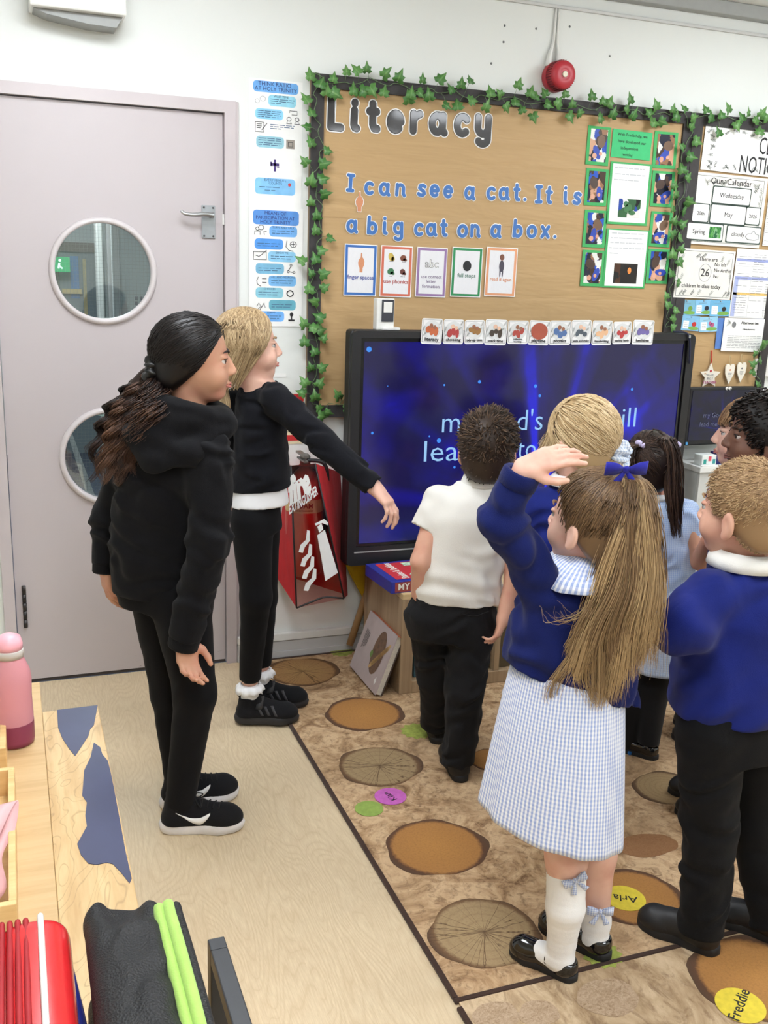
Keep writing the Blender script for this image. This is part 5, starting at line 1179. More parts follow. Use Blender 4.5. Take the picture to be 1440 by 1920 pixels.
# ================================================================== RUGS
def rug_mat(name, a, b_, c_, sc=1.0, sx=(1, 1, 1)):
    t = NT(name); v = t.coord('Object', sx); n1 = t.noise(v, 9*sc, 6, .68, 1.6); n2 = t.noise(v, 46*sc, 5, .7, .8); n3 = t.noise(v, 3*sc, 3, .5, .5)
    c = t.ramp(n1, [(.28, lin(*c_)), (.44, lin(*a)), (.60, lin(*b_)), (.78, lin(*a))])
    c = t.mix(t.ramp(n2, [(.50, (0, 0, 0)), (.66, (.62, .62, .62))]), c, lin(*c_)); c = t.mix(t.ramp(n3, [(.45, (0, 0, 0)), (.7, (.4, .4, .4))]), c, lin(*b_))
    t.base(c); t.rough(.95); t.b.inputs['Specular IOR Level'].default_value = .1; t.bump(t.noise(v, 260, 2), .35, .003); return t.m
M_RUG = rug_mat('bark print rug', (170, 138, 104), (204, 174, 138), (96, 69, 48)); M_RUG2 = rug_mat('slab print rug', (176, 150, 118), (206, 182, 150), (122, 94, 70), .7, (1, .5, 1))
M_BIND = cloth('dark brown rug binding', (62, 44, 36), .9, 300, .5)
RX, RYF, RZ = .822, 1.622, .007
def rug(name, label, x0, y0, x1, y1, mat, far=True):
    t = thing(name, label, 'rug', (x0, y0, 0)); MB().span((x0+.012, y0+.012, .0005), (x1-.012, y1-(.012 if far else 0), RZ)).build('pile', mat, t)
    m = MB()
    for a_, b2 in (((x0, y0, .0005), (x1, y0+.013, RZ+.002)), ((x0, y1-.013, .0005), (x1, y1, RZ+.002)), ((x0, y0+.013, .0005), (x0+.013, y1-.013, RZ+.002)), ((x1-.013, y0+.013, .0005), (x1, y1-.013, RZ+.002))):
        if far or a_[1] < y1-.02: m.span(a_, b2, .002)
    m.build('binding', M_BIND, t); return t
rg1 = rug('forest_rug', 'bark patterned rug printed with log slices', RX, RYF, 2.70, DW-.03, M_RUG)
rg2 = rug('forest_rug', 'stone slab patterned rug in the front corner', RX-.004, .3, 3.1, RYF-.001, M_RUG2, False)
def log_mat(name, core, mid, rim, cracks, rings):
    t = NT(name); v = t.coord(); x, y, z = t.sep(v); a = t.math('ARCTAN2', y, x)
    wob = t.math('MULTIPLY', t.math('SUBTRACT', t.noise(v, 14, 3), .5), .10)
    r = t.math('ADD', t.math('POWER', t.math('ADD', t.math('MULTIPLY', x, x), t.math('MULTIPLY', y, y)), .5), wob)      # unit disc
    c = t.ramp(r, [(0, lin(*core)), (.82, lin(*mid)), (.90, lin(*rim)), (1.0, lin(92, 72, 58))])
    if rings:
        rg = t.math('ABSOLUTE', t.math('SUBTRACT', t.math('FRACT', t.math('MULTIPLY', r, rings)), .5)); c = t.mix(t.ramp(rg, [(0, (.22, .22, .22)), (.2, (0, 0, 0))]), c, lin(*rim))
    if cracks:
        n = t.n('ShaderNodeTexNoise', noise_dimensions='1D'); n.inputs['Scale'].default_value = 3.1; n.inputs['Detail'].default_value = 1; t.l(t.math('ADD', a, 7.0), n.inputs['W'])
        k = t.math('ADD', t.math('MULTIPLY', a, cracks/(2*PI)), t.math('MULTIPLY', n.outputs['Fac'], 2.2)); k = t.math('ADD', k, t.math('MULTIPLY', t.noise(v, 4, 3), .45))
        d = t.math('MULTIPLY', t.math('ABSOLUTE', t.math('SUBTRACT', t.math('FRACT', k), .5)), r); m_ = t.ramp(d, [(0, (.9, .9, .9)), (.032, (0, 0, 0))]); c = t.mix(m_, c, lin(84, 62, 48))
    c = t.mix(t.ramp(t.noise(v, 24, 4, .7), [(.45, (0, 0, 0)), (.75, (.35, .35, .35))]), c, lin(*rim)); t.base(c); t.rough(.95); t.b.inputs['Specular IOR Level'].default_value = .1; t.bump(t.noise(v, 90, 2), .3, .004); return t.m
LM = {'A': log_mat('log slice ringed', (182, 146, 98), (166, 128, 86), (110, 82, 58), 22, 0), 'B': log_mat('log slice orange', (180, 130, 74), (170, 122, 72), (96, 70, 54), 0, 0), 'C': log_mat('log slice cracked', (172, 148, 112), (164, 140, 106), (118, 92, 68), 17, 5), 'D': log_mat('log slice pale', (176, 150, 112), (166, 140, 104), (112, 88, 66), 0, 7)}
def log_print(par, px, py, kind, rpx=None, r=None, sy=1.0, z=RZ):
    p = G(px, py, z); r = r or rpx*mpp(p); rr = random.Random(int(px)); n = 40; m = MB(); vs = [(0, 0, 0)]
    ph = [rr.uniform(0, 6) for _ in range(3)]
    for k in range(n):
        a = 2*PI*k/n; q = 1+.035*math.sin(3*a+ph[0])+.025*math.sin(5*a+ph[1])+.015*math.sin(9*a+ph[2]); vs.append((q*math.cos(a), q*sy*math.sin(a), 0))
    m.add([(*v[:2], .0) for v in vs]+[(*v[:2], -.06) for v in vs[1:]], [(0, k, k % n+1) for k in range(1, n+1)]+[(k % n+1, k, k+n, k % n+1+n) for k in range(1, n+1)])
    me = m.mesh(); o = bpy.data.objects.new('log_slice_print', me); COL.objects.link(o); me.materials.append(LM[kind]); o.parent = par; o.location = Vector(p+np.array((0, 0, .0009))-worldloc(par)); o.scale = (r, r, .01); return o
for px, py, kd, rp in ((568, 1259, 'A', 69), (683, 1338, 'B', 75), (712, 1436, 'C', 80), (818, 1588, 'B', 98), (908, 1748, 'C', 107), (1192, 1683, 'B', 92), (1252, 1478, 'D', 66), (925, 1425, 'B', 48), (1290, 1300, 'C', 44), (1020, 1330, 'D', 60), (1395, 1420, 'B', 75), (1330, 1250, 'D', 50), (1120, 1390, 'A', 52)): log_print(rg1, px, py, kd, rp, None, .92)
ob = log_print(rg1, 1215, 1585, 'B', 60, None, .6); ob.data.materials[0] = rug_mat('brown patch print', (146, 106, 74), (156, 116, 82), (128, 92, 64), 1.4)
log_print(rg2, 1420, 1835, 'B', 125, None, .95)
for px, py, rp in ((1010, 1900, 40), (1140, 1870, 60), (930, 1905, 45)):
    o = log_print(rg2, px, py, 'D', rp, None, .8); o.data.materials[0] = MATS.get('slab %d' % (px % 3)) or rug_mat('slab print %d' % (px % 3), (172, 146, 118), (196, 172, 146), (130, 104, 82), .6)
    o.name = 'slab_print'
def green_leaf(px, py, rp, nm):
    p = G(px, py, RZ); r = rp*mpp(p); m = MB(); n = 22; vs = [(p[0]+r*(1 if k % 2 else .82)*math.cos(2*PI*k/n), p[1]+r*(1 if k % 2 else .82)*math.sin(2*PI*k/n)) for k in range(n)]; m.prism(vs, RZ+.0003, RZ+.0011, 'xy'); m.build('green_leaf_print', plain('green leaf print', (148, 158, 72), .95, .25, 60, .4, 300), rg1)
for px, py, rp in ((782, 1371, 33), (1128, 1790, 40), (640, 1222, 24)): green_leaf(px, py, rp, '')
def spot(label, px, py, rp, rgb, txt, ang, size, z=RZ):
    p = G(px, py, z); r = rp*mpp(p); t = thing('floor_spot', label, 'floor marker', (p[0], p[1], z), 'round floor spots')
    m = MB(); m.prism(circle(p[0], p[1], r, 40), z+.0012, z+.0022, 'xy'); m.build('disc', plain('spot %d %d %d' % rgb, rgb, .85, .1, 60), t)
    if txt:
        vs, fs = text_polys(txt, size, .006); u = np.array((math.cos(ang), math.sin(ang), 0)); v = np.array((-math.sin(ang), math.cos(ang), 0)); m = MB(); place(m, vs, fs, (p[0]-v[0]*size*.25, p[1]-v[1]*size*.25, z+.0026), u, v); m.build('handwriting', M_INK, t)
spot('green felt spot on rug beside the pink name spot', 692, 1517, 27, (134, 158, 74), None, 0, 0)
spot('pink floor spot with a handwritten name near the rug edge', 732, 1494, 30, (188, 96, 176), 'Kian', math.radians(105), .030)
spot('yellow name spot on the log beside the white sock', 1172, 1685, 38, (222, 200, 62), 'Arla', math.radians(150), .036)
spot('yellow name spot on the front rug at lower right', 1388, 1886, 46, (222, 200, 62), 'Freddie', math.radians(38), .036)
p = G(1178, 1414); tag(MB().span((p[0]-.012, p[1]-.02, RZ), (p[0]+.012, p[1]+.02, RZ+.012), .002).build('blue_block', plain('bright blue', (30, 110, 190), .5)), 'small bright blue block on rug near black shoe', 'block')

# ================================================================== WOODEN UNIT IN THE LEFT FOREGROUND
UZ = .60
M_OAKT = wood_mat('oak laminate top', (206, 176, 130), (192, 160, 114), (3, 30, 30)); M_OAKU = wood_mat('oak veneer', (212, 182, 134), (190, 156, 108), (26, 3, 26), .4, 'y', True); M_OAKE = wood_mat('oak edge', (226, 194, 140), (206, 172, 118), (3, 26, 26))
def unit_box(name, label, x0, x1, y0, y1, mt):
    t = thing(name, label, 'cabinet', ((x0+x1)/2, (y0+y1)/2, 0)); MB().span((x0, y0, UZ-.025), (x1, y1, UZ), .0015).build('top', mt, t)
    for a_, b2 in (((x0, y0, 0), (x0+.018, y1, UZ-.025)), ((x1-.018, y0, 0), (x1, y1, UZ-.025))): MB().span(a_, b2).build('side_panel', M_OAKE, t)
    MB().span((x0+.018, y0+.01, 0), (x1-.018, y0+.022, UZ-.025)).build('back_panel', M_OAKE, t); MB().span((x0+.018, y1-.022, 0), (x1-.018, y1-.01, UZ-.025)).build('front_panel', M_OAKE, t); return t
unit_box('storage_unit', 'pale oak storage unit with bottle and trays on top', -.62, .0209, .62, 2.21, M_OAKT)
un2 = unit_box('shelf_unit', 'narrow knotty oak shelf unit with torn blue covering', .0212, .1345, .66, 2.047, M_OAKU)
M_BLUEP = plain('torn blue covering', (66, 70, 98), .42, .1, 8)
def patch(pix):
    P = [G(px, py, UZ) for px, py in pix]; m = MB(); m.prism([(min(max(p[0], .023), .1342), min(p[1], 2.0465)) for p in P], UZ+.0002, UZ+.0012, 'xy'); m.build('blue_patch', M_BLUEP, un2)
patch([(107, 1332), (183, 1321), (180, 1340), (176, 1360), (169, 1368), (166, 1380), (153, 1400), (141, 1418), (130, 1405), (117, 1385), (109, 1365)])
patch([(176, 1393), (188, 1402), (192, 1415), (202, 1427), (207, 1446), (214, 1480), (225, 1540), (236, 1600), (247, 1648), (243, 1657), (228, 1638), (212, 1621), (200, 1618), (182, 1622), (166, 1620), (152, 1604), (145, 1583), (163, 1550), (160, 1530), (163, 1505), (154, 1492), (156, 1470), (158, 1445), (170, 1420)])
# trays
M_PINE = wood_mat('pine tray', (232, 196, 138), (212, 170, 112), (3, 28, 28))
def tray(label, x0, x1, y0, y1, h):
    t = thing('wooden_tray', label, 'tray', ((x0+x1)/2, (y0+y1)/2, UZ)); th = .011
    for nm, a_, b2 in (('side', (x1-th, y0+th, UZ+.0003), (x1, y1-th, UZ+h)), ('side', (x0, y0+th, UZ+.0003), (x0+th, y1-th, UZ+h)), ('end', (x0, y0, UZ+.0003), (x1, y0+th, UZ+h)), ('end', (x0, y1-th, UZ+.0003), (x1, y1, UZ+h)), ('base', (x0+th, y0+th, UZ+.0003), (x1-th, y1-th, UZ+.006))): MB().span(a_, b2, .0015).build(nm, M_PINE, t)
tray('pine tray with pink ribbon at the left edge', -.30, -.034, 1.305, 1.715, .055); tray('smaller pine tray beside the pink bottle', -.30, -.048, 1.79, 1.985, .055)
t = thing('pink_hair_band', 'pale pink ribbon band lying in the pine tray', 'ribbon', (-.06, 1.5, UZ+.006))
pp = bez([(-.10, 1.40, UZ+.015), (-.075, 1.47, UZ+.06), (-.045, 1.535, UZ+.085), (-.05, 1.50, UZ+.055), (-.07, 1.44, UZ+.045), (-.065, 1.38, UZ+.03), (-.09, 1.36, UZ+.012)], 40)
m = MB(); vs = []; 
for i, q in enumerate(pp): vs += [q+np.array((-.016, -.004, 0)), q+np.array((.016, .004, 0))]
m.add(vs, [(2*i, 2*i+1, 2*i+3, 2*i+2) for i in range(len(pp)-1)], True); o = m.build('band', cloth('pink satin', (226, 176, 178), .4, 300, .1), t); sm = o.modifiers.new('thick', 'SOLIDIFY'); sm.thickness = .0015
# pink bottle
bc = (G(30, 1400, UZ)[0]-.002, G(30, 1404, UZ)[1]+.03, UZ); br = .038
def clearplastic(name, rgb, trans=.55, rough=.3):
    t = NT(name); t.base(lin(*rgb)); t.rough(rough); t.b.inputs['Transmission Weight'].default_value = trans; t.b.inputs['IOR'].default_value = 1.3; return t.m
t = thing('water_bottle', 'pink translucent water bottle with dark juice on oak unit', 'bottle', bc)
MB().lathe([(.030, .0004), (br-.002, .003), (br, .010), (br, .06), (br-.0012, .10), (br, .135), (br-.002, .152), (.026, .178), (.024, .182)], bc, 40).build('body', clearplastic('pink bottle plastic', (236, 166, 176), .35, .35), t)
MB().lathe([(.029, .0005), (br-.001, .003), (br+.0006, .012), (br+.0006, .048)], bc, 40, caps=False).build('juice', clearplastic('dark pink juice', (150, 70, 96), .25, .3), t)
MB().lathe([(.0265, .182), (.0265, .196), (.025, .198)], bc, 32).build('collar', plain('grey collar', (196, 190, 184), .4), t)
MB().lathe([(.025, .198), (.0255, .208), (.022, .222), (.010, .228), (.001, .229)], bc, 32).build('lid', plain('pink lid', (238, 172, 184), .35), t)
# black lunch bag with green zip band
def bagfab(name, rgb, sc=420):
    t = NT(name); v = t.coord(); vo = t.n('ShaderNodeTexVoronoi'); vo.inputs['Scale'].default_value = sc; t.l(v, vo.inputs['Vector']); t.base(lin(*rgb)); t.rough(.6); t.bump(vo.outputs['Distance'], .5, .002); return t.m
M_BAG = bagfab('black honeycomb fabric', (19, 19, 21)); BZt = .85
t = thing('lunch_bag', 'black lunch bag with lime green zip band', 'lunch bag', (.095, .87, UZ))
f = Field((.02, .68, UZ-.01), (.17, 1.03, .90), .004)
f.cone((.070, .75, UZ+.03), (.070, .945, UZ+.03), .025, .025, .01); 
for x in (.066, .086, .098):
    for z in (UZ+.028, UZ+.12, BZt-.032):
        f.cone((x, .73, z+(.012 if z > .75 else 0)), (x, .978, z+(.014 if z > .75 else 0)-(.014 if abs(x-.088) < .01 else 0)), .026, .026, .02)
f.ell((.090, 1.0, BZt+.014), (.02, .05, .026), None, .03, 'sub'); f.wrinkle(.003, 60, (0, 1, .4), 3); f.cut((0, 0, UZ+.001), (0, 0, -1))
link('bag_body', f.mesh(2), M_BAG, t)
m = MB(); m.tube(bez([(0.1185, .70, UZ+.03), (0.1230, .71, BZt-.03), (0.1210, .78, BZt-.004), (0.1190, .94, BZt-.002), (0.1210, .975, BZt-.03), (0.1210, .98, UZ+.03)], 40), .0068, 8)
m.tube(bez([(0.1220, .70, UZ+.03), (0.1330, .712, BZt-.03), (0.1310, .78, BZt+.0), (0.1290, .94, BZt+.002), (0.1310, .977, BZt-.03), (0.1310, .982, UZ+.03)], 40), .0068, 8); m.build('zip_band', cloth('lime zip band', (160, 198, 98), .7, 300, .6), t)
m = MB(); m.tube(bez([(0.1315, .70, UZ+.03), (0.1395, .712, BZt-.03), (0.1395, .78, BZt-.004), (0.1375, .94, BZt-.002), (0.1395, .977, BZt-.034), (0.1395, .982, UZ+.03)], 40), .006, 8); m.build('piping', M_BAG, t)
# red lunch case
t = thing('lunch_case', 'red hard lunch case with white piping at lower left', 'lunch case', (-.01, .86, UZ))
f = Field((-.07, .66, UZ-.01), (.06, 1.02, .90), .004)
for x in (-.028, .004):
    for z in (UZ+.028, BZt-.026): f.cone((x, .72, z), (x, .975, z), .022, .022, .03)
f.cone((-.012, .72, UZ+.05), (-.012, .955, UZ+.05), .03, .03, .03); f.cone((-.012, .72, BZt-.06), (-.012, .955, BZt-.06), .03, .03, .03); f.cut((0, 0, UZ+.001), (0, 0, -1))
link('shell', f.mesh(2), plain('glossy red case', (206, 36, 40), .25, .05, coat=.4), t)
def arch(x, r, e=0): return [(x, .70-e, UZ+.03), (x, .70-e, BZt-.03), (x, .74, BZt-.003+e), (x, .955, BZt-.003+e), (x, .995+e, BZt-.026), (x, .997+e, UZ+.03)]
MB().tube(bez(arch(-.003, 0, .002), 40), .0034, 8).build('white_piping', M_WHITE_PL, t)
m = MB()
for x in (-.018, -.026, -.034, -.042): m.tube(bez(arch(x, 0, -.001), 40), .0032, 8)
m.build('zip_ridges', plain('dark red zip', (160, 26, 34), .6), t)
m = MB(); m.tube(bez([(.024, .955, BZt-.05), (.027, .90, BZt-.075), (.027, .84, BZt-.09), (.026, .78, BZt-.10)], 20), np.interp(np.linspace(0, 1, 20), [0, .5, 1], [.004, .012, .014]), 10); m.build('blue_panel_print', plain('blue case print', (38, 44, 120), .25), t)
t = thing('dark_bag', 'dark grey bag corner at the lower left edge', 'bag', (-.11, .9, UZ)); f = Field((-.19, .68, UZ-.01), (-.05, 1.1, .88), .005)
for z in (UZ+.03, .80):
    for x in (-.15, -.082): f.cone((x, .72, z), (x, .985, z), .024, .024, .02)
f.cone((-.115, .74, .7), (-.115, .98, .7), .05, .05, .03); f.cut((0, 0, UZ+.001), (0, 0, -1)); link('bag_body', f.mesh(2), cloth('charcoal felt', (44, 44, 46)), t)
# black metal frame at the bottom
t = thing('metal_frame', 'black square tube metal frame beside the oak shelf unit', 'trolley frame', (.22, 1.17, 0)); M_MET = plain('black powder coat', (48, 50, 54), .42, .06, 60)
MB().span((.212, .55, .60), (.236, 1.165, .624), .002).build('rail', M_MET, t); MB().span((.212, 1.165, 0), (.236, 1.189, .624), .002).build('post', M_MET, t); MB().span((.212, .526, 0), (.236, .55, .624), .002).build('post', M_MET, t)
MB().span((.214, .55, .25), (.234, 1.165, .27), .002).build('lower_rail', M_MET, t); MB().span((.16, .56, .30), (.2115, 1.14, .45), .004).build('basket', plain('black mesh basket', (26, 26, 28), .6), t)

# ================================================================== DESK AND MONITOR AT RIGHT
DKX, DKY, DKZ = 2.735, 3.40, .752
t = thing('side_desk', 'pale grey desk unit right of the big screen', 'desk', (DKX+.4, DKY+.1, 0))
MB().span((DKX, DKY, DKZ-.025), (DKX+.95, DW-.03, DKZ), .002).build('desk_top', plain('white laminate', (222, 224, 222), .35, .03), t); MB().span((DKX+.01, DKY+.012, 0.0), (DKX+.94, DKY+.03, DKZ-.026), .002).build('front_panel', plain('grey panel', (198, 200, 198), .4, .05, 6), t); MB().span((DKX+.01, DKY+.0305, 0), (DKX+.03, DW-.031, DKZ-.026)).build('side_panel', MATS['grey panel'], t)
MB().span((DKX+.07, DKY+.009, .36), (DKX+.2, DKY+.0115, DKZ-.03)).build('grey_sticker', plain('mid grey', (160, 160, 162), .5), t)
mx0, mx1 = W(1291, 780, 3.50)[0], W(1413, 780, 3.50)[0]; mz1, mz0 = W(1350, 726, 3.50)[2], W(1287, 836, 3.50)[2]
t = thing('monitor', 'black desktop monitor mirroring the big screen', 'monitor', ((mx0+mx1)/2, 3.52, DKZ)); mz0 = max(mz0, DKZ+.012)
MB().span((mx0, 3.505, mz0), (mx1, 3.535, mz1), .005).build('casing', M_TVB, t)
ms = MB().span((mx0+.012, 3.502, mz0+.022), (mx1-.012, 3.5045, mz1-.014)).build('display', screen_mat('dim monitor display', .12, 0, .3), t, ((mx0+mx1)/2, 3.503, (mz0+mz1)/2))
m = MB(); p = W(1318, 783, 3.501); wtext(m, "my God's", p[0], p[2], .03, 3.501, 0, 'LEFT'); p = W(1311, 800, 3.501); wtext(m, 'lead me', p[0], p[2], .03, 3.501, 0, 'LEFT'); m.build('screen_lettering', emit('dim lettering', (120, 125, 160), .35), ms)
MB().span(((mx0+mx1)/2-.06, 3.48, DKZ+.0003), ((mx0+mx1)/2+.06, 3.56, DKZ+.011), .003).build('foot', M_TVB, t)
for k in (-1, 1):
    MB().lathe([(.0075, 0), (.0075, .003), (.004, .004)], ((mx0+mx1)/2+.022+k*.0085, 3.504, mz1-.006), 14, RotX90).build('googly_eye', M_WHITE_PL, t); MB().lathe([(.003, 0), (.003, .001)], ((mx0+mx1)/2+.022+k*.0085+.001, 3.4998, mz1-.008), 10, RotX90).build('pupil', M_INK, t)
MB().span((mx0+.002, 3.5005, mz0+.004), (mx0+.012, 3.5048, mz0+.016)).build('energy_sticker', plain('sticker blue', (70, 150, 210), .5), t)
x = DKX+.02
for nm, lb, cat, a_, b2, rgb in (('card_box', 'white box with teal and pink spots on desk', 'box', (x, 3.42, DKZ), (x+.075, 3.475, DKZ+.048), (226, 232, 230)), ('pencil_case', 'dark blue pencil case on the desk', 'pencil case', (x+.082, 3.43, DKZ), (x+.15, 3.475, DKZ+.055), (34, 38, 100)), ('note_pad', 'bright yellow green note pad on desk', 'note pad', (x+.16, 3.405, DKZ), (x+.22, 3.46, DKZ+.02), (206, 226, 70)), ('paper_pile', 'loose white papers at the front of desk', 'papers', (x-.01, 3.402, DKZ), (x+.14, 3.417, DKZ+.006), (236, 236, 234))):
    t = thing(nm, lb, cat, ((a_[0]+b2[0])/2, (a_[1]+b2[1])/2, DKZ)); MB().span(np.array(a_)+EZ*.0004, b2, .003 if b2[2]-DKZ > .01 else .0008).build('body', plain(nm+' colour', rgb, .5, .05), t)
    if nm == 'card_box':
        for k, (c3, q) in enumerate((((40, 150, 140), .015), ((220, 80, 100), .04), ((60, 150, 150), .062))): m = MB(); m.box((x+q, 3.4192, DKZ+.02+.012*(k % 2)), (.014, .001, .02)); m.build('colour_patch', plain('patch %d' % k, c3, .5), t)
# ================================================================== PEOPLE
def tcone(F, a, b, ra, rb, k=.012, capa=False, capb=True):
    """round-sectioned sleeve or leg with flat ends"""
    a = np.array(a, float); b = np.array(b, float); m = max(ra, rb)+k+2*F.h
    sl, x, y, z = F.sub(np.minimum(a, b)-m, np.maximum(a, b)+m); ba = b-a; L = np.linalg.norm(ba)
    px, py, pz = x-a[0], y-a[1], z-a[2]; tu = (px*ba[0]+py*ba[1]+pz*ba[2])/(L*L); t = np.clip(tu, 0, 1)
    d = np.sqrt((px-ba[0]*t)**2+(py-ba[1]*t)**2+(pz-ba[2]*t)**2)-(ra+(rb-ra)*t)
    if capb: d = np.maximum(d, (tu-1)*L)
    if capa: d = np.maximum(d, -tu*L)
    F.merge(sl, d.astype(np.float32), k)
def facing(az, pitch=0, roll=0):
    """az 0 faces away from the camera, +90 to image right, -90 to image left"""
    a, p, r = [math.radians(v) for v in (az, pitch, roll)]
    h = HF*math.cos(a)+HR*math.sin(a); fw = h*math.cos(p)+EZ*math.sin(p); rt = unit(np.cross(fw, EZ)); up = np.cross(rt, fw)
    rt2 = rt*math.cos(r)+up*math.sin(r); up2 = -rt*math.sin(r)+up*math.cos(r); return np.array((rt2, fw, up2))     # rows: right, forward, up
class Head:
    def __init__(s, O, R, sc=1.0): s.O = np.array(O, float); s.R = R; s.s = sc
    def w(s, x, y, z): return s.O+s.s*(x*s.R[0]+y*s.R[1]+z*s.R[2])
    def wp(s, P): return s.O+s.s*(np.asarray(P) @ s.R)
    def sculpt(s, F, ears=True):
        k = s.s; E = lambda c, r, kk=.014, op='add', R=None: F.ell(s.w(*c), np.array(r)*k, (s.R if R is None else R), kk*k, op)
        E((0, -.012, .022), (.069, .087, .079)); E((0, .028, -.028), (.053, .055, .066), .02); E((0, .047, -.078), (.028, .028, .020), .02)
        for sx in (-1, 1):
            E((sx*.031, .050, -.038), (.025, .024, .026), .018)
            E((sx*.029, .0835, .002), (.0125, .0125, .0075), .008, 'sub'); E((sx*.029, .0665, .0095), (.0150, .0110, .0050), .005); E((sx*.029, .0655, -.0085), (.0140, .0105, .0040), .005)
            E((sx*.010, .087, -.029), (.0065, .007, .006), .006)
            if not ears: continue
            Re = np.array((s.R[0]+sx*s.R[1]*.35, s.R[1]-sx*s.R[0]*.35, s.R[2])); Re = np.array([unit(q) for q in Re])
            E((sx*.0735, -.006, -.019), (.0065, .0165, .027), .004, 'add', Re); E((sx*.0815, -.001, -.016), (.0062, .0092, .0165), .002, 'sub', Re); E((sx*.070, .001, -.042), (.007, .008, .009), .006)
        F.cone(s.w(0, .080, .004), s.w(0, .094, -.024), .006*k, .0085*k, .008*k)
        E((0, .081, -.053), (.017, .007, .0045), .006); E((0, .079, -.061), (.014, .007, .005), .005); E((0, .093, -.0565), (.016, .006, .0012), .002, 'sub')
    def features(s, par, iris=(84, 110, 130), brow=(110, 84, 60), lip=(196, 112, 104)):
        k = s.s
        for sx in (-1, 1):
            m = MB(); c = s.w(sx*.029, .0625, .0012); n = unit(s.R[1]*.97+s.R[0]*sx*.12); R3 = np.array((unit(np.cross(n, s.R[2])), s.R[2], n)).T
            pr = [(.0115*k*math.sin(a), .0115*k*math.cos(a)) for a in np.linspace(PI, .02, 12)]; e = m.lathe(pr, c, 20, R3).build('eye', plain('eye white', (206, 198, 192), .3), par)
            m = MB(); m.lathe([(.0064*k, -.001), (.0056*k, .0006), (.001, .0009)], c+n*.0107*k, 16, R3); m.build('iris', plain('iris %d' % iris[0], iris, .15), e)
            m = MB(); m.lathe([(.0024*k, 0), (.001, .0006)], c+n*.0118*k, 12, R3); m.build('pupil', M_INK, e)
            m = MB(); m.tube(bez([s.w(sx*.013, .0805, .020), s.w(sx*.028, .077, .025), s.w(sx*.043, .066, .021)], 10), np.array([.0022, .003, .003, .003, .003, .0028, .0025, .002, .0015, .001])*k, 6); m.build('eyebrow', plain('brow %d' % brow[0], brow, .8), par)
            m = MB(); m.tube(bez([s.w(sx*.017, .0735, .0035), s.w(sx*.029, .0775, .0072), s.w(sx*.041, .0685, .0045)], 10), .0011*k, 5); m.build('eyelashes', plain('lash dark', (50, 38, 32), .8), par)
        m = MB(); m.tube(bez([s.w(-.021, .074, -.0555), s.w(-.010, .0845, -.0535), s.w(0, .0875, -.0545), s.w(.010, .0845, -.0535), s.w(.021, .074, -.0555)], 16), np.interp(np.linspace(0, 1, 16), [0, .5, 1], [.001, .0034, .001])*k, 6)
        m.tube(bez([s.w(-.019, .075, -.058), s.w(0, .0865, -.0615), s.w(.019, .075, -.058)], 16), np.interp(np.linspace(0, 1, 16), [0, .5, 1], [.001, .0042, .001])*k, 6); m.build('lips', plain('lips %d' % lip[0], lip, .4), par)
CRC, CRR = np.array((0, -.012, .022)), np.array((.069, .087, .079))
def yb_std(z): return np.where(z > -.02, .012+.62*(z+.02), .012+1.05*(z+.02))
def cap(H, off=.007, yb=yb_std, zmin=-.08, extra=None, h=.004):
    """hair volume over the skull, trimmed at the hairline"""
    k = H.s; F = Field(H.O-.16*k, H.O+.16*k, h); F.ell(H.w(*CRC), (CRR+off)*k, H.R, 0)
    F.ell(H.w(0, -.034, -.035), (np.array((.056, .052, .05))+off)*k, H.R, .02)
    if extra: extra(F, H)
    x, y, z = F.ax; X = np.stack(np.broadcast_arrays(x[:, None, None]-H.O[0], y[None, :, None]-H.O[1], z[None, None, :]-H.O[2]), -1)/k
    L = X @ H.R.T; d = np.maximum((L[..., 1]-yb(L[..., 2]))*.75, zmin-L[..., 2])*k; F.f = F.f+(off*.8*k*(1-np.clip((yb(L[..., 2])-L[..., 1])/.022, 0, 1))).astype(np.float32)
    F.f = np.maximum(F.f, d.astype(np.float32)); return F
def scalp(n, yb=yb_std, zmin=-.07, off=.008, seed=1, r=None):
    r = np.random.default_rng(seed); out = []
    while len(out) < n:
        v = r.normal(size=(n*2, 3)); v /= np.linalg.norm(v, axis=1)[:, None]; p = CRC+v*(CRR+off)
        q = p[(p[:, 1] < yb(p[:, 2])) & (p[:, 2] > zmin)]; out += list(q)
    return np.array(out[:n])
def comb(S, gather, off=.010, M=10, lift=0, seed=2, gr=.008):
    """strands lying on the skull from each start to a gather point"""
    r = np.random.default_rng(seed); g = np.array(gather)+r.normal(size=(len(S), 3))*gr; t = np.linspace(0, 1, M)[None, :, None]
    P = S[:, None, :]*(1-t)+g[:, None, :]*t; q = (P-CRC)/(CRR+off); ln = np.linalg.norm(q, axis=2, keepdims=True)
    on = CRC+(P-CRC)/ln; w = np.clip(1.3-t*1.3, 0, 1) if lift else 1.0
    far = np.maximum(ln, 1.0); P2 = CRC+(P-CRC)/ln*np.where(t > .75, 1+(far-1)*(t-.75)/.25, 1)
    return P2+r.normal(size=P2.shape)*.0007
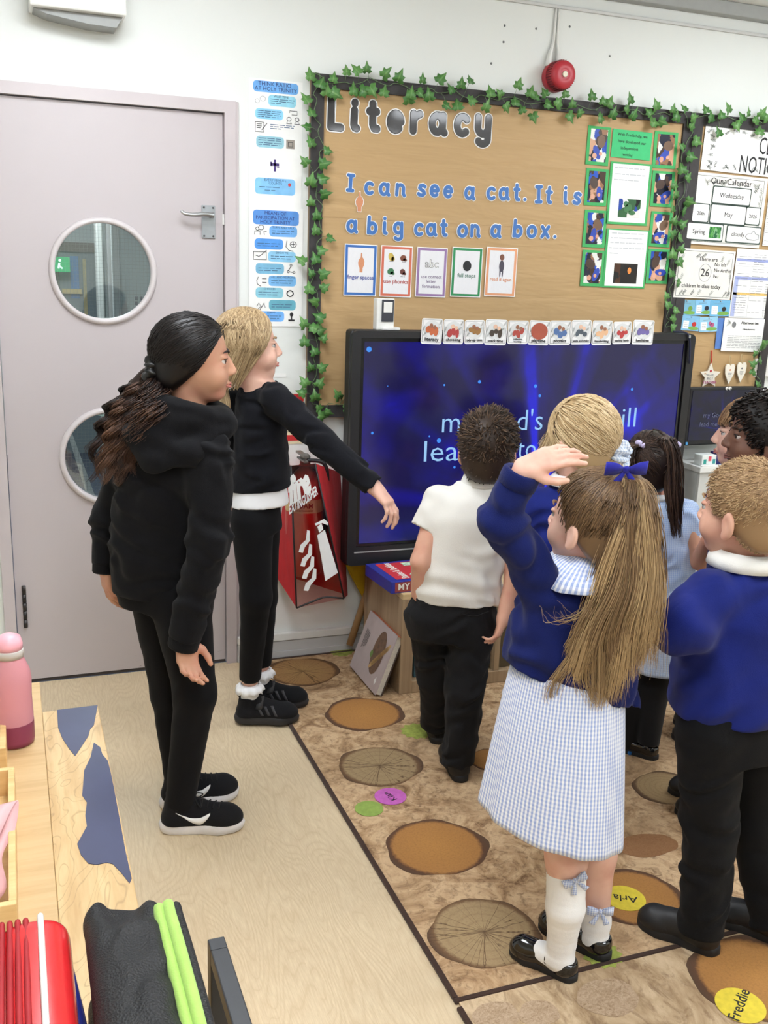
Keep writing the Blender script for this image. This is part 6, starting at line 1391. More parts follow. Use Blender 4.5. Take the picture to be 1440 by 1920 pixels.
def tail(guide, wu, wv, n, M=22, wave=0, freq=3, frizz=.002, seed=3, tip=.0, u=None, v=None, lens=(.82, 1.0), nc=0):
    r = np.random.default_rng(seed); g = bez(guide, 60); out = []
    u = HR if u is None else u; v = HF if v is None else v; tt = np.linspace(0, 1, 60)
    cl = [(r.uniform(0, 2*PI), math.sqrt(r.uniform(0, 1)), r.uniform(0, 6.28), r.uniform(*lens), r.normal()*tip, r.uniform(.8, 1.25), r.uniform(.5, 1.6)) for _ in range(max(nc, 1))]; tail.ids = []
    for i in range(n):
        L = r.uniform(*lens); k_ = int(r.integers(max(nc, 1))); tail.ids.append(k_)
        if nc: L = min(lens[1], cl[k_][3]*r.uniform(.93, 1.04))
        t = np.linspace(0, L, M); c = np.stack([np.interp(t, tt, g[:, j]) for j in range(3)], 1)
        a = r.uniform(0, 2*PI); q = math.sqrt(r.uniform(0, 1)); wa = np.interp(t, np.linspace(0, 1, len(wu)), wu); wb_ = np.interp(t, np.linspace(0, 1, len(wv)), wv)
        ph, ph2 = r.uniform(0, 6.28, 2); f2 = freq*r.uniform(.8, 1.2); drift = r.normal()*tip
        if nc:
            ca, cq, ph, _, drift, fm, am = cl[k_]; j = r.normal(size=2)*.13; xx, yy = cq*math.cos(ca)+j[0], cq*math.sin(ca)+j[1]; a, q = math.atan2(yy, xx), math.hypot(xx, yy); f2 = freq*fm; ph += r.normal()*.25; drift = drift*am+r.normal()*tip*.15
        off = np.outer(math.cos(a)*q*wa+wave*np.sin(f2*2*PI*t+ph)*np.minimum(1, t*4)+drift*t**2, u)+np.outer(math.sin(a)*q*wb_+wave*np.cos(f2*2*PI*t+ph)*np.minimum(1, t*4), v)
        fz = np.cumsum(r.normal(size=(M, 3))*frizz*.4, axis=0); out.append(c+off+fz)
    return np.array(out)
def hair_obj(par, name, mat, F=None, tone=.2, groups=()):
    """one hair object: base volumes plus strand groups (paths, radius profile, tone range)"""
    parts = []
    for f in (F if isinstance(F, (list, tuple)) else [F]):
        if f is not None: parts.append(tone_all(f.mesh(1), tone))
    rr = np.random.default_rng(5)
    for gq in groups:
        P, rad, tr_ = gq[:3]; tn = rr.uniform(*tr_, len(P)) if len(tr_) == 2 else np.asarray(tr_)
        if len(gq) > 3: tn = np.clip(tn[:, None]+gq[3]*(np.linspace(0, 1, P.shape[1])[None, :]-.35), 0, 1)
        if len(P): parts.append(strands(P, rad, tn, 4))
    bm = bmesh.new()
    for p in parts: bm.from_mesh(p)
    out = bpy.data.meshes.new('hair'); bm.to_mesh(out); bm.free()
    for p in parts: bpy.data.meshes.remove(p)
    out.polygons.foreach_set('use_smooth', np.ones(len(out.polygons), bool)); return link(name, out, mat, par)
def hand(F, w, d, n, th, s=1.0, curl=(14, 22, 16), spread=.06, thumb=1.0):
    """w wrist, d finger direction, n palm normal, th thumb side"""
    d = unit(d); n = unit(np.array(n)-d*(np.array(n)@d)); th = unit(np.array(th)-d*(np.array(th)@d)-n*(np.array(th)@n)); w = np.array(w, float); k = .0035
    for i in range(4):
        o = (1.5-i); b = w+d*(.056-.003*abs(o-.4))*s+th*o*.0125*s
        F.cone(w+th*o*.0075*s, b, .0125*s, .0088*s, .012*s); p = b; a = 0; L = (.030, .033, .031, .025)[i]*s; r = (.0071, .0073, .007, .0062)[i]*s
        dd = unit(d+th*o*spread)
        for j, q in enumerate((1.0, .72, .58)):
            a += math.radians(curl[j]+3*i); e = dd*math.cos(a)+n*math.sin(a); p2 = p+e*L*q; F.cone(p, p2, r*(1-.09*j), r*(.92-.1*j), k*s); p = p2
    b = w+d*.014*s+th*.014*s; e = unit(d*.62+th*.72+n*.32); p = b+e*.030*s; F.cone(b, p, .0125*s, .0092*s, .010*s)
    e2 = unit(d*.85+th*.42*thumb+n*.25); p2 = p+e2*.022*s; F.cone(p, p2, .009*s, .0078*s, k*s); e3 = unit(d*.95+th*.2*thumb+n*.2); F.cone(p2, p2+e3*.018*s, .0078*s, .0062*s, k*s)
def sec(pl, pr, py, dh, dep):
    c = V((pl+pr)/2, py, dh); return (c, (pr-pl)/2*mpp(c), dep)
def grow(secs, w, d, dz=0): return [(np.array(c)+EZ*dz, a*w, b*d) for c, a, b in secs]
def bounds(pts, m=.13):
    P = np.array([np.array(p, float) for p in pts]); return P.min(0)-m, P.max(0)+m
def body(root, mat, H, J, secs, hands, s=1.0, lr=(.058, .042, .027), ar_=(.034, .029, .021), h=.004, ears=True):
    """skin: one continuous figure"""
    pts = [H.w(0, 0, .11)]+list(J.values())+[q[0] for q in secs]
    lo, hi = bounds(pts, .16); lo[2] = .005; F = Field(lo, hi, h)
    F.loft(grow(secs, .84, .82), .02)
    for sd in 'lr':
        F.chain([J['h'+sd], J['k'+sd], J['a'+sd]], [v*s for v in lr], .02);
        F.chain([J['s'+sd], J['e'+sd], J['w'+sd]], [v*s for v in ar_], .012)
        if J.get('c'+sd) is not None: F.cone(J['c'+sd], J['s'+sd], .04*s, .034*s, .02)
    F.cone(J['nb'], H.w(0, -.022, -.045), .037*s, .037*H.s, .02); F.cone(J['nb'], secs[-1][0]-EZ*.04, .04*s, .05*s, .02)
    H.sculpt(F, ears)
    for hd in hands: hand(F, *hd)
    return link('body', F.mesh(1), mat, root)
def foot_outline(L, w, n=28):
    out = []
    for i in range(n):
        a = 2*PI*i/n; x = .5-.5*math.cos(a); hw = np.interp(x, [0, .08, .25, .5, .72, .9, 1], [.45, .72, .78, .74, 1.0, .74, .35])*w
        out.append((x*L, hw*(1 if i <= n/2 else -1)*min(1, abs(math.sin(a))*2.2)))
    return out
def shoe(root, heel, toe, style, mats, z0=0., w=None, name='shoe', side=1, L=None):
    """heel, toe: floor points of the sole; style: trainer, plain, patent"""
    heel = np.array(heel, float); toe = np.array(toe, float); d = toe-heel; d[2] = 0; L = L or np.linalg.norm(d); d = d/np.linalg.norm(d); l = np.cross(EZ, d); k = L/.20; w = w or .037*k
    T = lambda p: heel*np.array((1, 1, 0))+EZ*z0+d*p[0]+l*p[1]+EZ*p[2]
    st = {'trainer': .030, 'plain': .024, 'patent': .022}[style]*k
    F = Field((-.03, -.07, 0), (L+.03, .07, .14), .003)
    hh = {'trainer': .082, 'plain': .070, 'patent': .050}[style]*k
    F.cone((.034*k, 0, .036*k), (.16*k, 0, .036*k), .033*k, .030*k, .01); F.ell((.152*k, 0, st+.004), (.050*k, .038*k, .030*k), None, .012); F.cone((.036*k, 0, .03*k), (.040*k, 0, hh), .033*k, .030*k, .008)
    if style != 'patent': F.cone((.045*k, 0, hh*.9), (.12*k, 0, .045*k), .026*k, .026*k, .012)
    F.cut((0, 0, st-.006), (0, 0, -1)); F.cut((0, 0, hh), (-.25, 0, 1))
    if style == 'patent': F.ell((.085*k, 0, hh+.012*k), (.034*k, .026*k, .028*k), None, .004, 'sub')
    top = {'trainer': .02, 'plain': .021, 'patent': .025}[style]*k
    F.ell((.042*k, 0, hh+.004), (.026*k, .020*k, .016*k), None, .006, 'sub')
    me = F.mesh(1); vs = np.array([v.co for v in me.vertices]); 
    for v in me.vertices: v.co = Vector(T(v.co))
    up = link(name, me, mats[0], root)
    m = MB(); ol = foot_outline(L+.006, w); n = len(ol); prof = [(0, .90), (.004, 1.0), (st*.6, 1.03), (st, .97)] if style == 'trainer' else [(0, .97), (.003, 1.0), (st*.8, 1.0), (st, .96)]
    for i, (zz, sc) in enumerate(prof): m.v += [tuple(T((L/2+(p[0]-L/2)*sc-.003, p[1]*sc, zz+(0 if style != 'trainer' else (.006*k*max(0, 1-p[0]/(L*.5)) if i == 3 else 0)+.012*k*max(0, p[0]/L-.8)*(1 if i < 2 else 1))))) for p in ol]
    fs = [(i*n+j, i*n+(j+1) % n, (i+1)*n+(j+1) % n, (i+1)*n+j) for i in range(3) for j in range(n)]+[tuple(range(n)), tuple(range(4*n-1, 3*n-1, -1))]; m.f += fs; m.sm += [True]*len(fs)
    m.build('sole', mats[1], up)
    def surf(x, z, sg, e=.0012):
        """outer skin of the upper at x,z on side sg"""
        i, kz = int(round((x-F.lo[0])/F.h)), int(round((z-F.lo[2])/F.h)); i = min(max(i, 0), F.n[0]-1); kz = min(max(kz, 0), F.n[2]-1); col_ = F.f[i, :, kz]
        js = np.where(col_ < 0)[0]
        if len(js) == 0: y = 0
        else:
            j = js[-1] if sg > 0 else js[0]; j2 = min(max(j+sg, 0), F.n[1]-1); t = col_[j]/(col_[j]-col_[j2]) if col_[j] != col_[j2] else 0; y = F.ax[1][j]+sg*F.h*t
        return T((x, y+sg*e, z))
    def surftop(x, y, e=.002):
        i, j = int(round((x-F.lo[0])/F.h)), int(round((y-F.lo[1])/F.h)); col_ = F.f[min(i, F.n[0]-1), min(j, F.n[1]-1), :]; ks = np.where(col_ < 0)[0]; return T((x, y, (F.ax[2][ks[-1]] if len(ks) else hh)+e))
    return up, T, surf, surftop, k
def collar(root, c, rx, ry, mat, up=EZ, h=.03, flare=.012, name='collar', th=.004, tilt=None, n=36, open_az=None):
    """stand-and-fall shirt collar round the neck; rx along camera right, ry along camera forward"""
    m = MB(); up = unit(up); vs = []; prof = [(0, 0), (.002, h), (.006, h+.003), (flare, h*.55), (flare+.004, h*.05), (flare, h*.05), (.004, h*.8)]
    a1 = unit(HR-up*(HR@up)); a2 = unit(np.cross(up, a1))
    for (e, z) in prof:
        for k in range(n):
            a = 2*PI*k/n; vs.append(np.array(c)+a1*math.cos(a)*(rx+e)+a2*math.sin(a)*(ry+e)+up*z)
    L = len(prof); m.add(vs, [(i*n+k, i*n+(k+1) % n, (i+1)*n+(k+1) % n, (i+1)*n+k) for i in range(L-1) for k in range(n)], True)
    o = m.build(name, mat, root); return o
def skirt(root, name, mat, top, hem, wt, dt, wh, dhm, tilt=0, nw=11, amp=.03, rows=26, cols=144, bulge=0, seed=0):
    """flared skirt from a top ring to a hem ring; carries print coordinates"""
    vs, st = [], []; r = random.Random(seed); ph = [r.uniform(0, 6.28) for _ in range(3)]
    for j in range(rows+1):
        q = j/rows; c = np.array(top)*(1-q)+np.array(hem)*q; w = wt+(wh-wt)*q**.85; d = dt+(dhm-dt)*q**.85
        for i in range(cols):
            a = 2*PI*i/cols; f = 1+amp*(.25+.75*q)*(math.sin(nw*a+ph[0]+1.2*math.sin(2*a+ph[1]))+.5*math.sin((nw*1.7//1)*a+ph[2]))*.6
            u = math.cos(a)*w*f; v_ = math.sin(a)*d*f; vs.append(c+HR*u+HF*v_+EZ*(tilt*u*q)); st.append((a/(2*PI)*2*PI*(wh+dhm)/2, q*np.linalg.norm(np.array(top)-np.array(hem)), 0))
    fs = [(j*cols+i, (j+1)*cols+i, (j+1)*cols+(i+1) % cols, j*cols+(i+1) % cols) for j in range(rows) for i in range(cols)]
    me = mesh(vs, np.array(fs), True); at = me.attributes.new('st', 'FLOAT_VECTOR', 'POINT'); at.data.foreach_set('vector', np.array(st, np.float32).ravel())
    o = link(name, me, mat, root); sd = o.modifiers.new('thick', 'SOLIDIFY'); sd.thickness = .002; return o
def gingham(name, base=(232, 234, 240), blue=(112, 146, 208), period=.0085, attr=True, hstr=.22):
    t = NT(name)
    if attr: a = t.n('ShaderNodeAttribute', attribute_name='st'); vec = a.outputs['Vector']
    else: vec = t.coord()
    x, y, z = t.sep(vec)
    if not attr: y = z
    sx = t.math('GREATER_THAN', t.math('FRACT', t.math('DIVIDE', x, period)), .5); sy = t.math('GREATER_THAN', t.math('FRACT', t.math('DIVIDE', y, period)), .5)
    f = t.math('ADD', t.math('MULTIPLY', sx, .72-hstr), t.math('MULTIPLY', sy, hstr), clamp=True)
    t.base(t.mix(f, lin(*base), lin(*blue))); t.rough(.85); t.b.inputs['Sheen Weight'].default_value = .1; t.bump(t.noise(t.coord(), 220, 2), .4, .002); return t.m
def ribbon_bow(root, name, c, u, v, n, size, mat):
    """bow: two loops, two tails and a knot; u along the loops, v up, n outward"""
    c = np.array(c, float); m = MB(); u, v, n = unit(u), unit(v), unit(n)
    for sg in (1, -1):
        pts = [c, c+u*sg*size*.45+n*size*.30+v*size*.05, c+u*sg*size+n*size*.20+v*size*.10, c+u*sg*size*1.02-n*size*.02+v*size*.06, c+u*sg*size*.45-n*size*.06, c]
        pp = bez(pts, 22); wd = np.interp(np.linspace(0, 1, 22), [0, .25, .5, .75, 1], [.16, .62, .78, .6, .16])*size; vs = []
        for p, q in zip(pp, wd): vs += [p-v*q*.5, p+v*q*.5]
        m.add(vs, [(2*i, 2*i+1, 2*i+3, 2*i+2) for i in range(21)], True)
        pp = bez([c, c+u*sg*size*.32-v*size*.55+n*size*.16, c+u*sg*size*.62-v*size*1.15+n*size*.10], 10); vs = []; d = unit(u+v*sg*.45)
        for i, p in enumerate(pp): q = (.16+.34*i/9)*size; vs += [p-d*q*.5, p+d*q*.5]
        m.add(vs, [(2*i, 2*i+1, 2*i+3, 2*i+2) for i in range(9)], True)
    m.lathe([(.001, -.22*size), (.14*size, -.18*size), (.18*size, 0), (.14*size, .18*size), (.001, .22*size)], c+n*size*.10, 12, np.array((u, n, v)).T)
    o = m.build(name, mat, root); sd = o.modifiers.new('thick', 'SOLIDIFY'); sd.thickness = .0014; return o
def scrunchie(root, name, c, axis, R, r, mat, seed=1):
    axis = unit(axis); u = unit(np.cross(axis, EZ if abs(axis[2]) < .9 else EX)); v = np.cross(axis, u); n, k = 48, 10; vs = []; rr = random.Random(seed)
    for i in range(n):
        a = 2*PI*i/n; d = u*math.cos(a)+v*math.sin(a); q = r*(1+.28*math.sin(9*a)+.18*math.sin(14*a+1))
        for j in range(k): b = 2*PI*j/k; vs.append(np.array(c)+d*(R+q*math.cos(b))+axis*(q*1.15*math.sin(b)+.3*r*math.sin(7*a)))
    m = MB(); m.add(vs, [(i*k+j, ((i+1) % n)*k+j, ((i+1) % n)*k+(j+1) % k, i*k+(j+1) % k) for i in range(n) for j in range(k)], True); return m.build(name, mat, root)
def core(guide, wu, k=.02, flat=1.7, h=.005):
    """soft volume inside a tail of hair"""
    g = bez(guide, 14); w = np.interp(np.linspace(0, 1, 14), np.linspace(0, 1, len(wu)), wu); lo, hi = bounds(g, max(wu)+.02); F = Field(lo, hi, h)
    F.chain(g, w, k, (HF, flat)); return F
def over_ears(F, H):
    for sx in (-1, 1): F.ell(H.w(sx*.060, -.012, -.012), np.array((.023, .036, .050))*H.s, H.R, .02)
def clump_tones(lo, hi, seed=6):
    r = np.random.default_rng(seed); ids = np.array(tail.ids); b = r.uniform(lo, hi, ids.max()+1); return np.clip(b[ids]+r.normal(size=len(ids))*.12, 0, 1)
def hair_rad(M, r0=.0017, tip=.35): return r0*np.interp(np.linspace(0, 1, M), [0, .1, .7, 1], [.7, 1, .9, tip])
SK_FAIR, SK_LIGHT, SK_MED, SK_DARK = skin('fair skin', (226, 182, 162)), skin('light skin', (220, 170, 146)), skin('olive skin', (200, 150, 122)), skin('dark skin', (104, 70, 54), (120, 74, 56))
M_HOOD = cloth('black hoodie fleece', (15, 15, 18), .95, 700, .3, .05, .15, 12); M_LEGG = cloth('black leggings', (10, 10, 13), .85, 900, .15, .03, .1); M_CARDB = cloth('black fine knit', (15, 16, 22), .9, 800, .25, .05, .12, 16)
M_TROU = cloth('charcoal school trousers', (23, 23, 25), .85, 800, .2, .04, .12, 16); M_TROU2 = cloth('black school trousers', (14, 14, 16), .85, 800, .2, .03, .12, 14)
M_POLO = cloth('white polo pique', (234, 232, 226), .85, 900, .35, .1, .02, 13); M_SHIRT = cloth('white shirt cotton', (238, 238, 240), .8, 900, .15, .1, .02)
M_NAVY = cloth('royal blue knit cardigan', (15, 26, 84), .92, 700, .35, .08, .15, 15); M_ROYAL = cloth('royal blue sweatshirt', (24, 36, 112), .92, 700, .3, .08, .12, 12)
M_GING, M_GINGP = gingham('blue gingham cotton', (236, 238, 244), (96, 132, 204), .0088, True, .17), gingham('blue gingham trim', (226, 230, 240), (120, 150, 206), .006, False, .3)
M_SOCK = cloth('white sock knit', (240, 240, 240), .9, 500, .4, .1, .02); M_TIGHT = cloth('black tights', (22, 22, 24), .7, 900, .1, .1)
M_PAT = plain('black patent leather', (14, 14, 16), .08, .02, 30, coat=.6); M_SLEATH = plain('black school leather', (24, 24, 26), .5, .08, 60, .15, 200); M_SOLE = plain('black rubber sole', (28, 28, 30), .7, .06, 60)
M_MESH = cloth('black trainer mesh', (22, 22, 25), .85, 500, .6, .05); M_WSOLE = plain('white foam sole', (226, 224, 226), .55, .06, 30, .2, 60); M_WLOGO = plain('white trainer mark', (240, 240, 240), .4, .02); M_LACE = plain('black lace', (16, 16, 18), .8)
def person(label, c): return thing('person', label, 'person', (c[0], c[1], 0), 'children and helpers facing the screen')
def ring_cuff(root, name, a, b, r, mat, ribs=24):
    """knitted cuff from a to b"""
    ax = unit(np.array(b)-np.array(a)); u = unit(np.cross(ax, HF)); v = np.cross(ax, u); L = np.linalg.norm(np.array(b)-np.array(a)); m = MB(); n = ribs*2; vs = []
    prof = [(0, .9), (.1, 1.03), (.5, 1.05), (.9, 1.03), (1, .92), (.95, .72)]
    for q, s in prof:
        for i in range(n): an = 2*PI*i/n; rr = r*s*(1+(.025 if i % 2 else -.02)); vs.append(np.array(a)+ax*q*L+rr*(u*math.cos(an)+v*math.sin(an)))
    m.add(vs, [(i*n+k, i*n+(k+1) % n, (i+1)*n+(k+1) % n, (i+1)*n+k) for i in range(len(prof)-1) for k in range(n)], True); return m.build(name, mat, root)
FT = {}
def shod(J, sd, heel, toe, zf, ka=.045, za=.10):
    """ankle and foot joints from where the shoe stands"""
    d = unit((np.array(toe)-np.array(heel))*np.array((1, 1, 0))); b = np.array(heel)*np.array((1, 1, 0)); J['a'+sd] = b+d*ka+EZ*(zf+za); FT[sd] = b+d*.105+EZ*(zf+.030)
def legs_field(J, rs, s, hips, h=.006, drop=0, wr=.003, fr=80, seed=1, k=.025):
    pts = [J[q] for q in ('hl', 'hr', 'kl', 'kr', 'al', 'ar')]+[q[0] for q in hips]; lo, hi = bounds(pts, .17); lo[2] = max(lo[2], .004); F = Field(lo, hi, h)
    if hips: F.loft(hips, k)
    for sd in 'lr':
        F.cone(J['h'+sd], J['k'+sd], rs[0], rs[1], k); tcone(F, J['k'+sd], J['a'+sd]-EZ*drop, rs[1], rs[2], .02)
    if wr: F.wrinkle(wr, fr, (0, 0, 1), seed); F.wrinkle(wr*.6, fr*.7, (.6, .3, .6), seed+3)
    return F
def top_field(secs, arms, h=.006, k=.022, wr=.003, fr=70, seed=1, caps=True):
    """arms: list of (points, radii)"""
    pts = [q[0] for q in secs]+[p for a in arms for p in a[0]]; lo, hi = bounds(pts, .19); F = Field(lo, hi, h); F.loft(secs, k)
    for P, R_ in arms:
        for i in range(len(P)-1):
            if i == len(P)-2: tcone(F, P[i], P[i+1], R_[i], R_[i+1], k*.6)
            else: F.cone(P[i], P[i+1], R_[i], R_[i+1], k)
    if wr: F.wrinkle(wr, fr, (.3, .2, 1), seed); F.wrinkle(wr*.7, fr*.8, (1, .4, .5), seed+5)
    return F

# ------------------------------------------------------------------ tall girl in the black hoodie
c0 = V(335, 1100, 2.53); P_ = person('tall girl in black hoodie and leggings with curly dark ponytail', c0)
J = dict(hr=V(338, 1120, 2.50), kr=V(366, 1300, 2.46), ar=V(342, 1506, 2.44), hl=V(300, 1115, 2.60), kl=V(322, 1300, 2.60), al=V(322, 1476, 2.60), sr=V(392, 850, 2.44), er=V(392, 1020, 2.40), wr=V(347, 1196, 2.39), sl=V(238, 882, 2.60), el=V(204, 975, 2.62), wl=V(198, 1058, 2.60), nb=V(352, 772, 2.52))
SH = {'r': (G(302, 1556), G(460, 1552)), 'l': (G(302, 1515), G(446, 1490))}
for q in 'rl': shod(J, q, *SH[q], 0, .052, .115)
H = Head(V(364, 673, 2.51), facing(78, -2), 1.06)
secs = [sec(214, 402, 1105, 2.54, .105), sec(208, 408, 1050, 2.54, .115), sec(212, 418, 960, 2.53, .112), sec(222, 425, 880, 2.52, .105), sec(246, 420, 825, 2.52, .09), sec(290, 405, 785, 2.52, .07)]
dR = V(354, 1262, 2.37)-J['wr']; dL = V(204, 1118, 2.59)-J['wl']
body(P_, SK_MED, H, J, secs, [(J['wr'], dR, HR*.4-HF*.5, HF*.2+HR, 1.12, (20, 30, 20)), (J['wl'], dL, HF*.5+HR*.7, HF, 1.12, (12, 20, 14))], 1.15, ears=False)
H.features(P_, (70, 50, 40), (40, 28, 24))
F = top_field(secs, [([J['sr'], J['er'], J['wr']], [.060, .053, .043]), ([J['sl'], J['el'], J['wl']], [.05, .047, .037])], .0055, .028, .0055, 62, 4)
link('hoodie', F.mesh(1), M_HOOD, P_)
ring_cuff(P_, 'hoodie_cuff', J['wr']-unit(J['wr']-J['er'])*.02, J['wr']+unit(J['wr']-J['er'])*.03, .038, M_HOOD); ring_cuff(P_, 'hoodie_cuff', J['wl']-unit(J['wl']-J['el'])*.02, J['wl']+unit(J['wl']-J['el'])*.025, .033, M_HOOD)
lo, hi = bounds([V(340, 810, 2.5)], .26); F = Field(lo, hi, .0055); cn = V(352, 785, 2.50)
rng_pts = [cn+HR*.085*math.cos(a)+HF*.075*math.sin(a)+EZ*(.022-.022*math.cos(a)) for a in np.linspace(0, 2*PI, 16)]
F.chain(rng_pts, [.030]*16, .02); F.ell(V(305, 815, 2.43), (.085, .05, .055), np.array((unit(HR-EZ*.35), HF, unit(EZ+HR*.35))), .035); F.chain([V(425, 800, 2.47), V(360, 850, 2.40), V(290, 862, 2.40), V(250, 815, 2.44)], [.026, .028, .03, .028], .03)
F.cone(cn-EZ*.03, cn+EZ*.09, .05, .055, .02, op='sub'); F.wrinkle(.003, 70, (.4, .2, 1), 9); link('hood', F.mesh(1), M_HOOD, P_)
F = legs_field(J, [.082, .056, .040], 1.15, [sec(226, 400, 1130, 2.55, .10), sec(216, 402, 1090, 2.54, .105)], .006, drop=.04, wr=.0012, fr=50, seed=2); link('leggings', F.mesh(1), M_LEGG, P_)
MH = hairmat('dark brown hair', (12, 9, 9), (25, 18, 17), (50, 36, 30), .42); MH2 = hairmat('brown curly ponytail', (24, 16, 14), (58, 38, 31), (104, 74, 56), .45)
gat = (0, -.085, -.028); S = scalp(900, seed=11); Pc = H.wp(comb(S, gat, .009, 10, seed=12, gr=.007)); pt = H.w(0, -.098, -.030)
gd = [pt, V(270, 728, 2.50), V(244, 772, 2.48), V(232, 825, 2.46), V(222, 905, 2.44)]
T1 = tail(gd, [.012, .042, .050, .045, .03], [.012, .03, .035, .03, .02], 1700, 34, .011, 4.6, .0012, 13, .02, nc=38); TN1 = clump_tones(0, .8)
T2 = tail([pt, V(290, 735, 2.45), V(285, 770, 2.41), V(258, 830, 2.40)], [.012, .03, .034, .02], [.01, .02, .02, .02], 220, 24, .012, 3.2, .0025, 14, .02)
hair_obj(P_, 'hair', MH, cap(H, .009), .2, [(Pc, hair_rad(10, .0012), (0, .6))])
hair_obj(P_, 'ponytail', MH2, core(gd, [.012, .03, .036, .032, .012]), .15, [(T1, hair_rad(34, .0010), TN1, .6), (T2, hair_rad(24, .0012), (.0, .8), .5)])
scrunchie(P_, 'scrunchie', pt, H.R[1]*1.0-H.R[2]*.2, .023, .014, plain('black satin scrunchie', (16, 16, 18), .35))
def nike(root, heel, toe, z0, sg):
    up, T, surf, stop, k = shoe(root, heel, toe, 'trainer', (M_MESH, M_WSOLE), z0, L=.225)
    q = k/1.125; n = 14; vs = []
    for i in range(n+1):
        t = i/n; x = (.040+.082*t)*k; zc = (.064-.024*math.sin(min(t/.7, 1)*PI/2)+.017*max(0, (t-.7)/.3)**1.4)*k; wd = (.0008+.0078*math.sin(t**2.0*PI*.95))*k
        for e in (-1, 0, 1): vs.append(surf(x, zc+e*wd, sg))
    m = MB(); m.add(vs, [(3*i+j, 3*i+j+1, 3*i+3+j+1, 3*i+3+j) for i in range(n) for j in range(2)], True); o = m.build('swoosh_mark', M_WLOGO, up); sd = o.modifiers.new('thick', 'SOLIDIFY'); sd.thickness = .0012; sd.offset = 0
    m = MB()
    for i in range(5):
        x = (.085+.014*i)*k; m.tube([stop(x, -.019*k), stop(x+.004, 0, .004), stop(x+.008, .019*k)], .0022, 6)
    for s_ in (-1, 1): m.tube(bez([stop(.082*k, 0, .005), T((.088*k, s_*.02*k, .088*k)), T((.10*k, s_*.032*k, .078*k)), stop(.095*k, s_*.006, .006)], 14), .0019, 6)
    m.build('laces', M_LACE, up); m = MB(); m.tube(bez([T((.028*k, -.018*k, .095*k)), T((.014*k, 0, .098*k)), T((.028*k, .018*k, .095*k))], 10), .004, 6); m.build('heel_tab', M_MESH, up); return up
for q in 'rl': nike(P_, *SH[q], 0, -1)

# ------------------------------------------------------------------ blonde girl in the black cardigan
c0 = V(480, 950, 3.08); P_ = person('blonde girl in black cardigan reaching an arm toward the screen', c0)
J = dict(hr=V(472, 975, 3.05), kr=V(480, 1120, 3.05), ar=V(472, 1284, 3.05), hl=V(487, 975, 3.17), kl=V(492, 1120, 3.20), al=V(494, 1270, 3.21), sr=V(517, 748, 3.0), er=V(604, 828, 2.94), wr=V(700, 912, 2.89), sl=V(446, 752, 3.16), el=V(428, 850, 3.22), wl=V(436, 925, 3.16), nb=V(478, 715, 3.06))
SH = {'r': (G(442, 1356), G(558, 1356)), 'l': (G(464, 1326), G(566, 1326))}
for q in 'rl': shod(J, q, *SH[q], 0, .048, .165)
H = Head(V(466, 648, 3.05), facing(72, 2), 1.03)
secs = [sec(432, 547, 936, 3.08, .092), sec(436, 543, 880, 3.08, .090), sec(440, 538, 800, 3.08, .088), sec(442, 534, 750, 3.08, .078), sec(456, 520, 716, 3.07, .055)]
dR = V(742, 958, 2.86)-J['wr']
body(P_, SK_FAIR, H, J, secs, [(J['wr']+unit(dR)*.006, dR, -EZ*.6-HR*.5+HF*.2, HR*.8+EZ*.8, 1.12, (16, 26, 20), .1), (J['wl'], -EZ, HR, HF, 1.1)], 1.12, ears=False)
H.features(P_, (90, 120, 140), (150, 120, 84))
F = top_field(secs, [([J['sr'], J['er'], J['wr']], [.050, .043, .036]), ([J['sl'], J['el'], J['wl']], [.045, .04, .034])], .0055, .022, .0045, 75, 6)
F.cut(V(490, 925, 3.0), unit(-EZ*1.0+HR*.10)); link('cardigan', F.mesh(1), M_CARDB, P_)
ssec = [sec(429, 542, 958, 3.08, .090), sec(437, 539, 925, 3.08, .084), sec(446, 532, 870, 3.08, .076)]; lo, hi = bounds([q[0] for q in ssec], .16); F = Field(lo, hi, .005); F.loft(ssec, .01); F.fold(lambda x, y, z: np.sin(55*(x*HR[0]+y*HR[1])+20*z), .0012); F.cut(V(485, 956, 3.0), unit(-EZ+HR*.06)); link('shirt_tail', F.mesh(1), M_SHIRT, P_)
F = legs_field(J, [.068, .050, .036], 1.1, [sec(437, 529, 990, 3.09, .086), sec(446, 524, 930, 3.08, .072)], .006, wr=.001, fr=50, seed=3); link('leggings', F.mesh(1), M_LEGG, P_)
for (A_, ft, nm) in ((J['ar'], J['ar']-EZ*.115, 0), (J['al'], J['al']-EZ*.115, 1)):
    lo, hi = bounds([A_, ft], .08); F = Field(lo, hi, .004); F.cone(A_-EZ*.018, ft, .030, .031, .01); F.cut(A_-EZ*.02, EZ); o = link('sock', F.mesh(1), M_SOCK, P_)
    m = MB(); n = 40; vs = []; cc = A_-EZ*.022
    for j, (r_, z_) in enumerate(((.030, .004), (.036, .002), (.045, -.008), (.048, -.022))):
        for i in range(n): a = 2*PI*i/n; q = 1+.10*math.sin(9*a)*j/3; vs.append(cc+(HR*math.cos(a)+HF*math.sin(a))*r_*q+EZ*(z_+.006*math.sin(9*a+1)*j/3))
    m.add(vs, [(j*n+i, j*n+(i+1) % n, (j+1)*n+(i+1) % n, (j+1)*n+i) for j in range(3) for i in range(n)], True); o2 = m.build('sock_frill', M_SHIRT, o); sd = o2.modifiers.new('thick', 'SOLIDIFY'); sd.thickness = .0015
M_STRP = plain('dark grey stripe', (58, 58, 62), .6); M_DSOLE = plain('dark grey foam sole', (40, 40, 44), .6, .06)
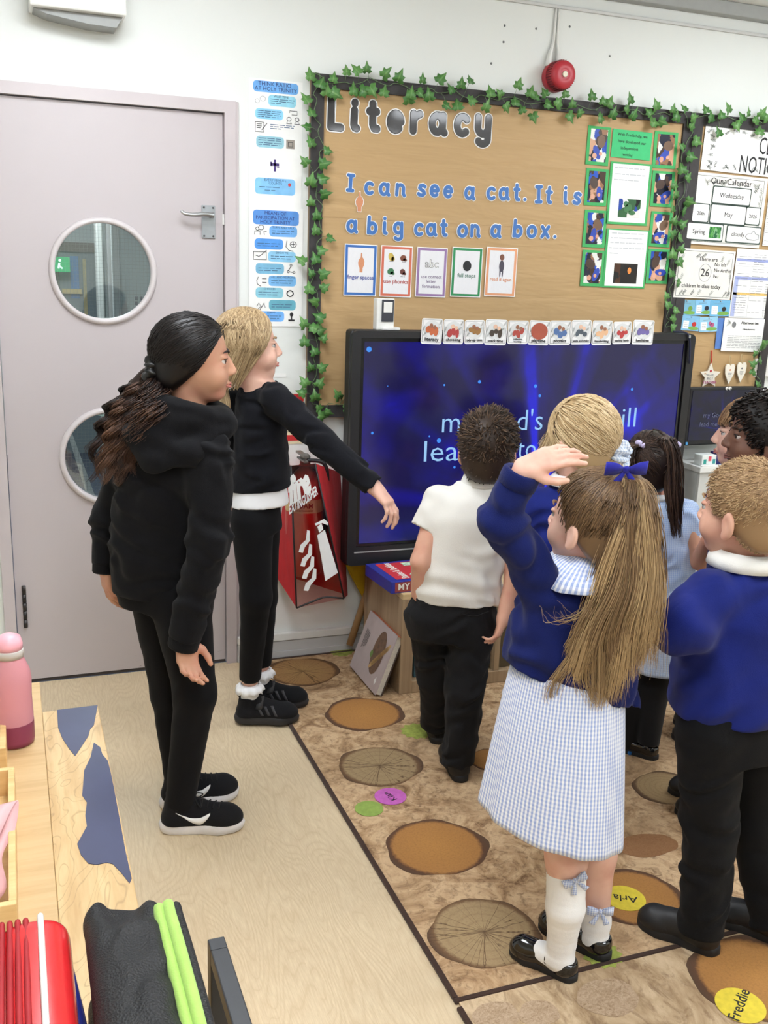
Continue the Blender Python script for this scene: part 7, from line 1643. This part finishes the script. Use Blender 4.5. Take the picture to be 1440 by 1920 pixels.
for (h_, t_) in SH.values():
    up, T, surf, stop, k = shoe(P_, h_, t_, 'trainer', (M_MESH, M_DSOLE), .0075, L=.212)
    for i in range(3):
        m = MB(); vs = []
        for j in range(6): z = (.034+.006*j)*k; x = (.085+.022*i+.003*(5-j)-.012)*k; vs += [surf(x-.0045*k, z, -1), surf(x+.0045*k, z, -1)]
        m.add(vs, [(2*j, 2*j+1, 2*j+3, 2*j+2) for j in range(5)], True); o = m.build('side_stripe', M_STRP, up); sd = o.modifiers.new('t', 'SOLIDIFY'); sd.thickness = .001; sd.offset = 0
    m = MB(); pp = [surf(.075*k, .055*k, -1, .002), surf(.078*k, .07*k, -1, .003), stop(.082*k, 0, .004), surf(.078*k, .07*k, 1, .003), surf(.075*k, .055*k, 1, .002)]; pp = bez(pp, 14); vs = []
    for p in pp: dd = unit(T((1, 0, 0))-T((0, 0, 0))); vs += [p-dd*.011, p+dd*.011]
    m.add(vs, [(2*j, 2*j+1, 2*j+3, 2*j+2) for j in range(13)], True); o = m.build('strap', plain('black strap', (34, 34, 37), .6), up); sd = o.modifiers.new('t', 'SOLIDIFY'); sd.thickness = .003
    m = MB(); m.tube(bez([T((.02*k, 0, .078*k)), T((.006*k, 0, .098*k)), T((.016*k, 0, .104*k)), T((.03*k, 0, .085*k))], 14), .0035, 6); m.build('heel_loop', M_MESH, up)
MB_ = hairmat('dark blonde hair', (110, 88, 62), (162, 136, 100), (204, 180, 142))
S = scalp(360, seed=21); dn = S.copy(); r_ = np.random.default_rng(5)
def fall(H, n, seed, zend, ybk=yb_std, M=14, back=-.02, flare=1.0, ztop=.09):
    """straight hair from the parting on the crown down over the skull, then hanging"""
    r = np.random.default_rng(seed); out = []
    while len(out) < n:
        a = r.uniform(-PI, PI); x1, y1 = math.sin(a)*.078, -.012+math.cos(a)*.095
        if y1 > .045: continue
        st = np.array((r.uniform(-.006, .006), r.uniform(-.05, .055), .104)); ed = np.array((x1, min(y1, .03), -.01)); t = np.linspace(0, 1, 8)[:, None]; P = st*(1-t)+ed*t; q = (P-CRC)/(CRR+.012); P = CRC+(P-CRC)/np.linalg.norm(q, axis=1)[:, None]
        zz = zend*r.uniform(.85, 1.05); t2 = np.linspace(0, 1, M-7)[1:, None]; e2 = np.array((ed[0]*flare*1.0, min(ed[1], .0)+back, zz)); P3 = P[-1]*(1-t2)+e2*t2; P3 = P3+np.array((0, 1, 0))*0; out.append(np.vstack([P, P3])+r.normal(size=(M, 1))*.0004)
    return np.array(out)
hair_obj(P_, 'hair', MB_, cap(H, .010), .35, [(H.wp(fall(H, 1000, 22, -.12, back=-.045, flare=.6)), hair_rad(14, .0013), (.1, 1)), (tail([H.w(0, -.085, -.03), H.w(0, -.10, -.09), V(414, 760, 3.0), V(414, 815, 2.99)], [.035, .035, .03, .02], [.02, .02, .015, .01], 320, 18, .002, 1.5, .001, 23), hair_rad(18, .0013), (.1, 1))])

# ------------------------------------------------------------------ boy in the white polo shirt
c0 = V(850, 1140, 2.85); P_ = person('boy in white polo shirt and charcoal trousers seen from behind', c0)
J = dict(hl=V(806, 1165, 2.87), kl=V(820, 1265, 2.92), hr=V(884, 1165, 2.84), kr=V(872, 1290, 2.80), sl=V(826, 938, 2.84), el=V(790, 1052, 2.80), wl=V(784, 1112, 2.84), sr=V(962, 950, 2.84), er=V(966, 1085, 2.80), wr=V(944, 1160, 2.78), nb=V(905, 905, 2.84))
SH = {'l': (G(822, 1400), G(822, 1400)+unit(HF-HR*.12)*.19), 'r': (G(866, 1472), G(866, 1472)+unit(HF-HR*.22)*.19)}
for q in 'lr': shod(J, q, *SH[q], RZ)
H = Head(V(914, 842, 2.83), facing(8, 0), 1.03)
psec = [sec(777, 940, 1122, 2.85, .095), sec(779, 942, 1080, 2.85, .098), sec(790, 955, 1020, 2.85, .095), sec(803, 972, 965, 2.84, .09), sec(822, 975, 930, 2.84, .078), sec(860, 950, 905, 2.84, .055)]
body(P_, SK_LIGHT, H, J, psec, [(J['wl'], -EZ+HR*.3, HR, HF, .9), (J['wr'], V(928, 1208, 2.77)-J['wr'], -HR+HF*.3, HF, .92, (20, 30, 25))], 1.0, ar_=(.036, .031, .022))
H.features(P_, (80, 60, 44), (60, 42, 32))
sl_e, sr_e = V(799, 992, 2.83), V(984, 1005, 2.84)
F = top_field(psec, [([J['sl'], sl_e], [.050, .046]), ([J['sr'], sr_e], [.050, .046])], .0055, .022, .0045, 70, 12)
F.fold(lambda x, y, z: np.sin(95*z+22*x+3*np.sin(9*x))*np.exp(-((z-.62)/.06)**2), .004); link('polo_shirt', F.mesh(1), M_POLO, P_)
collar(P_, V(905, 914, 2.84), .050, .048, M_POLO, unit(EZ+HF*.12), .036, .014)
F = legs_field(J, [.070, .060, .050], 1, [sec(772, 918, 1190, 2.86, .10), sec(758, 928, 1150, 2.86, .108), sec(786, 932, 1100, 2.86, .088)], .0055, drop=.055, wr=.005, fr=75, seed=5); link('trousers', F.mesh(1), M_TROU, P_)
m = MB(); m.tube(bez([V(868, 1152, 2.73), V(890, 1156, 2.73), V(918, 1146, 2.75)], 10), .0018, 6); m.build('back_pocket_seam', M_TROU2, P_)
for q in 'lr': shoe(P_, *SH[q], 'plain', (M_SLEATH, M_SOLE), RZ)
def spiky(H, n, seed, L=(.022, .042), yb=yb_std, zmin=-.07, lift=.6, flow=(0, .2, .9), M=7, swirl=0., curl=0., so=.002):
    r = np.random.default_rng(seed); S = scalp(n, yb, zmin, so, seed); kn = n//6; c2, r2 = np.array((0, -.034, -.035)), np.array((.058, .054, .052)); vv = r.normal(size=(kn*12, 3)); vv /= np.linalg.norm(vv, axis=1)[:, None]; pp = c2+vv*r2; pp = pp[(pp[:, 1] < np.minimum(yb(pp[:, 2]), -.02)) & (pp[:, 2] < -.035) & (pp[:, 2] > zmin)][:kn]; S = np.vstack([S[:n-len(pp)], pp]); N = (S-CRC)/(CRR**2); N /= np.linalg.norm(N, axis=1)[:, None]; f = np.array(flow)
    cr = np.array((0, -.06, .075)); tw = np.cross(S-cr, np.array((0, -.5, .8))); tw /= np.linalg.norm(tw, axis=1)[:, None]+1e-6; dn = (S-cr); dn -= N*(dn*N).sum(1)[:, None]; dn /= np.linalg.norm(dn, axis=1)[:, None]+1e-6
    D = N*lift+f*.35+tw*swirl+dn*.45+r.normal(size=S.shape)*.28; D /= np.linalg.norm(D, axis=1)[:, None]; ln = r.uniform(*L, n)*np.clip(.55+.45*(S[:, 2]+.05)/.12, .35, 1.1); t = np.linspace(0, 1, M)
    P = S[:, None, :]+D[:, None, :]*(ln[:, None]*t)[..., None]-N[:, None, :]*(ln[:, None]*t**2*.30)[..., None]
    if curl: ph = r.uniform(0, 6.28, n); P = P+curl*np.stack([np.sin(t*12+ph[:, None]), np.cos(t*12+ph[:, None]), np.sin(t*9+ph[:, None])], -1)*t[None, :, None]
    return P
def yb_boy(z): return np.where(z > -.015, .030+.50*(z+.015), np.where(z > -.04, .012, .012+1.3*(z+.04)))
MD = hairmat('short dark brown hair', (30, 22, 17), (66, 50, 39), (112, 88, 68), .5)
hair_obj(P_, 'hair', MD, cap(H, .012, yb_boy, -.095), .25, [(H.wp(spiky(H, 3200, 31, (.024, .046), yb_boy, -.095, .55, (0, 0, .9), 7, .25)), .0022*np.array([1, 1, .95, .85, .7, .5, .15]), (0, .95))])

# ------------------------------------------------------------------ blonde girl with the scrunchie
c0 = V(1078, 950, 2.60); P_ = person('blonde girl in blue cardigan with gingham scrunchie, partly hidden', c0)
X0 = np.array((c0[0], c0[1], 0)); fw = facing(-30)[1]; rt = facing(-30)[0]
J = dict(hl=X0-rt*.055+EZ*.56, hr=X0+rt*.055+EZ*.56, kl=X0-rt*.055+EZ*.31, kr=X0+rt*.055+EZ*.31, al=X0-rt*.055+EZ*.07, ar=X0+rt*.055+EZ*.07, sl=V(1005, 945, 2.60), el=V(992, 1045, 2.62), wl=V(1000, 1130, 2.66), sr=V(1150, 945, 2.60), er=V(1165, 1045, 2.62), wr=V(1155, 1130, 2.66), nb=V(1078, 905, 2.60))
H = Head(V(1088, 822, 2.60), facing(-38, 2), 1.06)
secs = [sec(1000, 1158, 1180, 2.6, .09), sec(1000, 1158, 1080, 2.6, .088), sec(998, 1160, 1000, 2.6, .086), sec(1002, 1156, 950, 2.6, .078), sec(1035, 1125, 912, 2.6, .055)]
body(P_, SK_FAIR, H, J, secs, [(J['wl'], -EZ, rt, fw, .95), (J['wr'], -EZ, -rt, fw, .95)], 1.0, h=.0045)
H.features(P_, (90, 120, 140), (160, 128, 90))
F = top_field(secs, [([J['sl'], J['el'], J['wl']], [.048, .043, .034]), ([J['sr'], J['er'], J['wr']], [.048, .043, .034])], .006, .022, .0045, 70, 15); link('cardigan', F.mesh(1), M_ROYAL, P_)
collar(P_, V(1078, 908, 2.60), .05, .047, M_SHIRT, unit(EZ), .026, .022)
skirt(P_, 'dress_skirt', M_GING, secs[0][0]+EZ*.02, X0+EZ*.36, .128, .112, .16, .15, 0, 10, .03)
for q in 'lr':
    lo, hi = bounds([J['k'+q], J['a'+q]], .06); F = Field(lo, hi, .005); F.chain([J['k'+q]-EZ*.03, J['a'+q]-EZ*.02], [.043, .031], .01); F.cut(J['k'+q]-EZ*.03, EZ); link('sock', F.mesh(1), M_SOCK, P_); hp = J['a'+q]-fw*.03; shoe(P_, hp*np.array((1, 1, 0)), hp*np.array((1, 1, 0))+fw*.18, 'patent', (M_PAT, M_SOLE), RZ)
ga = (.036, -.080, -.026); S = scalp(900, lambda z: yb_std(z)+.008, seed=41); Pc = H.wp(comb(S, ga, .012, 10, seed=42, gr=.008)); pt = H.w(.042, -.092, -.03)
fr_ = []
r_ = np.random.default_rng(43)
for i in range(260):
    x = r_.uniform(-.06, -.0); st = np.array((x*.6, .03+r_.uniform(-.02, .03), .10)); en = np.array((-.062-r_.uniform(0, .012), .045+r_.uniform(-.03, .03), -.02-r_.uniform(0, .05))); st = CRC+(st-CRC)/np.linalg.norm((st-CRC)/(CRR+.011)); t = np.linspace(0, 1, 10)[:, None]; P = st*(1-t)+en*t; q = (P-CRC)/(CRR+.012); P = CRC+(P-CRC)/np.minimum(1, np.linalg.norm(q, axis=1))[:, None]; fr_.append(P)
T1 = tail([pt, V(1150, 880, 2.52), V(1155, 940, 2.50), V(1150, 1010, 2.52)], [.012, .022, .022, .012], [.012, .02, .02, .01], 140, 18, .003, 2, .002, 44)
MBL = hairmat('light blonde hair', (146, 118, 82), (194, 166, 124), (228, 206, 166))
hair_obj(P_, 'hair', MBL, cap(H, .008, lambda z: yb_std(z)-.004), .35, [(Pc, hair_rad(10, .0013), (.15, 1)), (H.wp(np.array(fr_)), hair_rad(10, .0013), (.3, 1)), (T1, hair_rad(18, .0014), (.2, .9))])
scrunchie(P_, 'scrunchie', pt+H.R[0]*.006, H.R[0]*.5-H.R[1]*.8, .024, .017, gingham('gingham scrunchie', (236, 240, 246), (130, 160, 200), .007, False, .3), 2)

# ------------------------------------------------------------------ girl with the long ponytail, arm raised
c0 = V(1070, 1300, 1.95); P_ = person('girl in blue cardigan and gingham dress with long ponytail, arm raised', c0)
hL, tL = G(1080, 1840, RZ), G(957, 1782, RZ); hRt, tRt = G(1143, 1800, RZ), G(1012, 1733, RZ)
J = dict(hl=V(1040, 1440, 1.93), kl=V(1062, 1610, 1.91), hr=V(1115, 1440, 1.99), kr=V(1118, 1600, 1.99), sl=V(1012, 1090, 1.93), el=V(940, 972, 1.885), wl=V(978, 888, 1.87), sr=V(1184, 1095, 1.99), er=V(1190, 1185, 2.06), wr=V(1135, 1205, 2.10), nb=V(1118, 1062, 1.96))
shod(J, 'l', hL, tL, RZ, .042, .085); shod(J, 'r', hRt, tRt, RZ, .042, .085)
H = Head(V(1110, 976, 1.95), facing(-46, 4, 0), 1.02)
secs = [sec(938, 1188, 1320, 1.96, .105), sec(940, 1190, 1270, 1.96, .105), sec(948, 1200, 1210, 1.96, .103), sec(965, 1212, 1150, 1.96, .10), sec(988, 1218, 1105, 1.96, .09), sec(1020, 1205, 1072, 1.96, .072), sec(1065, 1170, 1052, 1.96, .055)]
dL = V(1052, 838, 1.85)-V(985, 866, 1.865)
body(P_, SK_FAIR, H, J, secs[1:], [(J['wl']+unit(J['wl']-J['el'])*.010, dL, HF*.6-EZ*.5+HR*.1, -HF*.3-EZ*.6-HR*.2, 1.0, (12, 22, 16)), (J['wr'], -EZ, -HR, HF, .95)], 1.0, lr=(.056, .043, .028), h=.0032)
H.features(P_, (90, 110, 130), (130, 100, 70))
F = top_field(secs, [([J['sl'], J['el'], J['wl']], [.047, .043, .033]), ([J['sr'], J['er'], J['wr']], [.048, .044, .034])], .005, .022, .0065, 52, 21)
F.fold(lambda x, y, z: np.sin(60*x+40*z)*np.exp(-((z-.62)/.12)**2), .003)
a_, b_, = V(930, 1243, 1.9), V(1178, 1328, 1.9); F.cut((a_+b_)/2, np.cross(unit(b_-a_), HF+EZ*-.1)*(1 if np.cross(unit(b_-a_), HF)[2] < 0 else -1)); link('cardigan', F.mesh(1), M_NAVY, P_)
ring_cuff(P_, 'cardigan_cuff', J['wl']-unit(J['wl']-J['el'])*.03, J['wl']+unit(J['wl']-J['el'])*.006, .036, M_NAVY)
topc = V(1064, 1245, 1.955); hemc = V(1032, 1532, 1.945)
skirt(P_, 'dress_skirt', M_GING, topc, hemc, .118, .10, .160, .148, -.26, 9, .028, 30, 180)
def gcollar():
    m = MB(); vs = []; st = []; n = 60; c = V(1116, 1072, 1.955); R5 = facing(-35)
    for j, (r_, z_) in enumerate(((.042, .040), (.050, .040), (.075, .028), (.102, .008), (.114, -.008))):
        for i in range(n): a = 2*PI*i/n; vs.append(c+(R5[0]*math.cos(a)*1.05+R5[1]*math.sin(a))*r_*(1+.02*math.sin(12*a)*(j > 2))+EZ*(z_-.012*math.cos(2*a)*j/4+.006*math.sin(a))); st.append((a*.08, r_, 0))
    me = mesh(vs, np.array([(j*n+i, j*n+(i+1) % n, (j+1)*n+(i+1) % n, (j+1)*n+i) for j in range(4) for i in range(n)]), True); at = me.attributes.new('st', 'FLOAT_VECTOR', 'POINT'); at.data.foreach_set('vector', np.array(st, np.float32).ravel()); o = link('dress_collar', me, M_GING, P_); sd = o.modifiers.new('t', 'SOLIDIFY'); sd.thickness = .002
gcollar()
def sock(root, pts, rs, topn, mat=M_SOCK):
    lo, hi = bounds(pts, .07); F = Field(lo, hi, .004); F.chain(pts, rs, .008); F.cut(pts[0], topn); F.fold(lambda x, y, z: np.sin(420*z), .0004); return link('sock', F.mesh(1), mat, root)
s1 = sock(P_, [V(1062, 1634, 1.908), V(1060, 1700, 1.90), J['al'], J['al']-EZ*.045, FT['l']], [.0435, .0425, .032, .031, .024], EZ+HF*.3)
s2 = sock(P_, [V(1116, 1698, 1.982), J['ar'], J['ar']-EZ*.045, FT['r']], [.034, .033, .031, .024], EZ+HF*.2)
MGB = gingham('gingham bow ribbon', (226, 232, 244), (110, 140, 205), .005, False, .3)
ribbon_bow(s1, 'sock_bow', V(1078, 1650, 1.862), unit(HR*.85+EZ*.5), unit(EZ-HR*.5), -HF, .026, MGB); ribbon_bow(s2, 'sock_bow', V(1125, 1708, 1.942), unit(HR), unit(EZ), -HF, .028, MGB)
for h_, t_ in ((hL, tL), (hRt, tRt)):
    up, T, surf, stop, k = shoe(P_, h_, t_, 'patent', (M_PAT, M_SOLE), RZ); m = MB()
    pp = bez([surf(.072*k, .038*k, -1, .002), T((.074*k, -.031*k, .058*k)), T((.075*k, -.012*k, .071*k)), T((.075*k, .012*k, .071*k)), T((.074*k, .031*k, .058*k)), surf(.072*k, .038*k, 1, .002)], 20); dd = unit(T((1, 0, 0))-T((0, 0, 0))); vs = []
    for p in pp: vs += [p-dd*.008, p+dd*.008]
    m.add(vs, [(2*j, 2*j+1, 2*j+3, 2*j+2) for j in range(19)], True); o = m.build('strap', M_PAT, up); sd = o.modifiers.new('t', 'SOLIDIFY'); sd.thickness = .003
ga = (.004, -.040, .094); S = scalp(1200, lambda z: yb_std(z)+.004, seed=51); Pc = H.wp(comb(S, ga, .010, 12, seed=52, gr=.006)); pt = H.w(.004, -.048, .105)
gd = [pt, V(1186, 905, 1.905), V(1190, 975, 1.875), V(1180, 1085, 1.86), V(1160, 1190, 1.85), V(1145, 1325, 1.85)]
T1 = tail(gd, [.011, .026, .042, .054, .066, .052], [.012, .026, .032, .034, .03, .02], 3600, 32, .0045, 2.4, .0010, 53, .03, lens=(.74, 1.0), nc=46); TN1 = clump_tones(.05, .85)
T2 = tail([pt, V(1184, 930, 1.89), V(1165, 1050, 1.87), V(1120, 1170, 1.86), V(1085, 1270, 1.86), V(1105, 1330, 1.865)], [.012, .03, .045, .045, .04, .03], [.01, .02, .025, .025, .02, .015], 420, 32, .007, 2.0, .0012, 54, .05, lens=(.75, 1.0), nc=11); TN2 = clump_tones(.35, .95)
T3 = tail([H.w(-.03, -.06, -.05), V(1110, 1130, 1.86), V(1060, 1165, 1.86), V(1040, 1130, 1.87)], [.006, .02, .03, .02], [.004, .01, .01, .01], 14, 18, .006, 1.5, .003, 55, .03)
MP = hairmat('light brown hair', (74, 55, 40), (132, 104, 74), (196, 166, 122), .4)
hair_obj(P_, 'hair', MP, [cap(H, .009), core([gd[0], gd[1], gd[2], gd[3], gd[4], V(1152, 1250, 1.85)], [.005, .016, .036, .046, .036, .006])], .3, [(Pc, hair_rad(12, .0011), (.05, .5)), (T1, hair_rad(32, .00085, .25), TN1, .5), (T2, hair_rad(32, .00085, .25), TN2, .4), (T3, hair_rad(18, .0006, .3), (.5, 1))])
ribbon_bow(P_, 'hair_bow', pt+EZ*.016-HF*.026, unit(HR+EZ*.05), unit(EZ*.9-HF*.3), unit(-HF+EZ*.3), .038, cloth('royal blue ribbon', (42, 44, 160), .6, 400, .2))

# ------------------------------------------------------------------ girl with dark pigtails
c0 = V(1228, 1100, 3.0); P_ = person('girl in pale blue dress with dark pigtails near the desk', c0)
hh_ = G(1228, 1408, RZ)
J = dict(hl=V(1195, 1175, 3.0), kl=V(1185, 1290, 3.0), al=V(1172, 1388, 3.0), hr=V(1250, 1175, 3.0), kr=V(1228, 1290, 2.98), ar=V(1217, 1385, 2.96), sl=V(1172, 962, 3.0), el=V(1165, 1050, 2.98), wl=V(1180, 1110, 2.9), sr=V(1282, 962, 3.0), er=V(1312, 1052, 2.93), wr=V(1326, 1015, 2.84), nb=V(1225, 930, 3.0))
fw = unit(HF*.55-HR*.85)
H = Head(V(1216, 868, 3.0), facing(-8, 4), .96)
secs = [sec(1178, 1305, 1120, 3.0, .10), sec(1172, 1300, 1040, 3.0, .092), sec(1170, 1292, 985, 3.0, .085), sec(1180, 1280, 950, 3.0, .072), sec(1200, 1255, 930, 3.0, .05)]
body(P_, SK_MED, H, J, secs, [(J['wl'], HR*.2-EZ, HF, HR, .85), (J['wr'], EZ+HR*.2, -HR, HF, .85)], .95, h=.0045)
H.features(P_, (60, 44, 36), (40, 30, 26))
M_PALEG = gingham('pale blue check cotton', (196, 212, 236), (140, 170, 222), .006, False, .3)
sle = V(1306, 1006, 2.98); F = top_field(secs, [([J['sr'], sle], [.047, .042]), ([J['sl'], V(1160, 1006, 2.98)], [.047, .042])], .006, .022, .003, 70, 25); link('dress_bodice', F.mesh(1), M_PALEG, P_)
ring_cuff(P_, 'sleeve_trim', sle-unit(sle-J['sr'])*.006, sle+unit(sle-J['sr'])*.006, .041, M_SHIRT, 12); collar(P_, V(1226, 934, 3.0), .042, .040, M_SHIRT, EZ, .018, .012)
skirt(P_, 'dress_skirt', gingham('pale blue check skirt', (200, 212, 228), (150, 176, 214), .0075), secs[0][0]+EZ*.05, V(1240, 1245, 3.0), .100, .095, .128, .125, 0, 9, .03, seed=4)
F = legs_field(J, [.062, .046, .034], .95, [], .006, drop=.02, wr=0); link('tights', F.mesh(1), M_TIGHT, P_)
for q in 'lr': hp = (J['a'+q]-fw*.035)*np.array((1, 1, 0)); shoe(P_, hp, hp+fw*.165, 'patent', (M_PAT, M_SOLE), RZ)
MDK = hairmat('dark brown straight hair', (30, 21, 18), (60, 44, 36), (100, 76, 62), .35)
gl, gr_ = (-.052, -.05, .068), (.052, -.05, .072); S = scalp(900, seed=61); L_ = S[S[:, 0] < -.004]; R_ = S[S[:, 0] > .004]
pl_, pr_ = H.w(-.056, -.055, .074), H.w(.056, -.055, .080)
T1 = tail([pl_, V(1180, 838, 2.94), V(1172, 870, 2.93), V(1172, 915, 2.94)], [.01, .022, .026, .014], [.01, .02, .02, .01], 150, 18, .003, 2, .0015, 62)
T2 = tail([pr_, V(1250, 822, 2.93), V(1260, 860, 2.92), V(1264, 930, 2.91), V(1270, 1010, 2.91)], [.01, .024, .028, .028, .014], [.01, .02, .022, .02, .01], 220, 20, .003, 2, .0015, 63)
hair_obj(P_, 'hair', MDK, cap(H, .008), .1, [(H.wp(comb(L_, gl, .010, 10, seed=64)), hair_rad(10, .0012), (0, .8)), (H.wp(comb(R_, gr_, .010, 10, seed=65)), hair_rad(10, .0012), (0, .8)), (T1, hair_rad(18, .002), (0, .9)), (T2, hair_rad(20, .002), (0, .9))])
for p in (pl_, pr_): scrunchie(P_, 'hair_tie', p, EZ*.5+HR*.3, .012, .006, plain('lilac hair tie', (190, 180, 214), .6))

# ------------------------------------------------------------------ boy in the royal blue jumper, right front
c0 = V(1372, 1350, 2.07); P_ = person('fair haired boy in royal blue jumper at the right front', c0)
hL, tL = G(1347, 1790, RZ), G(1207, 1733, RZ); hRt = hL+(G(1480, 1772, RZ)-G(1347, 1790, RZ)); tRt = hRt+(tL-hL)*1.0
J = dict(hl=V(1332, 1375, 2.03), kl=V(1330, 1540, 2.04), hr=V(1418, 1375, 2.11), kr=V(1418, 1540, 2.11), sl=V(1335, 1120, 2.02), el=V(1282, 1175, 1.97), wl=V(1345, 1175, 2.22), sr=V(1478, 1115, 2.12), er=V(1500, 1230, 2.12), wr=V(1450, 1290, 2.22), nb=V(1398, 1058, 2.07))
shod(J, 'l', hL, tL, RZ); shod(J, 'r', hRt, tRt, RZ)
H = Head(V(1396, 957, 2.06), facing(-43, -2), 1.07)
secs = [sec(1262, 1462, 1350, 2.07, .115), sec(1258, 1468, 1300, 2.07, .122), sec(1266, 1474, 1230, 2.07, .118), sec(1285, 1482, 1150, 2.07, .112), sec(1310, 1488, 1105, 2.07, .095), sec(1340, 1466, 1072, 2.07, .075), sec(1352, 1450, 1056, 2.07, .066)]
body(P_, SK_LIGHT, H, J, secs, [(J['wl'], unit(HR*.8+EZ*.1), -HF, EZ, .95, (40, 40, 30)), (J['wr'], -HR, -HF, EZ, .95)], 1.05, h=.0032)
H.features(P_, (90, 120, 150), (150, 118, 80))
F = top_field(secs, [([J['sl'], J['el'], J['wl']], [.066, .060, .042]), ([J['sr'], J['er'], J['wr']], [.062, .056, .042])], .0055, .03, .0070, 50, 31)
F.fold(lambda x, y, z: np.sin(75*z-50*(x*HR[0]+y*HR[1]))*np.exp(-((z-.58)/.11)**2), .0045); F.cut(V(1360, 1356, 2.0), -EZ); link('jumper', F.mesh(1), M_ROYAL, P_)
ring_cuff(P_, 'jumper_neckband', V(1398, 1066, 2.07), V(1398, 1052, 2.07), .072, M_ROYAL, 40)
collar(P_, V(1398, 1060, 2.07), .060, .060, M_POLO, unit(EZ), .036, .020)
F = legs_field(J, [.078, .062, .054], 1.05, [sec(1274, 1460, 1400, 2.07, .105), sec(1272, 1458, 1310, 2.07, .108)], .0055, drop=.055, wr=.005, fr=60, seed=35); link('trousers', F.mesh(1), M_TROU2, P_)
for h_, t_ in ((hL, tL), (hRt, tRt)):
    up, T, surf, stop, k = shoe(P_, h_, t_, 'plain', (M_SLEATH, M_SOLE), RZ, L=.195); m = MB(); m.tube([surf(.12*k, .034*k, -1), stop(.115*k, 0), surf(.12*k, .034*k, 1)], .0018, 5); m.build('toe_seam', M_SOLE, up)
MF = hairmat('short fair hair', (112, 86, 60), (160, 128, 92), (204, 174, 132), .5)
def yb_crop(z): return np.where(z > -.005, .034+.42*(z+.005), np.where(z > -.03, .004, .004+1.2*(z+.03)))
hair_obj(P_, 'hair', MF, cap(H, .006, yb_crop, -.072), .4, [(H.wp(spiky(H, 9000, 71, (.011, .017), yb_crop, -.072, .13, (0, .45, -.2), 6, .1, 0, .0055)), .0009*np.array([1, 1, .9, .75, .5, .15]), (.1, 1))])

# ------------------------------------------------------------------ two children beyond, at the right edge
def back_child(label, px, py, dh, az, skinm, hairf, iris, seed, top=M_ROYAL, feet=None, hs=1.03):
    hc = V(px, py, dh); X0 = np.array((hc[0], hc[1], 0)); R5 = facing(az); fw, rt = R5[1], R5[0]; P_ = person(label, X0); H = Head(hc, facing(az, 0), hs); zt = hc[2]-.115
    X1 = X0-fw*.02
    J = dict(nb=X1+EZ*zt)
    for sd, sg in (('l', -1), ('r', 1)):
        J['h'+sd] = X1+rt*sg*.055+EZ*(zt*.53); J['k'+sd] = X1+rt*sg*.058+EZ*(zt*.29); J['a'+sd] = X1+rt*sg*.06+EZ*.075; J['s'+sd] = X1+rt*sg*.125+EZ*(zt-.06); J['e'+sd] = X1+rt*sg*.15-fw*.015+EZ*(zt-.24); J['w'+sd] = X1+rt*sg*.14+fw*.06+EZ*(zt-.40)
    secs = [(X1+EZ*(zt*q), a, b) for q, a, b in ((.50, .12, .10), (.62, .118, .10), (.80, .125, .098), (.92, .125, .085), (.985, .075, .055))]
    body(P_, skinm, H, J, secs, [(J['wl'], -EZ+fw*.3, rt, fw, .92), (J['wr'], -EZ+fw*.3, -rt, fw, .92)], 1.0, h=.0045)
    H.features(P_, iris, (60, 44, 34), (112, 66, 60) if skinm is SK_DARK else (190, 116, 108)); F = top_field(secs, [([J['sl'], J['el'], J['wl']], [.052, .046, .038]), ([J['sr'], J['er'], J['wr']], [.052, .046, .038])], .006, .025, .003, 70, seed); link('jumper', F.mesh(1), top, P_)
    collar(P_, X1+EZ*(zt-.012), .05, .05, M_POLO, EZ, .03, .016)
    F = legs_field(J, [.068, .056, .048], 1, [(X1+EZ*(zt*.46), .118, .10), (X1+EZ*(zt*.52), .118, .10)], .006, wr=.003, drop=.03, seed=seed); link('trousers', F.mesh(1), M_TROU2, P_)
    for sd in 'lr': hp = (J['a'+sd]-fw*.035)*np.array((1, 1, 0)); shoe(P_, hp, hp+fw*.18, 'plain', (M_SLEATH, M_SOLE), RZ)
    hairf(P_, H); return P_
MBR = hairmat('mid brown fringe hair', (84, 62, 44), (134, 102, 74), (176, 142, 106), .4)
def bowl(P_, H):
    r = np.random.default_rng(81); out = []; yb = lambda z: np.where(z > .032, .2, np.where(z > -.02, .022, .022+1.1*(z+.02)))
    for i in range(620):
        a = r.uniform(-PI, PI); st = np.array((.0, -.055, .088))+r.normal(size=3)*.014; x1, y1 = math.sin(a), math.cos(a); ze = .030 if y1 > .35 else (-.012 if y1 > -.2 else -.06); ed = np.array((x1*.082, -.012+y1*.101, ze+r.uniform(-.008, .012))); t = np.linspace(0, 1, 11)[:, None]; P = st*(1-t)+ed*t; q = (P-CRC)/(CRR+.012); P = CRC+(P-CRC)/np.linalg.norm(q, axis=1)[:, None]; out.append(P+r.normal(size=(11, 3))*.0005)
    hair_obj(P_, 'hair', MBR, cap(H, .009, yb, -.07), .35, [(H.wp(np.array(out)), hair_rad(11, .0021), (.1, 1))])
MCU = hairmat('black curly hair', (10, 8, 8), (26, 19, 17), (48, 36, 31), .55)
def curly(P_, H): hair_obj(P_, 'hair', MCU, cap(H, .016, yb_boy, -.07), .2, [(H.wp(spiky(H, 1300, 91, (.020, .034), yb_boy, -.07, .7, (0, 0, .3), 9, .2, .006)), .0022*np.ones(9), (0, 1))])
back_child('brown haired boy with a fringe looking left beside the monitor', 1402, 814, 3.12, -72, SK_FAIR, bowl, (90, 120, 140), 41, hs=1.08)
back_child('child with black curly hair at the right edge', 1428, 818, 2.66, -84, SK_DARK, curly, (50, 36, 30), 43)
